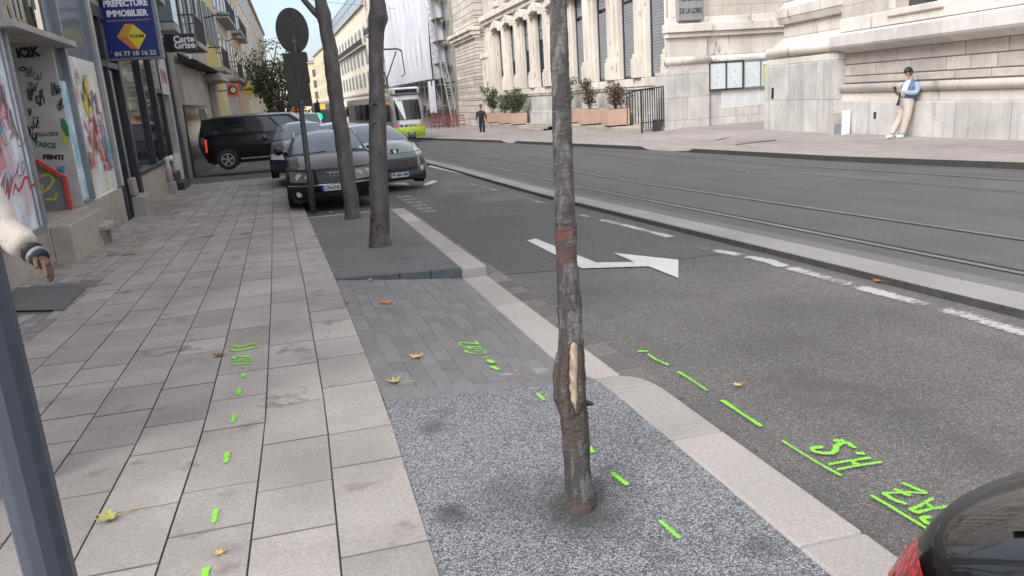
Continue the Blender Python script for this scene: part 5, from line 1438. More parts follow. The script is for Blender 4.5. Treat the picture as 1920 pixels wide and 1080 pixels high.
for (x0, x1, d) in ((15.0, 16.8, .16), (16.82, 30, .0)):
    ebox(mb, x0, x1, 0, .05 + d, 2.52, 3.3); ebox(mb, x0 - .12, x1 + (.0 if x1 > 20 else .1), .0, .2 + d, 3.302, 3.5); ebox(mb, x0 - .18, x1 + (.0 if x1 > 20 else .14), .0, .32 + d, 3.502, 3.84)
    ebox(mb, x0 - .02, x1, .0, .1 + d, 3.842, 4.1)
mb.build('ledge', MT['smoothstone'], t, bevel=.03, segs=2)
mb = MB(); ebox(mb, 15.1, 16.75, 0, .2, 4.11, 9); mb.build('end_pilaster', MT['warmstone'], t, bevel=.03)
MT['plaque'] = M('plaque_stone', (.36, .36, .34), (.24, .24, .225), scale=4, rough=.7, stretch=(2, 2, .4), spots=(3, .62, (.13, .12, .11)))
mb = MB(); ebox(mb, 15.35, 16.55, .205, .42, 3.95, 6.0); ebox(mb, 15.45, 16.45, .2, .32, 3.86, 3.949); pq = mb.build('plaque', MT['plaque'], t, bevel=.03)
for s_, z in (('PREFECTURE', 4.82), ('DE LA LOIRE', 4.33)):
    text_mesh(s_, .3, MT['black'], 'lettering', pq, (15.95, YBW - .424, z), (1, 0, 0), (0, 0, 1), .003, bold=.005, width=1.02)
mb = MB(); ebox(mb, 20.9, 21.5, .0, .3, -2, 15); mb.build('gate_pier', M('gate_stone', (.42, .41, .38), (.34, .33, .31), scale=2, spots=(2, .6, (.4, .42, .16))), t)

# notice boards and posters under them
MT['board_bg'] = M('board_paper', (.72, .78, .78), (.64, .7, .7), scale=3, rough=.3); MT['paper'] = M('paper', (.8, .8, .78), (.72, .73, .71), scale=5, rough=.8); MT['paper_y'] = flat('paper_yellow', (.5, .52, .12), .7)
MT['paper_w'] = flat('paper_white', (.74, .76, .78), .6); MT['inkgrey'] = flat('ink_grey', (.3, .32, .34), .8)
YB = YBW - .12
def bx(mb, x0, x1, o0, o1, z0, z1): mb.box(x0, x1, YB - o1, YB - o0, z0, z1)
for bi, (x0, x1, lab) in enumerate([(16.88, 18.5, 'left glazed notice board with pale papers on the stone wall'), (18.52, 20.2, 'right glazed notice board holding a yellow poster on the stone wall')]):
    t2 = thing('notice_board', lab, 'notice board', ((x0 + x1) / 2, YB, 1.06))
    mb = MB(); bx(mb, x0, x1, .001, .1, 1.06, 2.22); bd = mb.build('backing', MT['board_bg'], t2)
    mb = MB(); bx(mb, x0 - .02, x1 + .02, .1, .14, 1.03, 1.1); bx(mb, x0 - .02, x1 + .02, .1, .14, 2.18, 2.25); bx(mb, x0 - .02, x0 + .04, .1, .14, 1.101, 2.179); bx(mb, x1 - .04, x1 + .02, .1, .14, 1.101, 2.179); bx(mb, (x0 + x1) / 2 - .03, (x0 + x1) / 2 + .03, .1, .13, 1.101, 2.179); mb.build('frame', MT['metal_grey'] if bi else MT['metal_dark'], t2)
    for k in range(2):
        xa = x0 + .1 + k * (x1 - x0) / 2
        mb = MB(); bx(mb, xa, xa + .6, .101, .108, 2.02, 2.14); mb.build('heading', MT['paper_w'], bd)
        if bi == 1 and k == 1:
            mb = MB(); bx(mb, xa + .02, xa + .62, .102, .11, 1.2, 2.0); mb.build('poster', MT['paper_y'], bd); continue
        for j in range(3):
            xx, zz_ = xa + gr.uniform(0, .3), 1.25 + j * .24
            mb = MB(); bx(mb, xx, xx + gr.uniform(.15, .3), .1012, .106, zz_, zz_ + .2); pp = mb.build('sheet', MT['paper_w'] if (j + k) % 2 else MT['paper'], bd)
            mb = MB()
            for q_ in range(3): bx(mb, xx + .02, xx + .13, .1065, .107, zz_ + .03 + q_ * .05, zz_ + .045 + q_ * .05)
            mb.build('print', MT['inkgrey'], pp)
for k in range(4):
    x0 = 17.52 + k * .64
    t2 = thing('wall_poster', ['leftmost white sheet pasted below the notice boards', 'second white sheet from the left below the notice boards', 'third white sheet below the notice boards, beside a rust streak', 'rightmost white sheet below the notice boards, against the projecting pier'][k], 'poster', (x0 + .3, YB, .25))
    mb = MB(); bx(mb, x0, x0 + .62, .0005, .008, .26 + .02 * k, 1.0); pp = mb.build('sheet', MT['paper'], t2)
    mb = MB()
    for j in range(9): bx(mb, x0 + .05, x0 + gr.uniform(.4, .57), .0085, .009, .34 + .02 * k + j * .065, .355 + .02 * k + j * .065)
    mb.build('print', M('faint_print', (.5, .51, .5)), pp)

# second wing: pier and rusticated wall behind the leaning person
def X1(Y): return 15.2 + .112 * (Y - 19.7)
def V1(Y, o, z): return Vector((X1(Y) - o, Y, z))
def vbox(mb, y0, y1, o0, o1, z0, z1):
    mb.hexa([V1(y0, o1, z0), V1(y0, o0, z0), V1(y1, o0, z0), V1(y1, o1, z0), V1(y0, o1, z1), V1(y0, o0, z1), V1(y1, o0, z1), V1(y1, o1, z1)])
t = thing('stone_building', 'massive stone wing with a broad pier and a jutting ledge, behind the leaning person', 'building', (17, 16, gz(16)))
ya_, yb_ = 3.0, 20.15
mb = MB(); vbox(mb, ya_, yb_, -.6, .12, -1.2, .62); mb.build('plinth', MT['plinthY'], t, bevel=.02)
mb = MB(); vbox(mb, ya_, yb_, -.6, .05, .622, .86); mb.build('plinth_course', MT['smoothstone'], t, bevel=.01)
mb = MB(); mb.smooth = True; mb.tube([V1(ya_, .06, .98), V1(yb_, .06, .98)], .115, 14); mb.build('roll_moulding', MT['smoothstone'], t)
mb = MB(); zc_ = 1.12
rows_ = [(1.12, 1.3), (1.325, 1.62), (1.645, 1.95)]
for r_i, (za, zb2) in enumerate(rows_):
    yy = ya_ + (.0, .6, .25)[r_i]
    while yy < yb_ - .1:
        ln = gr.choice((.8, 1.15, 1.3, 1.5)); y2 = min(yb_ - .03, yy + ln); mb.tone = gr.random()
        vbox(mb, yy + .014, y2 - .014, -.3, -.02, za, zb2); yy = y2
mb.build('rusticated_course', M('rust_block', (.58, .525, .475), (.47, .425, .385), scale=4, tone=.12, rough=.9, bump=.2), t, bevel=.015)
mb = MB(); vbox(mb, ya_, yb_, -.6, -.05, 1.0, 2.2); mb.build('joint_backing', M('deep_joint', (.26, .235, .21)), t)
mb = MB(); prof = [(-.3, 1.955), (.02, 1.955), (.1, 2.0), (.42, 2.1), (.46, 2.16), (.46, 2.44), (.4, 2.5), (-.3, 2.54)]
n_seg = [ya_, 6.2, 9.0, 10.9, 12.6, 14.1, 15.4, 17.0, 18.6, yb_ - .02]
for a, b in zip(n_seg, n_seg[1:]):
    P0 = [V1(a + .006, o, z) for o, z in prof]; P1_ = [V1(b - .006, o, z) for o, z in prof]
    i0 = [mb.pt(p) for p in P0]; i1 = [mb.pt(p) for p in P1_]; mb.tone = gr.random()
    mb.face(i0); mb.face(i1[::-1])
    for k in range(len(prof)): mb.face((i0[k], i1[k], i1[(k + 1) % len(prof)], i0[(k + 1) % len(prof)]))
mb.build('ledge', M('ledge_stone', (.68, .64, .59), (.58, .55, .51), scale=3, tone=.1, rough=.85, bump=.15, spots=(2.6, .66, (.36, .34, .31))), t)
mb = MB(); vbox(mb, ya_, yb_, -.6, .12, 2.541, 2.9); mb.build('upper_course', MT['smoothstone'], t, bevel=.02)
wins = [(8.2, 10.2), (11.6, 13.4), (16.0, 17.6)]
prev = ya_
mb = MB()
for a, b in wins + [(yb_, yb_)]:
    vbox(mb, prev, a, -.6, .06, 2.9, 9); prev = b
mb.build('wall', MT['ashY'], t)
for a, b in wins:
    mb = MB(); vbox(mb, a + .01, b - .01, -.55, -.28, 2.91, 6); wn = mb.build('window', MT['win'], t)
    mb = MB(); vbox(mb, a - .25, b + .25, .065, .2, 2.75, 2.91); mb.build('sill', MT['smoothstone'], wn, bevel=.02)
    mb = MB(); vbox(mb, a + .02, a + .3, -.27, -.1, 2.92, 5.9); mb.build('shutter_leaf', MT['metal_dark'], wn)
    for yy in (a - .22, b + .02): mb = MB(); vbox(mb, yy, yy + .2, .065, .18, 2.915, 6); mb.build('frame', MT['smoothstone'], wn, bevel=.02)
# pier
yp0, yp1 = 20.0, 24.5
mb = MB(); vbox(mb, yp0, yp1, -8, .27, -1.4, 1.8); mb.build('pier_plinth', MT['plinthY'], t, bevel=.02)
mb = MB(); vbox(mb, yp0 + .03, yp1 - .06, -8, .22, 1.802, 2.0); vbox(mb, yp0 + .06, yp1 - .14, -8, .13, 2.001, 2.1)
mb.smooth = True; R1 = .16
mb.tube([V1(yp0 - .02, .16, 2.22), V1(yp1 - .12, .16, 2.22), V1(yp1 - .12, -6, 2.22)], R1, 14); mb.smooth = False
vbox(mb, yp0 + .06, yp1 - .2, -8, .1, 2.1, 2.36)
# splayed neck
def frus(mb, oA, eA, zA, oB, eB, zB): mb.hexa([V1(yp0 + .06, oA, zA), V1(yp0 + .06, -8, zA), V1(yp1 - eA, -8, zA), V1(yp1 - eA, oA, zA), V1(yp0 + .06, oB, zB), V1(yp0 + .06, -8, zB), V1(yp1 - eB, -8, zB), V1(yp1 - eB, oB, zB)])
frus(mb, .1, .22, 2.362, -.16, .5, 2.68); mb.build('pier_base', MT['smoothstone'], t, bevel=.02)
mb = MB(); frus(mb, -.16, .52, 2.682, -.16, .52, 3.1); frus(mb, -.02, .46, 3.102, .06, .42, 3.3); frus(mb, .08, .36, 3.302, .08, .36, 3.62); frus(mb, -.0, .46, 3.622, -.12, .58, 3.8); mb.build('pier_ledge', MT['smoothstone'], t, bevel=.025, segs=2)
mb = MB(); frus(mb, -.12, .6, 3.81, -.12, .6, 9); mb.build('pier_shaft', MT['warmstone'], t, bevel=.03)
s0 = atX(1450, 175, X1(24.0) - .28); mb = MB(); vbox(mb, s0.y - .05, s0.y + .1, .272, .285, s0.z - .18, s0.z + .18); mb.build('vent_slot', MT['black'], t)
s0 = atX(1640, 216, X1(18.2) - .13); mb = MB(); vbox(mb, s0.y - .06, s0.y + .06, .122, .14, s0.z - .09, s0.z + .09); mb.build('wall_box', MT['metal_dark'], t, bevel=.01)

# cabinet against the pier
q = G(1580, 251, rpz(14.6, 19.6)); zc_ = q.z
t = thing('utility_cabinet', 'pale grey utility cabinet with an open door, standing against the stone pier', 'cabinet', (14.75, 19.8, zc_))
mb = MB(); mb.box(14.72, 15.0, 19.72, 20.0, zc_ - .3, zc_ + .62); mb.build('body', M('cab', (.5, .47, .42)), t, bevel=.01)
mb = MB(); mb.box(14.7, 14.96, 19.3, 19.34, zc_ - .05, zc_ + .68); mb.build('door', MT['white'], t, bevel=.006); mb = MB(); mb.box(14.74, 15.0, 19.36, 19.7, zc_ - .1, zc_ + .3); mb.build('shelf', MT['metal_grey'], t)

# steps and platform in front of the shuttered windows
zp = lambda y: gz(y) + rpz(14.2, y)
mb = MB()
yy = 31.6
while yy < 62:
    y2 = min(62, yy + gr.uniform(1.3, 1.9)); h = .32
    mb.tone = gr.random(); mb.hexa([(13.95, yy + .005, gz(yy) - .3), (15.19, yy + .005, gz(yy) - .3), (15.19, y2 - .005, gz(y2) - .3), (13.95, y2 - .005, gz(y2) - .3),
             (13.95, yy + .005, zp(31.6 if yy < 46 else 50) + .14), (15.19, yy + .005, zp(31.6 if yy < 46 else 50) + .14), (15.19, y2 - .005, zp(31.6 if yy < 46 else 50) + .14), (13.95, y2 - .005, zp(31.6 if yy < 46 else 50) + .14)])
    yy = y2
mb.mi = mb.mi
t = tag(mb.build('stone_platform', MT['bstone'], None, bevel=.02), 'low weathered stone platform along the foot of the shuttered building', 'platform')
mb = MB()
for k in range(3): mb.box(13.6 + k * .0 - .3 * (2 - k), 13.93, 44.2, 49.0, gz(46) - .3, zp(46) + .1 + .11 * k)
tag(mb.build('stone_steps', MT['bstone'], None, bevel=.015), 'worn stone steps up to the platform, behind the nearest trunk', 'steps')

# planters with shrubs
MT['planter'] = M('pink_concrete', (.58, .4, .3), (.5, .35, .265), scale=14, rough=.85, bump=.2, spots=(5, .68, (.36, .27, .22)))
def make_planter(label, group):
    t = thing('planter', label, 'planter', (0, 0, 0), 0, group)
    s = .56; mb = MB()
    mb.hexa([(-s * .94, -s * .94, .06), (s * .94, -s * .94, .06), (s * .94, s * .94, .06), (-s * .94, s * .94, .06), (-s, -s, .82), (s, -s, .82), (s, s, .82), (-s, s, .82)])
    mb.build('tub', MT['planter'], t, bevel=.025, segs=2)
    for sx_, sy_ in ((0, -1), (-1, 0), (0, 1), (1, 0)):
        for k in range(3):
            c = -.3 + .3 * k; mb = MB()
            if sx_ == 0: mb.box(c - .05, c + .05, sy_ * s * .985 - .01, sy_ * s * .985 + .01, .2, .72)
            else: mb.box(sx_ * s * .985 - .01, sx_ * s * .985 + .01, c - .05, c + .05, .2, .72)
            mb.build('rib', MT['planter'], t)
    mb = MB(); mb.box(-.46, .46, -.46, .46, .7, .826); mb.build('soil', M('soil', (.06, .045, .035), rough=1), t)
    mb = MB(); mb.box(-.4, .4, -.4, .4, 0, .06); mb.build('foot', MT['black'], t)
    return t
def shrub(name, label, mats, pos, h, w, n, size, r, group=None):
    t = thing(name, label, 'shrub', pos, 0, group); p = Vector(pos)
    mb = MB(); tips = []
    for i in range(11):
        a = r.uniform(0, 6.28); rr = r.uniform(.05, .3) * w; tip = p + Vector((math.cos(a) * rr * 2, math.sin(a) * rr * 2, h * r.uniform(.45, 1)))
        m_ = p.lerp(tip, .5) + Vector((r.uniform(-.05, .05), r.uniform(-.05, .05), 0)); mb.tube([p + Vector((math.cos(a) * rr * .4, math.sin(a) * rr * .4, 0)), m_, tip], [.014, .01, .005], 5); tips.append((tip, .22 * w)); tips.append((m_, .26 * w))
    mb.build('stems', MT['twig'], t)
    for mt, frac in mats:
        mb = MB(); leaf_cloud(mb, tips, int(n * frac), size, 1.0, r); mb.build('foliage', MT[mt], t)
MT['twig'] = M('twig', (.12, .09, .06), (.08, .06, .04))
MT['fol_red'] = leaf_mat('russet_leaves', (.2, .075, .045), (.12, .06, .035)); MT['fol_dry'] = leaf_mat('dry_leaves', (.17, .15, .1), (.11, .1, .07)); MT['fol_olive'] = leaf_mat('olive_leaves', (.13, .15, .05), (.085, .105, .04))
XP = 14.42
spotsR = []
for px in (1155, 1108, 1066):
    p = atX(px, 236, XP); spotsR.append((XP, p.y))
spotsL = []
for px in (972, 948, 925):
    p = atX(px, 232, XP); spotsL.append((XP, p.y))
labs = ['pink concrete planter with dark red shrub, nearest of the right trio', 'pink concrete planter with tall orange-leaved shrub, middle of the right trio', 'pink concrete planter with a red mark, half hidden behind the nearest trunk',
        'pink concrete planter with dense green shrub, nearest of the left trio', 'pink concrete planter in the middle of the left trio', 'pink concrete planter beside the walking man, farthest of the left trio']
pl0 = make_planter(labs[0], 'planters on the stone platform')
sr = random.Random(5)
sh = [([('fol_red', .6), ('fol_dry', .4)], 1.05, 1.25, 1500, .1), ([('fol_red', .45), ('fol_olive', .3), ('fol_dry', .25)], 1.6, 1.15, 1300, .1), ([('fol_olive', 1)], 1.8, .9, 520, .13),
      ([('foliage_d', .75), ('fol_olive', .25)], 1.5, 1.6, 2400, .12), ([('foliage_d', .7), ('fol_olive', .3)], 1.35, 1.2, 1000, .12), ([('fol_olive', .6), ('foliage_d', .4)], 2.05, 1.3, 1500, .13)]
slab_ = ['round dark red shrub in the nearest right planter', 'tall orange and brown shrub in the middle right planter', 'yellow-green leggy shrub beside the nearest tree trunk', 'broad dark green shrub in the nearest left planter', 'sparse green shrub in the middle left planter', 'tall olive green shrub in the planter by the walking man']
for i, (x, y) in enumerate(spotsR + spotsL):
    zt_ = zp(31.6 if y < 46 else 50) + .14
    o = pl0 if i == 0 else dup(pl0, label=labs[i], group='planters on the stone platform')
    move(o, (x, y, zt_), R_(3 * (i % 3) - 3)); 
    PW[o.name] = Matrix.Translation((x, y, zt_))
    m_, h_, w_, n_, s_ = sh[i]; shrub('shrub', slab_[i], m_, (x, y, zt_ + .82), h_, w_, n_, s_, sr)
    if i == 2:
        mb = MB(); mb.poly([(x - .54, y - .2, zt_ + .4), (x - .54, y + .02, zt_ + .35), (x - .54, y - .1, zt_ + .62)]); mb.build('red_mark', MT['g_red'], o)

# iron railing at the end of the platform
t = thing('iron_railing', 'black wrought iron railing with slanting bars, at the corner of the stone building', 'railing', (14.3, 31.5, zp(31)))
mb = MB(); A = atY(1202, 243, 31.1); zt_ = 1.28; zb_ = zp(31) + .05
xs_ = [13.72 + .105 * k for k in range(11)]
bars = MB()
for x in xs_: bars.bar((x, 31.05, zb_ + .12), (x, 31.05, zt_ + .06 * (x - 13.72)), .032)
for k in range(5): bars.bar((13.72, 31.05 + .3 * (k + 1), zb_ + .3), (13.72, 31.05 + .3 * (k + 1), zt_ - .1), .03)
b_ = bars.build('baluster', MT['black'], t)
mb.bar((13.68, 31.05, zt_ + .01), (14.82, 31.05, zt_ + .09), .05); mb.bar((13.68, 31.05, zb_ + .35), (14.82, 31.05, zb_ + .38), .04); mb.bar((13.72, 31.02, zt_), (13.72, 32.8, zt_ - .12), .05); mb.bar((13.72, 31.02, zb_ - .1), (13.72, 31.02, zt_), .06)
mb.build('rail', MT['black'], t)
mb = MB(); mb.box(14.3, 14.6, 30.95, 31.2, zb_ - .05, zb_ + .45); mb.build('ash_bin', MT['metal_dark'], t)

# ---- scaffolded building beyond the pavilion, then the far right-hand houses
def frame2(A, B):
    A = Vector((A[0], A[1], 0)); B = Vector((B[0], B[1], 0)); u = (B - A).normalized(); n_ = Vector((-u.y, u.x, 0))
    if n_.x > 0: n_ = -n_
    return A, u, n_, (B - A).length
def fbox(mb, fr, u0, u1, o0, o1, z0, z1):
    A, u, n_, Ln = fr
    q = lambda a, o, z: A + u * a + n_ * o + Vector((0, 0, z))
    mb.hexa([q(u0, o1, z0), q(u0, o0, z0), q(u1, o0, z0), q(u1, o1, z0), q(u0, o1, z1), q(u0, o0, z1), q(u1, o0, z1), q(u1, o1, z1)])
def right_block(name, label, A, B, h, mat, rows, cols, ww, wz, depth_=12, roof=True, balc=(), shutters=False):
    fr = frame2(A, B); Ln = fr[3]
    t = thing(name, label, 'building', fr[0] + fr[1] * Ln / 2 - fr[2] * 3 + Vector((0, 0, gz(A[1]))))
    mb = MB(); fbox(mb, fr, 0, Ln, -depth_, 0, -3.5, h); mb.build('wall', mat, t)
    for z in rows:
        for k in range(cols):
            uc = (k + .5) * Ln / cols
            mb = MB(); fbox(mb, fr, uc - ww / 2 - .12, uc + ww / 2 + .12, .0, .06, z - .12, z + wz + .2); w_ = mb.build('window', MT['concrete'], t)
            mb = MB(); fbox(mb, fr, uc - ww / 2, uc + ww / 2, .062, .07, z, z + wz); mb.build('pane', MT['win'], w_)
            if shutters:
                for a_ in (uc - ww, uc + ww / 2 + .02): mb = MB(); fbox(mb, fr, a_, a_ + ww / 2 - .02, .065, .11, z, z + wz); mb.build('shutter', MT['shutter_g'], w_)
    for (a, b, z) in balc:
        mb = MB(); fbox(mb, fr, a, b, 0, .7, z - .2, z); s_ = mb.build('balcony', MT['concrete'], t)
        mb = MB(); n_ = max(3, int((b - a) / .3))
        for k in range(n_ + 1): fbox(mb, fr, a + k * (b - a - .05) / n_, a + .04 + k * (b - a - .05) / n_, .62, .66, z, z + .9)
        fbox(mb, fr, a, b, .61, .67, z + .9, z + .95); mb.build('railing', MT['metal_dark'], s_)
    mb = MB(); fbox(mb, fr, 0, Ln, .0, .45, h - .4, h); fbox(mb, fr, 0, Ln, .0, .2, 3.2, 3.5); mb.build('cornice', MT['concrete'], t)
    if roof: mb = MB(); fbox(mb, fr, .2, Ln - .2, -depth_ + .5, .1, h + .001, h + .35); mb.build('roof', MT['tile'], t)
    return t, fr
t, fr = right_block('scaffolded_building', 'building wrapped in scaffolding and white sheeting beside the tram', (14.6, 78), (11.9, 112), 19, wallm('old_render', (.42, .39, .35)), (4.5, 8.2, 12), 8, 1.1, 2.2)
t3 = thing('scaffolding', 'metal scaffolding with white debris sheeting over the facade beside the tram', 'scaffolding', fr[0] + Vector((0, 0, gz(78))))
for lv in range(7):
    z = .8 + lv * 2.1
    mb = MB(); fbox(mb, fr, .2, 33, .35, 1.35, z, z + .07); mb.build('platform', M('plank', (.3, .24, .17), (.2, .16, .12)) if lv == 0 else bpy.data.materials['plank'], t3)
mb = MB()
for k in range(14):
    for o in (.3, 1.4): fbox(mb, fr, .2 + k * 2.5, .26 + k * 2.5, o - .03, o + .03, -1.9, 15.8)
mb.build('upright', MT['metal_grey'], t3)
mb = MB()
for lv in range(7):
    z = .8 + lv * 2.1
    for dz in (.55, 1.1): fbox(mb, fr, .2, 33, 1.38, 1.43, z + dz, z + dz + .05)
q = lambda a, o, z: fr[0] + fr[1] * a + fr[2] * o + Vector((0, 0, z))
for lv in range(7): mb.bar(q(.2, 1.45, .8 + lv * 2.1), q(2.7, 1.45, 2.9 + lv * 2.1), .05); mb.bar(q(.22, .3, 1.2 + lv * 2.1), q(.22, 1.4, 2.4 + lv * 2.1), .05)
mb.build('guard_rail', MT['metal_grey'], t3)
MT['sheet'] = M('white_sheeting', (.66, .68, .71), (.54, .56, .6), scale=1.2, rough=.6, big=.1, bigsc=.25, stretch=(1, 1, .3))
def sheetpt(u, v):
    a = 2.9 + 26 * u; z = 3.6 + 13 * v
    return q(a, 1.5 + .1 * math.sin(a * 2.3) * math.sin(v * 7) + .06 * math.sin(a * 7 + v * 4), z)
mb = MB(); mb.smooth = True; mb.grid(sheetpt, 60, 30); mb.build('sheeting', MT['sheet'], t3)
mb = MB(); mb.smooth = True; mb.grid(lambda u, v: q(2.6, 1.5 - 1.4 * u + .0, 3.6 + 13 * v + 0) + fr[1] * (.08 * math.sin(u * 9 + v * 5)), 8, 20); mb.grid(lambda u, v: q(2.2 + 2.6 * u, 1.56, .2 + 3.2 * v) + fr[2] * (.1 * math.sin(u * 8)), 8, 8); mb.build('sheeting', MT['sheet'], t3)
mb = MB()
for k in range(9): mb.box(*(lambda c: (c.x - .02, c.x + .5, c.y, c.y + .05, c.z, c.z + .5))(q(3.5 + k * 2.6, 1.6, 2.9)))
mb.build('toe_board', MT['metal_dark'], t3)
# ladder
A = atY(857, 247, 76.5); B = atY(829, 110, 77.6)
t4 = thing('ladder', 'long pale aluminium ladder leaning against the scaffolding', 'ladder', A)
sd = Vector((.27, 0, 0))
mb = MB(); mb.bar(A - sd, B - sd, .1); mb.bar(A + sd, B + sd, .1); mb.build('stile', MT['alloy'], t4)
mb = MB()
for k in range(24): p = A.lerp(B, (k + .5) / 24); mb.bar(p - sd, p + sd, .06)
mb.build('rung', MT['alloy'], t4)
# red site barriers
MT['bar_red'] = flat('barrier_red', (.3, .035, .04), .6)
for k, (px, rz_) in enumerate([(826, .2), (842, -.3), (868, .1)]):
    c = atY(px, 247, 74.5 - .3 * k); c.z = gz(c.y) + rpz(c.x, c.y)
    t4 = thing('site_barrier', ['red site barrier left of the ladder foot', 'red site barrier right behind the ladder foot', 'red site barrier at the corner of the rusticated stone'][k], 'barrier', c, rz_)
    mb = MB(); Mx = PW[t4.name]; pp = lambda x, z: Mx @ Vector((x, 0, z))
    for x in (-.9, .9): mb.bar(pp(x, 0), pp(x, 1.15), .07)
    for z in (.25, .62, 1.1): mb.bar(pp(-.9, z), pp(.9, z), .07)
    mb.build('frame', MT['bar_red'], t4)
    mb = MB(); mb.bar(pp(-.5, .1), pp(-.55, 1.7), .1); mb.build('prop', MT['bar_red'], t4)
right_block('town_house', 'beige old house with dark balcony railings, left of the white sheeting', (11.9, 112), (10.6, 128), 21, wallm('beige_far', (.55, .48, .38)), (4.5, 8.2, 12, 15.6), 4, 1.1, 2.3, balc=[(1, 15, 4.3), (1, 15, 11.8)])
t, fr = right_block('town_house', 'tall white house with rows of windows and a fenced roof, behind the middle trunk', (10.6, 128), (7.6, 186), 17, wallm('white_far', (.66, .6, .47)), (4.5, 8, 11.4), 10, 1.2, 2.2, shutters=True, balc=[(2, 54, 10.9)])
t5 = thing('roof_fence', 'thin metal fence running along the roof of the white house', 'fence', fr[0] + Vector((0, 0, 17.4)))
mb = MB()
for k in range(30): fbox(mb, fr, .5 + k * 1.9, .6 + k * 1.9, -.1, 0, 17.35, 20)
mb.build('upright', MT['metal_grey'], t5); mb = MB(); fbox(mb, fr, .5, 56, -.1, 0, 19.95, 20.05); fbox(mb, fr, .5, 56, -.1, 0, 18.5, 18.6); mb.build('rail', MT['metal_grey'], t5)
right_block('town_house', 'narrow yellow house with a balcony, right beside the leaning trunk', (7.6, 186), (6.6, 208), 15, wallm('yellow_far', (.66, .56, .3)), (4.5, 8, 11.4), 3, 1.2, 2.2, balc=[(2, 18, 7.6)], shutters=True)
right_block('town_house', 'pale beige house with a tiled roof edge, farthest on the right side', (6.6, 208), (4.0, 250), 17, wallm('beige_far2', (.66, .55, .36)), (4.5, 8, 11.4), 6, 1.2, 2.2)
right_block('town_house', 'pinkish block closing the far end of the street', (5.0, 262), (-7, 268), 16, wallm('pink_far', (.66, .52, .33)), (4.5, 8, 11.4), 5, 1.2, 2.2)
# ------------------------------------------------------------------ vehicles
MT['p_black'] = paint('paint_black', (.006, .006, .007), .4); MT['p_black'].node_tree.nodes['Principled BSDF'].inputs['Coat Weight'].default_value = .5; MT['p_navy'] = paint('paint_navy', (.018, .022, .045)); MT['p_teal'] = paint('paint_greygreen', (.14, .185, .185), .3, .3)
MT['p_silver'] = paint('paint_lilac', (.3, .28, .32), .3, .4); MT['p_white'] = paint('paint_white', (.7, .72, .73)); MT['p_dark'] = paint('paint_dark', (.006, .006, .0065), .3); MT['p_dark'].node_tree.nodes['Principled BSDF'].inputs['Coat Weight'].default_value = .55
MT['screen'] = glass('windscreen', (.12, .16, .19), .06, .45); MT['cglass'] = glass('car_glass', (.012, .014, .016), .04, .7)
MT['lens'] = glass('lamp_lens', (.5, .5, .48), .1, .8); MT['lens_dark'] = glass('lamp_dark', (.12, .12, .12), .08, .8)
MT['grille'] = M('grille_black', (.02, .02, .022), (.035, .035, .037), scale=60, rough=.5)
MT['plate'] = flat('plate_white', (.7, .7, .68), .4); MT['plate_blue'] = flat('plate_blue', (.02, .08, .4), .4); MT['trim'] = M('grey_trim', (.05, .052, .055), rough=.6)
def redlens():
    m, t, b = node_mat('red_lens'); v = vec(t); vo = N(t, 'ShaderNodeTexVoronoi', Scale=55); t.links.new(v, vo.inputs['Vector'])
    t.links.new(mixc(t, ramp(t, vo.outputs['Distance'], [(.1, 0), (.6, 1)]), (.62, .022, .024), (.2, .008, .01)), b.inputs['Base Color']); b.inputs['Roughness'].default_value = .25; b.inputs['Coat Weight'].default_value = .25; b.inputs['Specular IOR Level'].default_value = .25
    bumpn(t, b, vo.outputs['Distance'], .25, .01); return m
MT['red_lens'] = redlens()
def red_glow():
    m, t, b = node_mat('lit_red'); b.inputs['Base Color'].default_value = (.6, .02, .02, 1); b.inputs['Emission Color'].default_value = (1, .04, .03, 1); b.inputs['Emission Strength'].default_value = .3; return m
MT['lit_red'] = red_glow()
def lit(name, c, s): m, t, b = node_mat(name); b.inputs['Base Color'].default_value = tuple(c) + (1,); b.inputs['Emission Color'].default_value = tuple(c) + (1,); b.inputs['Emission Strength'].default_value = s; return m
MT['lit_orange'] = lit('lit_orange', (1, .3, .02), 1.0); MT['lit_green'] = lit('lit_green', (.0, .85, .3), 1.0)


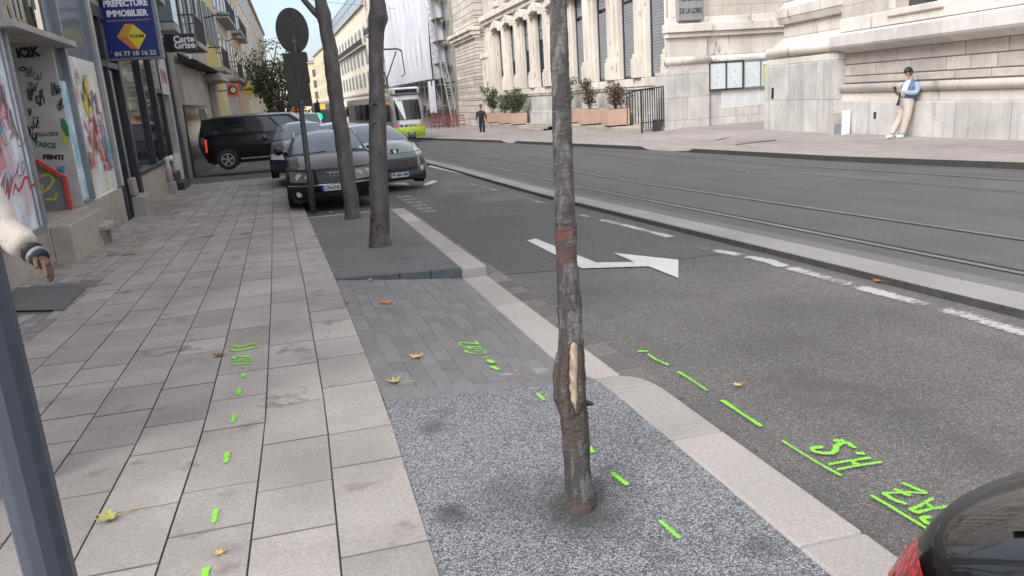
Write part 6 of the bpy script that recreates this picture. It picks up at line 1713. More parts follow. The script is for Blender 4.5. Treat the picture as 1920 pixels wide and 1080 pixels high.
class Car:
    """parametric body: front shell, bonnet, sides, greenhouse, tail. local frame: x across, y backwards from the nose, z up"""
    def __init__(s, name, label, mat, L=4.5, W=1.77, H=1.43, zs=.24, zn=.70, zcowl=.93, yc=1.25, yrf=2.15, yrr=3.75, yt=4.25, ztail=.98, cy=.32, nose=.1, wb=(.88, 3.5), wr=.31, belt=.9, roofx=.70, group=None, spokes=5, wheelmat='alloy', side_glass='cglass', screen='screen', bump=.05, bulge=.12):
        s.__dict__.update(locals()); s.t = thing(name, label, 'car', (0, 0, 0), 0, group); s.hw = W / 2; PW.pop(s.t.name); s.body(); s.wheels()

    def F(s, a, b):          # front shell: a across -1..1, b up 0..1
        z = s.zs + (s.zn - s.zs) * b
        prof = s.bump * math.sin(math.pi * min(1, b * 1.25)) if b < .8 else s.bump * math.sin(math.pi) + 0
        lean = s.nose * max(0, b - .45) ** 1.3 * 1.6
        w = s.hw * (.95 + .04 * math.sin(b * math.pi))
        y = s.cy * abs(a) ** 3.0 + lean - prof + (.06 * (1 - b) ** 3)
        return Vector((a * w, y, z))

    def Hd(s, a, b):         # bonnet: b from nose to cowl
        f = s.F(a, 1.0)
        c = Vector((a * s.hw * .90, s.yc + .22 * a * a - .0, s.zcowl))
        p = f.lerp(c, b); p.z = f.z + (c.z - f.z) * (1 - (1 - b) ** 1.8) + .055 * (1 - a * a) * math.sin(min(1, b * 1.6 + .1) * math.pi / 2)
        return p

    def shoulder(s, y):      # side top line
        if y <= s.yc: k = max(0, (y - s.cy) / (s.yc - s.cy)); z0 = s.F(1, 1).z; return z0 + (s.zcowl - z0) * (1 - (1 - k) ** 1.8)
        return s.zcowl + (s.ztail - s.zcowl) * (y - s.yc) / (s.L - s.yc)

    def Sd(s, sg, u, v):     # side: u nose->tail, v sill->shoulder
        y = s.cy + s.F(1, v).y - s.cy + (s.L - .12 - s.cy) * u if u < .05 else s.cy + (s.L - .12 - s.cy) * u
        zt = s.shoulder(y); z = s.zs + (zt - s.zs) * v
        x = s.hw * (.94 + .06 * math.sin(min(1, v * 1.35) * math.pi / 2) - .085 * max(0, v - .62) / .38)
        if u < .08: x *= .985 + .015 * u / .08
        if u > .9: x *= 1 - .07 * ((u - .9) / .1) ** 2
        return Vector((sg * x, y, z))

    def Gh(s, sg, u, v):     # greenhouse side
        yb = s.yc + .16 + (s.yt - s.yc - .16) * u; ytp = s.yrf + (s.yrr - s.yrf) * u
        zb = s.shoulder(yb); zt = s.H - .075 - .05 * (2 * u - 1) ** 2
        k = v; x = s.hw * (s.belt + (s.roofx - s.belt) * (k ** 1.15))
        return Vector((sg * x, yb + (ytp - yb) * v, zb + (zt - zb) * v))

    def Ws(s, a, v):         # windscreen
        b_ = Vector((a * s.hw * s.belt, s.yc + .22 * a * a - .02, s.zcowl + .015)); t_ = Vector((a * s.hw * s.roofx, s.yrf + .12 * a * a - .04, s.H - .05 - .045 * a * a))
        p = b_.lerp(t_, v); p.z += .05 * math.sin(v * math.pi) * (1 - .5 * a * a); return p

    def Rf(s, a, v):
        y = s.yrf - .04 + .12 * a * a + (s.yrr - s.yrf + .04 - .12 * a * a) * v
        return Vector((a * s.hw * s.roofx, y, s.H - .05 - .045 * a * a + .05 * math.sin(min(1, v * 1.0 + .0) * math.pi) * (1 - a * a * .6) + (-.03 * v * v)))

    def Rw(s, a, v):         # rear window, top->bottom
        t_ = s.Rf(a, 1); b_ = Vector((a * s.hw * s.belt * .97, s.yt + .12 - .14 * a * a + .1, s.ztail)); p = t_.lerp(b_, v); return p

    def Tl(s, a, v):         # tail shell, top->bottom
        t_ = s.Rw(a, 1); b_ = Vector((a * s.hw * .93, s.L - .14 * a * a - .03, s.zs)); p = t_.lerp(b_, v); p.y += .1 * math.sin(v * math.pi) * (1 - .5 * abs(a) ** 3) ; return p

    def body(s):
        mb = MB(); mb.smooth = True
        c2 = lambda u: 2 * u - 1
        mb.grid(lambda u, v: s.F(c2(u), v), 24, 12, True); mb.grid(lambda u, v: s.Hd(c2(u), v), 24, 14, True)
        for sg in (-1, 1):
            mb.grid(lambda u, v: s.Sd(sg, u, v), 36, 12, sg > 0); mb.grid(lambda u, v: s.Gh(sg, u, v), 20, 8, sg > 0)
            mb.grid(lambda u, v: s.F(sg, v).lerp(s.Sd(sg, 0, v), u), 3, 12, sg > 0)
            mb.grid(lambda u, v: s.Tl(sg, 1 - v).lerp(s.Sd(sg, 1, v), u), 3, 12, sg < 0)
            mb.grid(lambda u, v: (lambda p, y: Vector((p.x * (1 - v) + v * sg * s.hw * s.belt, y, p.z + .01 * v)))(s.Sd(sg, (y_ := (s.yc + .1 + (s.L - .16 - s.yc - .1) * u) - s.cy) / (s.L - .12 - s.cy), 1), s.yc + .1 + (s.L - .16 - s.yc - .1) * u), 20, 1, sg > 0)
            mb.grid(lambda u, v: s.Ws(sg, v).lerp(s.Gh(sg, 0, v), u), 2, 8, sg > 0); mb.grid(lambda u, v: s.Rf(sg, u).lerp(s.Gh(sg, u, 1), v), 20, 2, sg < 0)
            mb.grid(lambda u, v: s.Rw(sg, v).lerp(s.Gh(sg, 1, 1 - v), u), 2, 8, sg < 0)
        mb.grid(lambda u, v: s.Ws(c2(u), v), 20, 8, True); mb.grid(lambda u, v: s.Rf(c2(u), v), 20, 14, True); mb.grid(lambda u, v: s.Rw(c2(u), v), 20, 8, True); mb.grid(lambda u, v: s.Tl(c2(u), v), 20, 10, True)
        mb.m = 1; mb.smooth = False
        mb.box(-s.hw * .9, s.hw * .9, .3, s.L - .25, s.zs - .07, s.zs + .12)
        s.b = mb.build('body', [MT[s.mat], MT['black']], s.t)
        s.patch(s.Ws, -.93, .93, .05, .94, 'windscreen', s.screen); s.patch(s.Rw, -.86, .86, .1, .9, 'rear_window', 'cglass')
        for sg in (-1, 1):
            f = lambda a, v, sg=sg: s.Gh(sg, a, v)
            s.patch(f, .06, .36, .06, .9, 'side_window', s.side_glass); s.patch(f, .385, .68, .06, .9, 'side_window', s.side_glass); s.patch(f, .71, .93, .1, .88, 'side_window', s.side_glass)

    def patch(s, f, a0, a1, b0, b1, name, mat, off=.006, n=10, par=None, corners=None):
        """panel lying on the body surface; corners = 4 (a, b) points for a slanted outline"""
        mb = MB(); mb.smooth = True
        if not corners: corners = [(a0, b0), (a1, b0), (a1, b1), (a0, b1)]
        (p, q, r, t_) = corners
        def g(u, v):
            a = (p[0] * (1 - u) + q[0] * u) * (1 - v) + (t_[0] * (1 - u) + r[0] * u) * v; b = (p[1] * (1 - u) + q[1] * u) * (1 - v) + (t_[1] * (1 - u) + r[1] * u) * v
            e = .002; P0 = f(a, b); n_ = (f(a + e, b) - f(a - e, b)).cross(f(a, b + e) - f(a, b - e)).normalized()
            c = Vector((0, s.L * .5, .5))
            if n_.dot(P0 - c) < 0: n_ = -n_
            return P0 + n_ * off
        mb.grid(g, n, n); return mb.build(name, MT[mat], par or s.t)

    def wheels(s):
        for y in s.wb:
            for sg in (-1, 1):
                x = sg * (s.hw - .075); c = Vector((x, y, s.wr))
                mb = MB(); mb.lathe([(s.wr * .62, -.1), (s.wr * .97, -.1), (s.wr, -.06), (s.wr, .07), (s.wr * .95, .1), (s.wr * .68, .105), (s.wr * .66, .06)], c, (sg, 0, 0), 28)
                wh = mb.build('wheel', MT['rubber'], s.t, smooth_all=True)
                mb = MB(); mb.lathe([(s.wr * .66, .06), (s.wr * .66, .1), (s.wr * .6, .1), (s.wr * .58, .03)], c, (sg, 0, 0), 28); mb.lathe([(s.wr * .14, .03), (s.wr * .14, .09), (.02, .1)], c, (sg, 0, 0), 14)
                for k in range(s.spokes):
                    a = 2 * math.pi * k / s.spokes + .3
                    for da in (-.16, .16): mb.bar(c + Vector((sg * .085, math.cos(a + da * .4) * s.wr * .1, math.sin(a + da * .4) * s.wr * .1)), c + Vector((sg * .085, math.cos(a + da) * s.wr * .62, math.sin(a + da) * s.wr * .62)), s.wr * .075)
                mb.build('rim', MT[s.wheelmat], wh)
                mb = MB(); mb.lathe([(s.wr * 1.13, 0), (s.wr * 1.13, .006), (.05, .006)], Vector((sg * (s.hw - .002), y, s.wr + .015)), (sg, 0, 0), 30)
                mb.f = mb.f; mb.build('wheel_arch', MT['black'], s.t)

    def mirror(s, sg, mat):
        p = Vector((sg * (s.hw * .93), s.yc + .42, s.zcowl + .06)); mb = MB(); mb.smooth = True
        mb.bar(p, p + Vector((sg * .1, 0, .02)), .05); mb.lathe([(.02, -.06), (.075, -.04), (.085, .0), (.075, .05), (.03, .06)], p + Vector((sg * .17, 0, .05)), (0, 1, 0), 14); mb.build('mirror', MT[mat], s.t)

    def plate(s, txt, b, w=.52, h=.11):
        c = s.F(0, b); c.y = s.F(0, b).y - .02
        mb = MB(); mb.box(-w / 2, w / 2, c.y - .012, c.y + .03, c.z - h / 2, c.z + h / 2); p = mb.build('number_plate', MT['plate'], s.t, bevel=.004)
        for sx_, nm in ((-1, 'plate_blue'), (1, 'plate_blue')):
            mb = MB(); mb.box(sx_ * w / 2 - (.0 if sx_ < 0 else .045), sx_ * w / 2 + (.045 if sx_ < 0 else 0), c.y - .0145, c.y - .0125, c.z - h / 2, c.z + h / 2); mb.build('plate_band', MT[nm], p)
        text_mesh(txt, h * .95, MT['black'], 'lettering', p, (0, c.y - .016, c.z), (1, 0, 0), (0, 0, 1), .001, width=w * .76, bold=.003)

    def place(s, loc, rz, sc_=1.0):
        s.t.location = loc; s.t.rotation_euler = (0, 0, rz); s.t.scale = (sc_,) * 3


# black estate car facing the viewer
c = Car('estate_car', 'black estate car with roof rails, parked facing the viewer behind the leaning trunk', 'p_black', L=4.55, W=1.78, H=1.43, zn=.76, zs=.2, zcowl=.97, yc=1.2, yrf=2.0, yrr=4.1, yt=4.4, ztail=1.0, cy=.34, belt=.9, roofx=.72)
c.patch(c.F, -.40, .40, .56, .97, 'grille', 'grille', .012, corners=[(-.33, .52), (.33, .52), (.40, .99), (-.40, .99)])
mb = MB()
for a0, b0, a1, b1 in ((-.33, .51, .33, .51), (.33, .51, .405, 1.0), (-.33, .51, -.405, 1.0), (-.405, .995, .405, .995)):
    P_ = [c.F(a0 + (a1 - a0) * k / 10, b0 + (b1 - b0) * k / 10) - Vector((0, .014, 0)) for k in range(11)]; mb.tube(P_, .009, 6)
mb.build('grille_surround', MT['trim'], c.t)
mb = MB()
for k in range(4):
    cc = c.F(0, .78) + Vector((-.105 + .07 * k, -.02, 0)); ring = [cc + Vector((.05 * math.cos(a * math.pi / 10), 0, .05 * math.sin(a * math.pi / 10))) for a in range(21)]; mb.tube(ring, .008, 6, cap=False)
mb.build('emblem', MT['chrome'], c.t)
for sg in (-1, 1):
    h = c.patch(c.F, 0, 0, 0, 0, 'headlight', 'lens_dark', .014, corners=[(sg * .45, .56), (sg * .93, .60), (sg * .97, .96), (sg * .47, .93)])
    for a in (.55, .75):
        q = c.F(sg * a, .76); mb = MB(); mb.lathe([(.075, 0), (.06, -.012), (.03, -.02)], q + Vector((0, -.018, 0)), (0, -1, 0), 16); mb.build('reflector', MT['lens'], h)
    f = c.F(sg * .8, .18); mb = MB(); mb.lathe([(.06, 0), (.05, .02)], f + Vector((0, -.0, 0)), (sg * .35, -1, 0), 14); mb.build('fog_lamp', MT['lens'], c.t)
    mb = MB(); P_ = [c.Gh(sg, u, 1) + Vector((0, 0, .055 if .02 < u < .98 else .0)) for u in (0, .04, .2, .5, .8, .96, 1)]; mb.tube(P_, .014, 6); mb.build('roof_rail', MT['chrome'], c.t)
    c.mirror(sg, 'p_black')
c.patch(c.F, -.55, .55, .04, .24, 'lower_intake', 'grille', .01)
c.patch(c.F, -.99, .99, .435, .475, 'bumper_strip', 'trim', .012, n=20); c.patch(c.F, -.99, .99, .475, .49, 'bumper_strip', 'chrome', .006, n=20)
c.plate('CN-018-XD', .36)
mb = MB()
for sg, x0 in ((1, -.55), (1, .1)):
    mb.tube([Vector((x0, c.yc - .03, c.zcowl + .03)), Vector((x0 + .5, c.yc + .0, c.zcowl + .07))], .01, 5)
mb.build('wiper', MT['black'], c.t)
c.patch(c.Ws, .84, .9, .08, .17, 'sticker', 'plate', .01)
pA = atD(634, 389, 15.0); c.place((pA.x, pA.y, pA.z), R_(1.5)); audi = c

# grey-green car with a lion badge, partly hidden by the middle trunk
c = Car('hatchback_car', 'grey-green car with swept headlights standing in the lane beside the black estate', 'p_teal', L=4.3, W=1.78, H=1.52, zn=.80, zs=.2, zcowl=1.04, yc=1.1, yrf=2.1, yrr=3.6, yt=4.1, ztail=1.05, cy=.45, belt=.9, roofx=.7, nose=.25)
c.patch(c.F, -.6, .6, .25, .78, 'grille', 'grille', .012, corners=[(-.52, .32), (.52, .32), (.66, .80), (-.66, .80)])
mb = MB()
for b in (.56, .64, .72): mb.tube([c.F(-.55 + 1.1 * k / 12, b) - Vector((0, .02, 0)) for k in range(13)], .012, 5)
mb.build('grille_bar', MT['trim'], c.t)
for sg in (-1, 1):
    h = c.patch(c.Hd, 0, 0, 0, 0, 'headlight', 'lens', .012, corners=[(sg * .62, .0), (sg * .98, .02), (sg * .99, .58), (sg * .86, .45)])
    c.patch(c.F, 0, 0, 0, 0, 'headlight', 'lens', .012, corners=[(sg * .62, .98), (sg * .66, .86), (sg * .97, .9), (sg * .98, 1.0)])
    f = c.F(sg * .72, .33); mb = MB(); mb.lathe([(.07, 0), (.06, .02), (.02, .03)], f, (sg * .4, -1, 0), 14); mb.build('fog_lamp', MT['lens'], c.t)
    c.patch(c.F, 0, 0, 0, 0, 'bumper_insert', 'grille', .01, corners=[(sg * .7, .45), (sg * .93, .5), (sg * .92, .8), (sg * .74, .78)]); c.mirror(sg, 'p_teal')
q = c.Hd(0, .06); mb = MB(); mb.prism([q + Vector(v) for v in ((-.11, -.02, .06), (.11, -.02, .06), (.08, -.03, -.02), (0, -.035, -.08), (-.08, -.03, -.02))], (0, -.02, 0)); e_ = mb.build('emblem', MT['black'], c.t)
mb = MB(); mb.prism([q + Vector(v) for v in ((-.03, -.055, .05), (.01, -.055, .055), (.04, -.057, .03), (.02, -.06, 0), (.05, -.06, -.02), (.0, -.062, -.03), (-.01, -.064, -.06), (-.03, -.06, -.02), (-.055, -.058, .01))], (0, -.012, 0)); mb.build('lion', MT['chrome'], e_)
c.plate('FP-884 EM', .16); c.patch(c.F, -.98, .98, .02, .1, 'lower_lip', 'trim', .01, n=16)
pP = atD(752, 351, 18.6); c.place((pP.x, pP.y, pP.z), R_(14), 1.0)

# dark blue car behind the estate
c = Car('hatchback_car', 'dark navy car parked behind the black estate, close to the slabs', 'p_navy', L=4.0, W=1.7, H=1.48, zcowl=.98, yc=1.05, yrf=1.85, yrr=3.4, yt=3.8, belt=.9)
for sg in (-1, 1): c.patch(c.F, 0, 0, 0, 0, 'headlight', 'lens', .012, corners=[(sg * .55, .62), (sg * .96, .66), (sg * .98, .98), (sg * .6, .94)]); c.mirror(sg, 'p_navy')
c.patch(c.F, -.5, .5, .5, .85, 'grille', 'grille', .012); c.plate('DK-402-RS', .36)
p = atD(572, 334, 20.8); c.place((p.x, p.y, p.z), R_(1.0))
# lilac-grey and white cars further back
c = Car('hatchback_car', 'lilac grey car roof showing between the two rear trunks', 'p_silver', L=4.4, W=1.8, H=1.58, zcowl=1.02, yc=1.0, yrf=1.9, yrr=3.8, yt=4.2)
p = atD(662, 334, 23.5); p.z = gz(p.y) + .02; c.place((p.x, p.y, p.z), R_(6))
for sg in (-1, 1): c.patch(c.F, 0, 0, 0, 0, 'headlight', 'lens', .012, corners=[(sg * .55, .62), (sg * .96, .66), (sg * .98, .98), (sg * .6, .94)])
c = Car('delivery_van', 'white van with a rounded roof, far behind the sign pole', 'p_white', L=4.6, W=1.85, H=1.9, zcowl=1.2, yc=.9, yrf=1.7, yrr=4.3, yt=4.5, ztail=1.25, roofx=.78, wr=.33)
p = atD(585, 288, 41); p.z = gz(p.y) + .35; c.place((p.x, p.y, p.z), R_(4)); c.t['category'] = 'van'

# black van across the side street (seen from its side)
c = Car('delivery_van', 'shiny black van crossing the side street behind the parked cars', 'p_black', L=4.98, W=1.92, H=1.93, zs=.26, zn=.95, zcowl=1.2, yc=.85, yrf=1.75, yrr=4.88, yt=4.93, ztail=1.22, cy=.4, belt=.95, roofx=.84, wb=(.95, 4.15), wr=.345, nose=.2)
c.t['category'] = 'van'
for o in [o for o in c.t.children if o.name.startswith('side_window')]: bpy.data.objects.remove(o)
for sg in (-1, 1):
    f = lambda a, v, sg=sg: c.Gh(sg, a, v)
    c.patch(f, 0, 0, 0, 0, 'side_window', 'screen', .008, corners=[(.05, .1), (.255, .1), (.25, .88), (.07, .88)]); c.patch(f, .285, .58, .08, .88, 'side_window', 'cglass', .008); c.patch(f, .62, .93, .08, .88, 'side_window', 'cglass', .008)
    mb = MB()
    for u in (.268, .6): mb.tube([c.Gh(sg, u, v / 6) + Vector((sg * .004, 0, 0)) for v in range(7)], .008, 4)
    for u in (.30, .57): mb.tube([c.Sd(sg, u, v / 6) + Vector((sg * .004, 0, 0)) for v in range(7)], .008, 4)
    mb.tube([c.Sd(sg, .57 + .4 * k / 6, .72) + Vector((sg * .006, 0, 0)) for k in range(7)], .012, 4)
    mb.build('door_gap', MT['black'], c.t)
    c.patch(lambda a, v, sg=sg: c.Sd(sg, a, v), .24, .74, .06, .12, 'sill_strip', 'alloy', .01, n=14)
    mb = MB(); tl = c.Sd(sg, .985, .62); mb.prism([tl + Vector((sg * .012, .02, -.2)), tl + Vector((sg * .012, .08, -.2)), tl + Vector((-sg * .0, .07, .26)), tl + Vector((-sg * .0, .0, .26))], (-sg * .06, 0, 0)); mb.build('tail_light', MT['lit_red'], c.t); c.mirror(sg, 'p_black')
    mb = MB(); hd = c.Sd(sg, .35, .78); mb.box(hd.x - .015, hd.x + .015, hd.y - .1, hd.y + .1, hd.z - .02, hd.z + .02); mb.build('door_handle', MT['black'], c.t)
pV = atD(386, 322, 28.0); c.place((pV.x + 4.98, pV.y + .96, pV.z + .02), R_(90))

# dark hatchback at the right edge: one smooth rounded shell, plan = superellipse at every height
def smooth_tab(tab):
    def f(z):
        z = min(max(z, tab[0][0]), tab[-1][0])
        for i in range(len(tab) - 1):
            if tab[i][0] <= z <= tab[i + 1][0]: break
        p0, p1, p2, p3 = tab[max(0, i - 1)][1], tab[i][1], tab[i + 1][1], tab[min(len(tab) - 1, i + 2)][1]; u = (z - tab[i][0]) / (tab[i + 1][0] - tab[i][0])
        return .5 * (2 * p1 + (p2 - p0) * u + (2 * p0 - 5 * p1 + 4 * p2 - p3) * u * u + (3 * p1 - p0 - 3 * p2 + p3) * u ** 3)
    return f
wz_ = smooth_tab([(.2, .79), (.45, .84), (.7, .845), (.84, .82), (.92, .79), (1.1, .72), (1.25, .63), (1.33, .52), (1.38, .3)])
yr_ = smooth_tab([(.2, 1.86), (.45, 2.02), (.7, 1.99), (.82, 1.93), (.92, 1.775), (1.0, 1.61), (1.1, 1.41), (1.25, 1.09), (1.33, .9), (1.38, .6)])
yf_ = smooth_tab([(.2, 1.9), (.45, 2.0), (.62, 1.96), (.76, 1.7), (.86, 1.15), (.92, .92), (1.1, .62), (1.25, .3), (1.33, .1), (1.38, -.1)])
def shell(ph, z):
    c_, s_ = math.cos(ph), math.sin(ph); e = 2 / 4.4
    return Vector((math.copysign(abs(c_) ** e, c_) * wz_(z), math.copysign(abs(s_) ** e, s_) * (yr_(z) if s_ > 0 else yf_(z)), z))
NCt = thing('hatchback_car', 'dark hatchback with a red tail light, nearest the viewer at the lower right corner', 'car', (1.472, -.92, gz(-.5) - .105)); PW.pop(NCt.name)
mb = MB(); mb.smooth = True
zs_ = []
mb.grid(lambda u, v: shell(u * 2 * math.pi, .2 + 1.18 * v), 120, 48)
mb.face([mb.pt(shell(2 * math.pi * k / 60, 1.38)) for k in range(60)]); mb.m = 1; mb.box(-.72, .72, -1.7, 1.7, .14, .24)
mb.build('body', [MT['p_dark'], MT['black']], NCt)
def npatch(name, mat, c4, off=.006, nu=16, nv=8, par=None):
    """c4: (phi, z) corners in degrees"""
    (p, q, r, t_) = c4; m_ = MB(); m_.smooth = True
    def g(u, v):
        ph = R_((p[0] * (1 - u) + q[0] * u) * (1 - v) + (t_[0] * (1 - u) + r[0] * u) * v); z = (p[1] * (1 - u) + q[1] * u) * (1 - v) + (t_[1] * (1 - u) + r[1] * u) * v
        P0 = shell(ph, z); n_ = (shell(ph + .01, z) - shell(ph - .01, z)).cross(shell(ph, z + .01) - shell(ph, z - .01)).normalized()
        if n_.dot(P0 - Vector((0, 0, .6))) < 0: n_ = -n_
        return P0 + n_ * off
    m_.grid(g, nu, nv); return m_.build(name, MT[mat], par or NCt)
for mir in (0, 1):
    A_ = lambda a: a if not mir else 180 - a
    lamp = npatch('tail_light', 'red_lens', [(A_(114), .46), (A_(169), .48), (A_(159), .80), (A_(120), .805)], .014)
    npatch('lamp_divider', 'red_trim', [(A_(120), .715), (A_(142), .72), (A_(142), .735), (A_(120), .73)], .0175, par=lamp)
    npatch('side_window', 'cglass', [(A_(161), .86), (A_(171), .86), (A_(170), 1.2), (A_(160), 1.18)]); npatch('side_window', 'cglass', [(A_(172.5), .86), (A_(192), .86), (A_(190), 1.22), (A_(171.5), 1.21)])
    m_ = MB(); m_.tube([shell(R_(A_(160)), .83 + .4 * k / 8) * 1.0 + Vector(((-1 if not mir else 1) * .006, .004, 0)) for k in range(9)], .007, 5); m_.build('window_seal', MT['black'], NCt)
    for y_ in (-1.25, 1.25):
        sg = 1 if mir else -1; c_ = Vector((sg * .76, y_, .3)); m_ = MB(); m_.lathe([(.18, -.1), (.3, -.08), (.3, .07), (.28, .09), (.2, .095)], c_, (sg, 0, 0), 26); wh = m_.build('wheel', MT['rubber'], NCt, smooth_all=True)
        m_ = MB(); m_.lathe([(.2, .05), (.195, .1), (.03, .105)], c_, (sg, 0, 0), 20); m_.build('rim', MT['alloy'], wh)
npatch('rear_window', 'cglass', [(58, .90), (122, .90), (124, 1.22), (56, 1.22)], .006, 20, 10); npatch('windscreen', 'screen', [(238, .95), (302, .95), (306, 1.24), (234, 1.24)], .006, 20, 10)
npatch('spoiler', 'trim', [(55, 1.26), (125, 1.26), (125, 1.3), (55, 1.3)], .05, 20, 4); npatch('bumper', 'trim', [(40, .24), (140, .24), (140, .46), (40, .46)], .012, 20, 6)
# ------------------------------------------------------------------ tram
def tram():
    D = 52.0
    base = atD(772, 263, D); t = thing('tram', 'silver and lime green tram coming along the street beside the scaffolding', 'tram', (base.x, base.y, base.z - .05), R_(5))
    Mx = PW[t.name]; zb = 0
    MT['tram_silver'] = paint('tram_silver', (.4, .42, .43), .3, .3); MT['tram_green'] = paint('tram_lime', (.42, .58, .03), .35); MT['tram_white'] = paint('tram_white', (.7, .72, .74), .35)
    W2_ = 1.06
    prof = lambda z: W2_ * (1 - .10 * max(0, (z - 2.3) / .9) ** 2)
    def sec(mb, y0, y1, zs): pass
    def loft(mb, rows):     # rows of (y, halfwidth, z0, z1, rounding)
        pass
    def nosept(a, z):       # front surface, a -1..1
        rake = .0 if z < 1.0 else .22 * (z - 1.0) ** 1.25
        return Vector((a * prof(z) * (1 - .04 * (z > 2.9)), .35 * abs(a) ** 3.2 + rake, z))
    mb = MB(); mb.X = Mx; mb.smooth = True
    mb.grid(lambda u, v: nosept(2 * u - 1, .95 + 2.1 * v), 20, 16, True)
    for sg in (-1, 1): mb.grid(lambda u, v: nosept(sg, .95 + 2.1 * v).lerp(Vector((sg * prof(.95 + 2.1 * v), 22, .95 + 2.1 * v)), u), 10, 16, sg > 0)
    mb.grid(lambda u, v: nosept(2 * u - 1, 3.05).lerp(Vector(((2 * u - 1) * prof(3.05), 22, 3.05)), v) + Vector((0, 0, .12 * (1 - (2 * u - 1) ** 2))), 12, 8, True)
    mb.build('body', MT['tram_silver'], t)
    mb = MB(); mb.X = Mx; mb.smooth = True
    low = lambda a, z: nosept(a, z) + Vector((0, -.06 - .1 * math.sin((z - .25) / .7 * math.pi), 0))
    mb.grid(lambda u, v: low(2 * u - 1, .28 + .67 * v), 20, 8, True)
    for sg in (-1, 1): mb.grid(lambda u, v: low(sg, .28 + .67 * v).lerp(Vector((sg * W2_ * 1.005, 22, .28 + .67 * v)), u), 10, 6, sg > 0)
    mb.grid(lambda u, v: low(2 * u - 1, .95) + Vector((0, .16 * v, .0)), 20, 1, True)
    mb.build('skirt', MT['tram_green'], t)
    def fp(a0, a1, z0, z1, off, mat, name, par=None):
        m_ = MB(); m_.X = Mx; m_.smooth = True; m_.grid(lambda u, v: nosept(a0 + (a1 - a0) * u, z0 + (z1 - z0) * v) + Vector((0, -off, 0)), 10, 8, True); return m_.build(name, MT[mat], par or t)
    ws = fp(-.80, .80, 1.42, 2.72, .012, 'cglass', 'windscreen')
    m_ = MB(); m_.X = Mx; m_.grid(lambda u, v: nosept(-.72 + .3 * v * 0 + (.34 + .0) * u + .42 * (1 - v) + .02, 1.46 + 1.2 * v) + Vector((0, -.02, 0)) if False else nosept(-.76 + .44 * (1 - v) + (.12 + .32 * v) * u, 1.46 + 1.22 * v) + Vector((0, -.02, 0)), 6, 8, True); m_.build('windscreen_sticker', MT['white'], ws)
    fp(-.84, .84, 2.76, 3.0, .012, 'tram_white', 'visor')
    fp(-.70, .70, 1.1, 1.36, .015, 'tram_white', 'front_panel')
    for a, m in ((-.86, 'lit_red'), (-.55, 'plate_blue'), (-.25, 'plate_blue'), (.05, 'sign_coral'), (.35, 'sign_gold'), (.8, 'lit_red')):
        q = nosept(a, 1.04); m_ = MB(); m_.X = Mx; m_.lathe([(.085, 0), (.07, .03)], q + Vector((0, -.02, 0)), (0, -1, 0), 12); m_.build('tail_light' if m == 'lit_red' else 'marker_lamp', MT[m], t)
    m_ = MB(); m_.X = Mx; m_.box(-.9, .9, .35, 2.2, 3.1, 3.55); m_.build('roof_unit', MT['tram_white'], t, bevel=.12, segs=3)
    m_ = MB(); m_.X = Mx; m_.box(-.74, .74, .3, .345, 3.18, 3.42); m_.build('destination_board', MT['black'], t)
    m_ = MB(); m_.X = Mx; m_.box(-.24, .24, -.28, .2, .18, .6); m_.build('coupler', MT['black'], t)
    for sg in (-1, 1):
        for k in range(7):
            m_ = MB(); m_.X = Mx; x = sg * (W2_ + .004); m_.box(min(x, x - sg * .01), max(x, x - sg * .01), 1.0 + 2.9 * k, 3.5 + 2.9 * k, 1.35, 2.6); m_.build('side_window', MT['cglass'], t)
        m_ = MB(); m_.X = Mx; x = sg * (W2_ + .1); m_.bar((sg * W2_, .5, 2.3), (x, .3, 2.25), .04); m_.box(x - .06, x + .06, .2, .28, 1.75, 2.25); m_.build('mirror', MT['g_dkred'] if sg < 0 else MT['black'], t)
    m_ = MB(); m_.X = Mx
    b0 = Vector((-.1, 6, 3.4)); k0 = Vector((.0, 7.2, 4.3)); 
    m_.tube([b0, b0 + Vector((0, .1, .9))], .06, 6); m_.tube([b0 + Vector((0, .1, .9)), Vector((-.85, 5.4, 6.2))], .045, 5); m_.tube([b0 + Vector((0, .1, .9)), Vector((.65, 5.4, 6.2))], .045, 5)
    m_.tube([(-1.15, 5.4, 6.28), (-.85, 5.4, 6.36), (.75, 5.4, 6.36), (1.05, 5.4, 6.2)], .06, 6); m_.tube([(1.05, 5.4, 6.2), (1.15, 5.4, 4.6), (.9, 5.6, 4.4)], .04, 5); m_.build('pantograph', MT['metal_dark'], t)
    m_ = MB(); m_.X = Mx
    for y in (2.5, 4.2, 12, 14): 
        for sg in (-1, 1): m_.lathe([(.3, -.06), (.3, .06)], (sg * .55, y, .3), (1, 0, 0), 16)
    m_.build('wheel', MT['black'], t)
tram()

# bus behind the parked cars
D = 62.0; base = atD(622, 262, D); base.z = gz(base.y) + .3
t = thing('bus', 'grey bus with orange destination displays, far behind the leaning trunk', 'bus', base)
mb = MB(); x, y, z = base; mb.box(x - 1.25, x + 1.25, y, y + 11, z + .3, z + 2.95); mb.build('body', paint('bus_grey', (.35, .37, .4)), t, bevel=.18, segs=3)
mb = MB(); mb.box(x - 1.1, x + 1.1, y - .012, y + .02, z + 1.05, z + 2.35); mb.build('windscreen', MT['screen'], t)
mb = MB(); mb.box(x - 1.0, x - .2, y - .02, y + .02, z + 2.42, z + 2.82); mb.build('destination_display', MT['lit_orange'], t); mb = MB(); mb.box(x + .35, x + 1.0, y - .02, y + .02, z + 2.42, z + 2.82); mb.build('destination_display', MT['lit_orange'], t)
mb = MB(); mb.box(x - 1.28, x - 1.26, y + .8, y + 10, z + 1.2, z + 2.5); mb.box(x + 1.26, x + 1.28, y + .8, y + 10, z + 1.2, z + 2.5); mb.build('side_window', MT['cglass'], t)
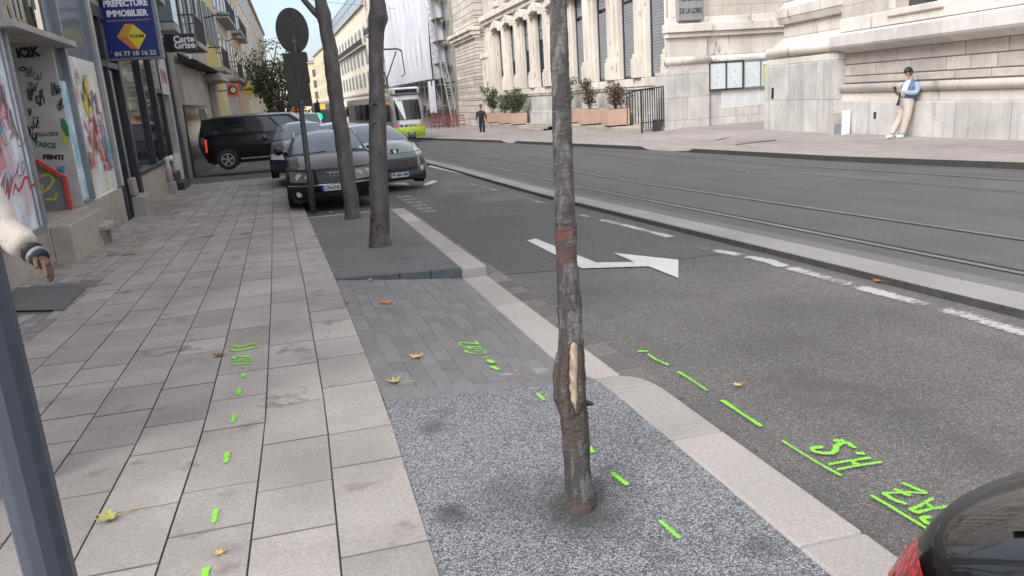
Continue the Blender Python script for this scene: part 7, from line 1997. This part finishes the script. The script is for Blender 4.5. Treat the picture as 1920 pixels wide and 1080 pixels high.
for sg in (-1, 1):
    mb = MB(); mb.bar((x + sg * 1.2, y - .1, z + 2.5), (x + sg * 1.5, y - .3, z + 2.4), .06); mb.box(x + sg * 1.5 - .1, x + sg * 1.5 + .1, y - .36, y - .24, z + 1.7, z + 2.4); mb.build('mirror', MT['black'], t)
    mb = MB(); mb.lathe([(.5, -.15), (.5, .15)], (x + sg * 1.1, y + 2.4, z + .48), (1, 0, 0), 18); mb.build('wheel', MT['rubber'], t)
# traffic signal with a lit green light, orange shop blind further back
D = 47; q = atD(597, 219, D); t = thing('traffic_light', 'traffic signal showing a bright green light beside the leaning trunk', 'traffic light', (q.x, q.y, gz(q.y)))
mb = MB(); mb.tube([(q.x + .05, q.y + .1, gz(q.y)), (q.x + .05, q.y + .1, q.z + 1.0)], .06, 8); mb.build('pole', MT['metal_dark'], t); mb = MB(); mb.box(q.x - .17, q.x + .17, q.y - .06, q.y + .14, q.z - .35, q.z + .85); mb.build('housing', MT['black'], t, bevel=.04)
mb = MB(); mb.lathe([(.24, 0), (.2, .07), (.05, .1)], q + Vector((0, -.06, 0)), (0, -1, 0), 20); mb.build('green_lamp', MT['lit_green'], t)
a_, b_ = atY(541, 214, 75), atY(564, 200, 75); t = thing('shop_awning', 'orange shop awning far down the left pavement, right of the sign plates', 'awning', a_)
mb = MB(); mb.hexa([(a_.x, 75, a_.z), (b_.x, 75, a_.z), (b_.x, 76.5, a_.z + .3), (a_.x, 76.5, a_.z + .3), (a_.x, 75, a_.z + .5), (b_.x, 75, a_.z + .5), (b_.x, 76.5, b_.z), (a_.x, 76.5, b_.z)]); mb.build('canopy', flat('awning_orange', (.65, .22, .04), .7), t)
mb = MB()
for xx in (a_.x + .05, b_.x - .05): mb.tube([(xx, 76.4, a_.z + .3), (xx, 76.4, gz(76))], .05, 6)
mb.build('post', MT['metal_grey'], t)

MT['fol_pale'] = leaf_mat('pale_leaves', (.34, .33, .22), (.24, .25, .14))
# far street trees on the left
def street_tree(label, x, y, h, cr, mats, seed, n, size, open_=.0):
    r = random.Random(seed); p = Vector((x, y, gz(y))); t = thing('street_tree', label, 'tree', p, 0, 'trees far down the left side')
    mb = MB(); mb.smooth = True; mb.tube([p, p + Vector((.05, 0, h * .3)), p + Vector((-.05, 0, h * .55))], [.22, .17, .12], 9); tips = []
    for i in range(16):
        a = r.uniform(0, 6.28); s0 = p + Vector((0, 0, h * r.uniform(.28, .55))); e = p + Vector((math.cos(a) * cr * r.uniform(.4, 1), math.sin(a) * cr * r.uniform(.4, 1), h * r.uniform(.5, 1.0)))
        P_ = limb(mb, s0, e, .09, .02, i + seed, 6); tips.append((e, cr * .3)); tips.append((P_[4], cr * .32))
        for j in range(2):
            e2 = e + Vector((r.uniform(-1, 1), r.uniform(-1, 1), r.uniform(.1, 1))) * cr * .45; limb(mb, P_[4], e2, .03, .008, i + j * 31, 5); tips.append((e2, cr * .22))
    mb.build('trunk', MT['bark2'], t)
    for mt, k in mats: m_ = MB(); leaf_cloud(m_, tips, int(n * k), size, 1.0, r); m_.build('crown', MT[mt], t)
pt = atY(508, 215, 62); street_tree('loose half-bare street tree with pale leaves, rising left of the round sign', pt.x, 62, 7.6, 1.9, [('fol_pale', .65), ('foliage_d', .35)], 3, 1300, .2)
pt = atY(532, 215, 54); street_tree('dense dark green street tree behind the sign plates, left of the sign pole', pt.x, 54, 5.4, 1.5, [('foliage_d', .6), ('fol_olive', .4)], 11, 2600, .2)
# leafy twig hanging in at the top of the sky
# overhead wire
p0, p1 = atY(520, -8, 40), atY(700, 12, 60); t = tag(thing('overhead_wire', 'thin overhead tram wire crossing the sky above the far houses', 'wire', p0), None)
mb = MB(); mb.tube([p0 + (p0 - p1) * .6, p0, p0.lerp(p1, .5) - Vector((0, 0, .05)), p1, p1 + (p1 - p0) * .4], .012, 5); mb.build('cable', MT['metal_dark'], t)

# ------------------------------------------------------------------ people
MT['skin_a'] = M('skin_light', (.5, .31, .22), (.44, .26, .18), scale=12, rough=.55); MT['skin_b'] = M('skin_dark', (.13, .065, .04), (.1, .05, .03), scale=20, rough=.5)
MT['skin_c'] = M('skin_mid', (.42, .24, .17), rough=.55)
MT['hair'] = M('black_hair', (.012, .01, .01), (.02, .018, .017), scale=40, rough=.5, bump=.6, bsc=60)
MT['denim'] = M('denim', (.07, .13, .23), (.11, .18, .29), scale=18, rough=.85, bump=.3); MT['sleeve'] = M('grey_blue_sleeve', (.33, .38, .45), (.26, .31, .38), scale=7, rough=.85, bump=.4, bsc=14)
MT['trousers_w'] = M('cream_trousers', (.56, .47, .41), (.46, .385, .335), scale=7, rough=.85, bump=.5, bsc=12); MT['shoe_w'] = M('white_shoe', (.78, .8, .82), rough=.5)
MT['shirt_w'] = M('white_shirt', (.75, .75, .75), rough=.8); MT['dark_cloth'] = M('dark_cloth', (.018, .02, .03), (.03, .03, .04), scale=8, rough=.85, bump=.4, bsc=14)
MT['rust_cloth'] = M('rust_cloth', (.3, .06, .03), rough=.8); MT['cream_fleece'] = M('cream_wool', (.62, .56, .48), (.52, .46, .39), scale=14, rough=.95, bump=.7, bsc=110, big=.1, bigsc=3); MT['green_cloth'] = M('dark_green_cloth', (.012, .05, .035), (.02, .065, .045), scale=10, rough=.85, bump=.3)
MT['rib_dark'] = M('dark_rib', (.02, .025, .03), rough=.9, bump=.5, bsc=200)
def skin(name, chains, mat, parent, levels=2):
    """one continuous skinned surface grown along joined chains of (point, radius)"""
    vs, es, rs = [], [], []; idx = {}
    def vid(p, r):
        k = tuple(round(c, 4) for c in p)
        if k not in idx: idx[k] = len(vs); vs.append(k); rs.append(r)
        return idx[k]
    for ch in chains:
        prev = None
        for p, r in ch:
            i = vid(p, r)
            if prev is not None and i != prev: es.append((prev, i))
            prev = i
    me = bpy.data.meshes.new(name); me.from_pydata(vs, es, []); me.materials.append(MT[mat])
    o = bpy.data.objects.new(name, me); COL.objects.link(o); o.parent = parent
    sk = o.modifiers.new('skin', 'SKIN'); sk.use_smooth_shade = True
    d = me.skin_vertices[0].data
    for i, r in enumerate(rs):
        d[i].radius = (r, r) if not hasattr(r, '__len__') else r
        d[i].use_root = (i == 0)
    sb = o.modifiers.new('sub', 'SUBSURF'); sb.levels = levels; sb.render_levels = levels
    return o
def V(*a): return tuple(a)
def head(par, c, fwd_a, tilt, hairmat, skinmat, s=1.0, hairlen=.0, fringe=False):
    """head with brow, nose, lips, chin and ears; separate hair. c = centre, facing +x rotated by fwd_a"""
    Rm = Matrix.Translation(Vector(c)) @ Matrix.Rotation(fwd_a, 4, 'Z') @ Matrix.Rotation(tilt, 4, 'Y')
    mb = MB(); mb.smooth = True; mb.X = Rm
    def hp(u, v, off=0):
        th = u * 2 * math.pi; ph = (v - .5) * math.pi
        x, y, z = math.cos(ph) * math.cos(th), math.cos(ph) * math.sin(th), math.sin(ph)
        r = Vector((x * .098, y * .078, z * .118)) * s
        if z < 0: r.x *= 1 - .12 * -z; r.y *= 1 - .28 * -z
        if x > .55:
            f = (x - .55) / .45; m = max(0, 1 - (abs(y) / .2) ** 2)
            if -.38 < z < .12: r.x += .028 * s * m * f * (1 - (z + .13) ** 2 / .0625 if abs(z + .13) < .25 else 0)
            if -.62 < z < -.48: r.x += .008 * s * f
            if z < -.75: r.x += .012 * s * f
            if .05 < z < .18 and .15 < abs(y) < .55: r.x -= .006 * s
        return r * (1 + off)
    mb.grid(lambda u, v: hp(u, v), 28, 20)
    for sg in (-1, 1): mb.lathe([(.028 * s, -.006), (.03 * s, .006), (.012 * s, .004)], (-.008 * s, sg * .078 * s, -.01 * s), (-.2, sg, 0), 10)
    mb.build('head', MT[skinmat], par)
    mb = MB(); mb.X = Rm
    for sg in (-1, 1): mb.lathe([(.012 * s, 0), (.006 * s, .005)], (.09 * s, sg * .032 * s, .012 * s), (1, sg * .25, 0), 8); mb.box(.088 * s, .1 * s, sg * .032 * s - .016 * s, sg * .032 * s + .016 * s, .036 * s, .043 * s)
    mb.build('eye', MT['black'], par)
    mb = MB(); mb.smooth = True; mb.X = Rm
    def hr(u, v):
        th = u * 2 * math.pi; lo = .52 + .0 if math.cos(th) > .45 else .34 - hairlen
        if math.cos(th) > .45: lo = .60 if fringe else .68
        vv = lo + (1 - lo) * v
        p = hp(u, vv); q = p * (1.13 + .07 * noise.noise(Vector((u * 9, v * 6, 1))) + (.06 if vv > .6 else 0)); return q
    mb.grid(hr, 32, 10)
    mb.build('hair', MT[hairmat], par)
def hand(name, par, wrist, dirv, palm_n, mat, s=1.0, curl=.5):
    """palm with four unequal bent fingers and a thumb from the side of the palm"""
    d = Vector(dirv).normalized(); n_ = Vector(palm_n).normalized(); sd = d.cross(n_).normalized(); w = Vector(wrist); ch = []
    k0 = w + d * .045 * s
    ch.append([(tuple(w), .022 * s), (tuple(k0), (.034 * s))])
    pc = w + d * .08 * s; ch.append([(tuple(k0), .034 * s), (tuple(pc), .033 * s)])
    for i, (o, ln) in enumerate(((-.030, .062), (-.010, .074), (.010, .070), (.029, .054))):
        b = pc + sd * o * s + d * .012 * s; pts = [(tuple(pc), .033 * s), (tuple(b), .0105 * s)]; q = b; dd = d.copy()
        for j in range(3):
            dd = (dd + n_ * curl * .55).normalized(); q = q + dd * ln * s * (.45, .32, .25)[j]; pts.append((tuple(q), .0095 * s * (1 - .1 * j)))
        ch.append(pts)
    b = w + d * .035 * s - sd * .034 * s; t1 = b + (d * .6 - sd * .5 + n_ * .5).normalized() * .036 * s; t2 = t1 + (d * .85 + n_ * .45).normalized() * .03 * s
    ch.append([(tuple(k0), .034 * s), (tuple(b), .015 * s), (tuple(t1), .012 * s), (tuple(t2), .0095 * s)])
    return skin(name, ch, mat, par, 2)

# leaning person with a phone (local frame: x = the way they face, towards the street)
pf = G(1729, 258, rpz(13.4, 16.0)); 
px_ = X1(pf.y + .05) - .62
t = thing('person', 'person in denim jacket and cream trousers leaning on the stone wall with a phone', 'person', (px_, pf.y, gz(pf.y) + rpz(px_, pf.y)), R_(180))
PW.pop(t.name)
hz = .92; sh_z = 1.36
hip = (-.30, 0, hz); chest = (-.40, 0, 1.22); neck = (-.38, 0, 1.45)
jl = lambda sg: [((-.29, sg * .09, .88), .1), ((-.22, sg * .1, .48), .068), ((-.14 if sg > 0 else .02, sg * .09, .1), .045)]
body_ = [[(hip, .1), (chest, .1), (neck, .05), ((-.34, 0, 1.54), .06)]]
for sg in (-1, 1):
    body_.append([(hip, .1)] + jl(sg)); 
    body_.append([(chest, .1), ((-.42, sg * .16, 1.34), .045), ((-.33, sg * .25, 1.1), .04), ((-.06, sg * .1, 1.14), .036)])
skin('body', body_, 'skin_a', t)
tr_ = [[((-.31, 0, 1.02), .16), ((-.295, 0, .86), .17)]]
for sg in (-1, 1): tr_.append([((-.295, 0, .86), .17), ((-.28, sg * .1, .82), .13), ((-.22, sg * .11, .48), .1), ((-.14 if sg > 0 else .01, sg * .095, .14), .08), ((-.13 if sg > 0 else .02, sg * .095, .09), .075)])
skin('trousers', tr_, 'trousers_w', t)
jk = [[((-.30, 0, .88), .2), ((-.36, 0, 1.08), .195), ((-.41, 0, 1.27), .19), ((-.4, 0, 1.42), .12)]] + [[((-.41, 0, 1.27), .19), ((-.42, sg * .19, 1.34), .11)] for sg in (-1, 1)]
skin('jacket', jk, 'denim', t)
for sg in (-1, 1): skin('sleeve', [[((-.42, sg * .17, 1.36), .085), ((-.38, sg * .26, 1.2), .078), ((-.33, sg * .27, 1.09), .07), ((-.18, sg * .18, 1.11), .06), ((-.09, sg * .115, 1.13), .048)]], 'sleeve', t)
skin('shirt', [[((-.20, .0, .97), .1), ((-.245, .0, 1.15), .11), ((-.30, .0, 1.32), .1), ((-.34, 0, 1.42), .06)]], 'shirt_w', t)
skin('hood', [[((-.47, .1, 1.44), .05), ((-.5, 0, 1.42), .065), ((-.47, -.1, 1.44), .05)]], 'sleeve', t)
head(t, (-.31, 0, 1.60), 0, .5, 'hair', 'skin_a', 1.0, .04, True)
for sg in (-1, 1):
    xx = -.09 if sg > 0 else .06; mb = MB(); mb.smooth = True; 
    skin('shoe', [[((xx - .1, sg * .095, .06), .055), ((xx, sg * .095, .055), .055), ((xx + .12, sg * .1, .045), .045)]], 'shoe_w', t)
    hand('hand', t, (-.06, sg * .1, 1.14), (.8, -sg * .45, .15), (.1, -sg * .5, .9), 'skin_a', .95, .6)
mb = MB(); mb.bar((.04, 0, 1.15), (.08, 0, 1.28), .075, .012, up=(1, 0, 0)); Mt = Matrix.Translation(t.location) @ Matrix.Rotation(R_(180), 4, 'Z'); mb.v = [Mt @ p for p in mb.v]
tag(mb.build('phone', MT['black'], None, bevel=.003), 'dark phone held up in the hands of the leaning person', 'phone')
mb = MB(); mb.tube([(-.04, .06, 1.12), (-.02, .05, .95), (.0, .02, .82), (-.06, .0, .82), (-.05, .03, 1.1)], .022, 6); mb.v = [Mt @ p for p in mb.v]
tag(mb.build('bag_strap', MT['dark_cloth'], None, smooth_all=True), 'dark strap dangling from the hands of the leaning person', 'strap')

# walking man by the planters
pm = atD(905, 252, 46.4)
t = thing('person', 'man in dark jacket and trousers with white shoes walking past the left planters', 'person', pm, R_(-105)); PW.pop(t.name)
bd = [[((0, 0, .92), .09), ((0, 0, 1.22), .1), ((0, 0, 1.46), .055), ((.01, 0, 1.55), .06)]]
for sg in (-1, 1):
    f = .14 * sg
    bd.append([((0, 0, .92), .09), ((.0, sg * .09, .85), .1), ((f * .7, sg * .1, .48), .065), ((f * 1.0, sg * .1, .08), .045)])
    bd.append([((0, 0, 1.22), .1), ((0, sg * .17, 1.36), .04), ((-f * .3, sg * .28, 1.1), .04), ((-f * .8 + .05, sg * .27, .86), .035)])
skin('body', bd, 'skin_c', t)
skin('trousers', [[((0, 0, 1.0), .15), ((0, 0, .86), .16)]] + [[((0, 0, .86), .16), ((0, sg * .09, .82), .115), ((.1 * sg, sg * .1, .48), .088), ((.14 * sg, sg * .1, .1), .07)] for sg in (-1, 1)], 'dark_cloth', t)
skin('jacket', [[((0, 0, .84), .19), ((0, 0, 1.08), .18), ((0, 0, 1.28), .19), ((0, 0, 1.44), .11)]] + [[((0, 0, 1.28), .19), ((0, sg * .2, 1.36), .11)] for sg in (-1, 1)], 'dark_cloth', t)
for sg in (-1, 1): skin('sleeve', [[((0, sg * .18, 1.37), .085), ((-.03 * sg, sg * .28, 1.1), .075), ((-.1 * sg + .05, sg * .28, .9), .055)]], 'rust_cloth' if sg > 0 else 'dark_cloth', t)
head(t, (.02, 0, 1.65), R_(-35), .05, 'hair', 'skin_c', 1.0, 0)
for sg in (-1, 1):
    x0 = .14 * sg; skin('shoe', [[((x0 - .05, sg * .1, .05), .05), ((x0 + .03, sg * .1, .05), .05), ((x0 + .16, sg * .11, .04), .042)]], 'shoe_w', t); hand('hand', t, (-.11 * sg + .05, sg * .27, .87), (.1, 0, -1), (.3, -sg, 0), 'skin_c', .95, .4)

# passer-by at the left edge: cream sleeve swinging out, dark green jacket
Dp = 3.1
shp = atD(-46, 330, Dp); el = atD(10, 432, Dp - .02); wr = atD(62, 474, Dp - .05)
gx = atD(-70, 500, Dp); gzp = gz(gx.y)
t = thing('person', 'passer-by with cream woolly sleeves and dark cuffs, cut off by the left edge', 'person', (gx.x, gx.y, gzp)); iv = Matrix.Translation(-Vector(t.location)); PW.pop(t.name)
l = lambda p: tuple(iv @ Vector(p))
S_, E_, W_ = l(shp), l(el), l(wr); sx_ = S_[0] - .2; up_ = Vector((sx_ - .02, S_[1], 0))
pel = (sx_, S_[1], .82); che = (sx_, S_[1], S_[2] - .12); nk = (sx_, S_[1], S_[2] + .09)
bd = [[(pel, .1), (che, .1), (nk, .065), ((sx_, S_[1] + .02, S_[2] + .18), .068)], [(che, .1), (S_, .045), (E_, .04), (W_, .028)], [(che, .1), ((sx_ - .17, S_[1], S_[2]), .055), ((sx_ - .24, S_[1] - .05, S_[2] - .28), .042), ((sx_ - .22, S_[1] + .06, S_[2] - .5), .03)]]
for sg in (-1, 1): bd.append([(pel, .1), ((sx_ + sg * .09, S_[1], .74), .09), ((sx_ + sg * .09, S_[1] + sg * .05, .44), .062), ((sx_ + sg * .09, S_[1] + sg * .1 - .05, .07), .042)])
skin('body', bd, 'skin_b', t)
jz = l(atD(20, 548, Dp))[2]
skin('jacket', [[((sx_, S_[1], jz - .02), .22), ((sx_, S_[1], jz + .22), .21), ((sx_, S_[1], S_[2] - .06), .18), ((sx_, S_[1], S_[2] + .05), .11)]] + [[((sx_, S_[1], S_[2] - .06), .18), (S_, .09)], [((sx_, S_[1], S_[2] - .06), .18), ((sx_ - .17, S_[1], S_[2]), .09)]], 'green_cloth', t)
skin('jacket_hem', [[((sx_, S_[1], jz - .08), .2), ((sx_, S_[1], jz + .0), .205)]], 'rib_dark', t, 1)
Sv, Ev, Wv = Vector(S_), Vector(E_), Vector(W_)
skin('sleeve', [[(S_, .075), (tuple(Sv.lerp(Ev, .45)), .068), (tuple(Sv.lerp(Ev, .85) + Vector((0, 0, .004))), .064), (E_, .06), (tuple(Ev.lerp(Wv, .35)), .066), (tuple(Ev.lerp(Wv, .62)), .066), (tuple(Ev.lerp(Wv, .82)), .05)]], 'cream_fleece', t)
ax = (Wv - Ev).normalized(); c0 = Ev.lerp(Wv, .80)
mb = MB(); mb.smooth = True
for k, (o, mt) in enumerate(((0.0, 'rib_dark'), (.022, 'metal_grey'), (.038, 'rib_dark'))):
    m_ = MB(); m_.smooth = True; m_.lathe([(.043 - .003 * k, o), (.045 - .003 * k, o + .008), (.041 - .003 * k, o + (.022, .016, .024)[k])], c0 + ax * .02, ax, 18); m_.build('cuff', MT[mt], t)
hand('hand', t, tuple(Wv + ax * .012), tuple(ax + Vector((0, 0, -.25))), (-.3, -.3, -.75), 'skin_b', .82, 1.0)
skin('sleeve', [[((sx_ - .17, S_[1], S_[2]), .075), ((sx_ - .24, S_[1] - .05, S_[2] - .28), .062), ((sx_ - .22, S_[1] + .06, S_[2] - .48), .055)]], 'cream_fleece', t)
skin('trousers', [[((sx_, S_[1], 1.0), .16), ((sx_, S_[1], .86), .18), ((sx_, S_[1], .76), .15)]] + [[((sx_, S_[1], .76), .13), ((sx_ + sg * .09, S_[1], .7), .1), ((sx_ + sg * .09, S_[1] + sg * .05, .44), .08), ((sx_ + sg * .09, S_[1] + sg * .1 - .05, .1), .065)] for sg in (-1, 1)], 'dark_cloth', t)
for sg in (-1, 1): y0_ = S_[1] + sg * .1 - .05; skin('shoe', [[((sx_ + sg * .09, y0_ - .05, .05), .05), ((sx_ + sg * .09, y0_ + .05, .05), .05), ((sx_ + sg * .09, y0_ + .16, .04), .042)]], 'dark_cloth', t)
head(t, (sx_, S_[1] + .02, S_[2] + .235), R_(90), .1, 'hair', 'skin_b', 1.0, .03)
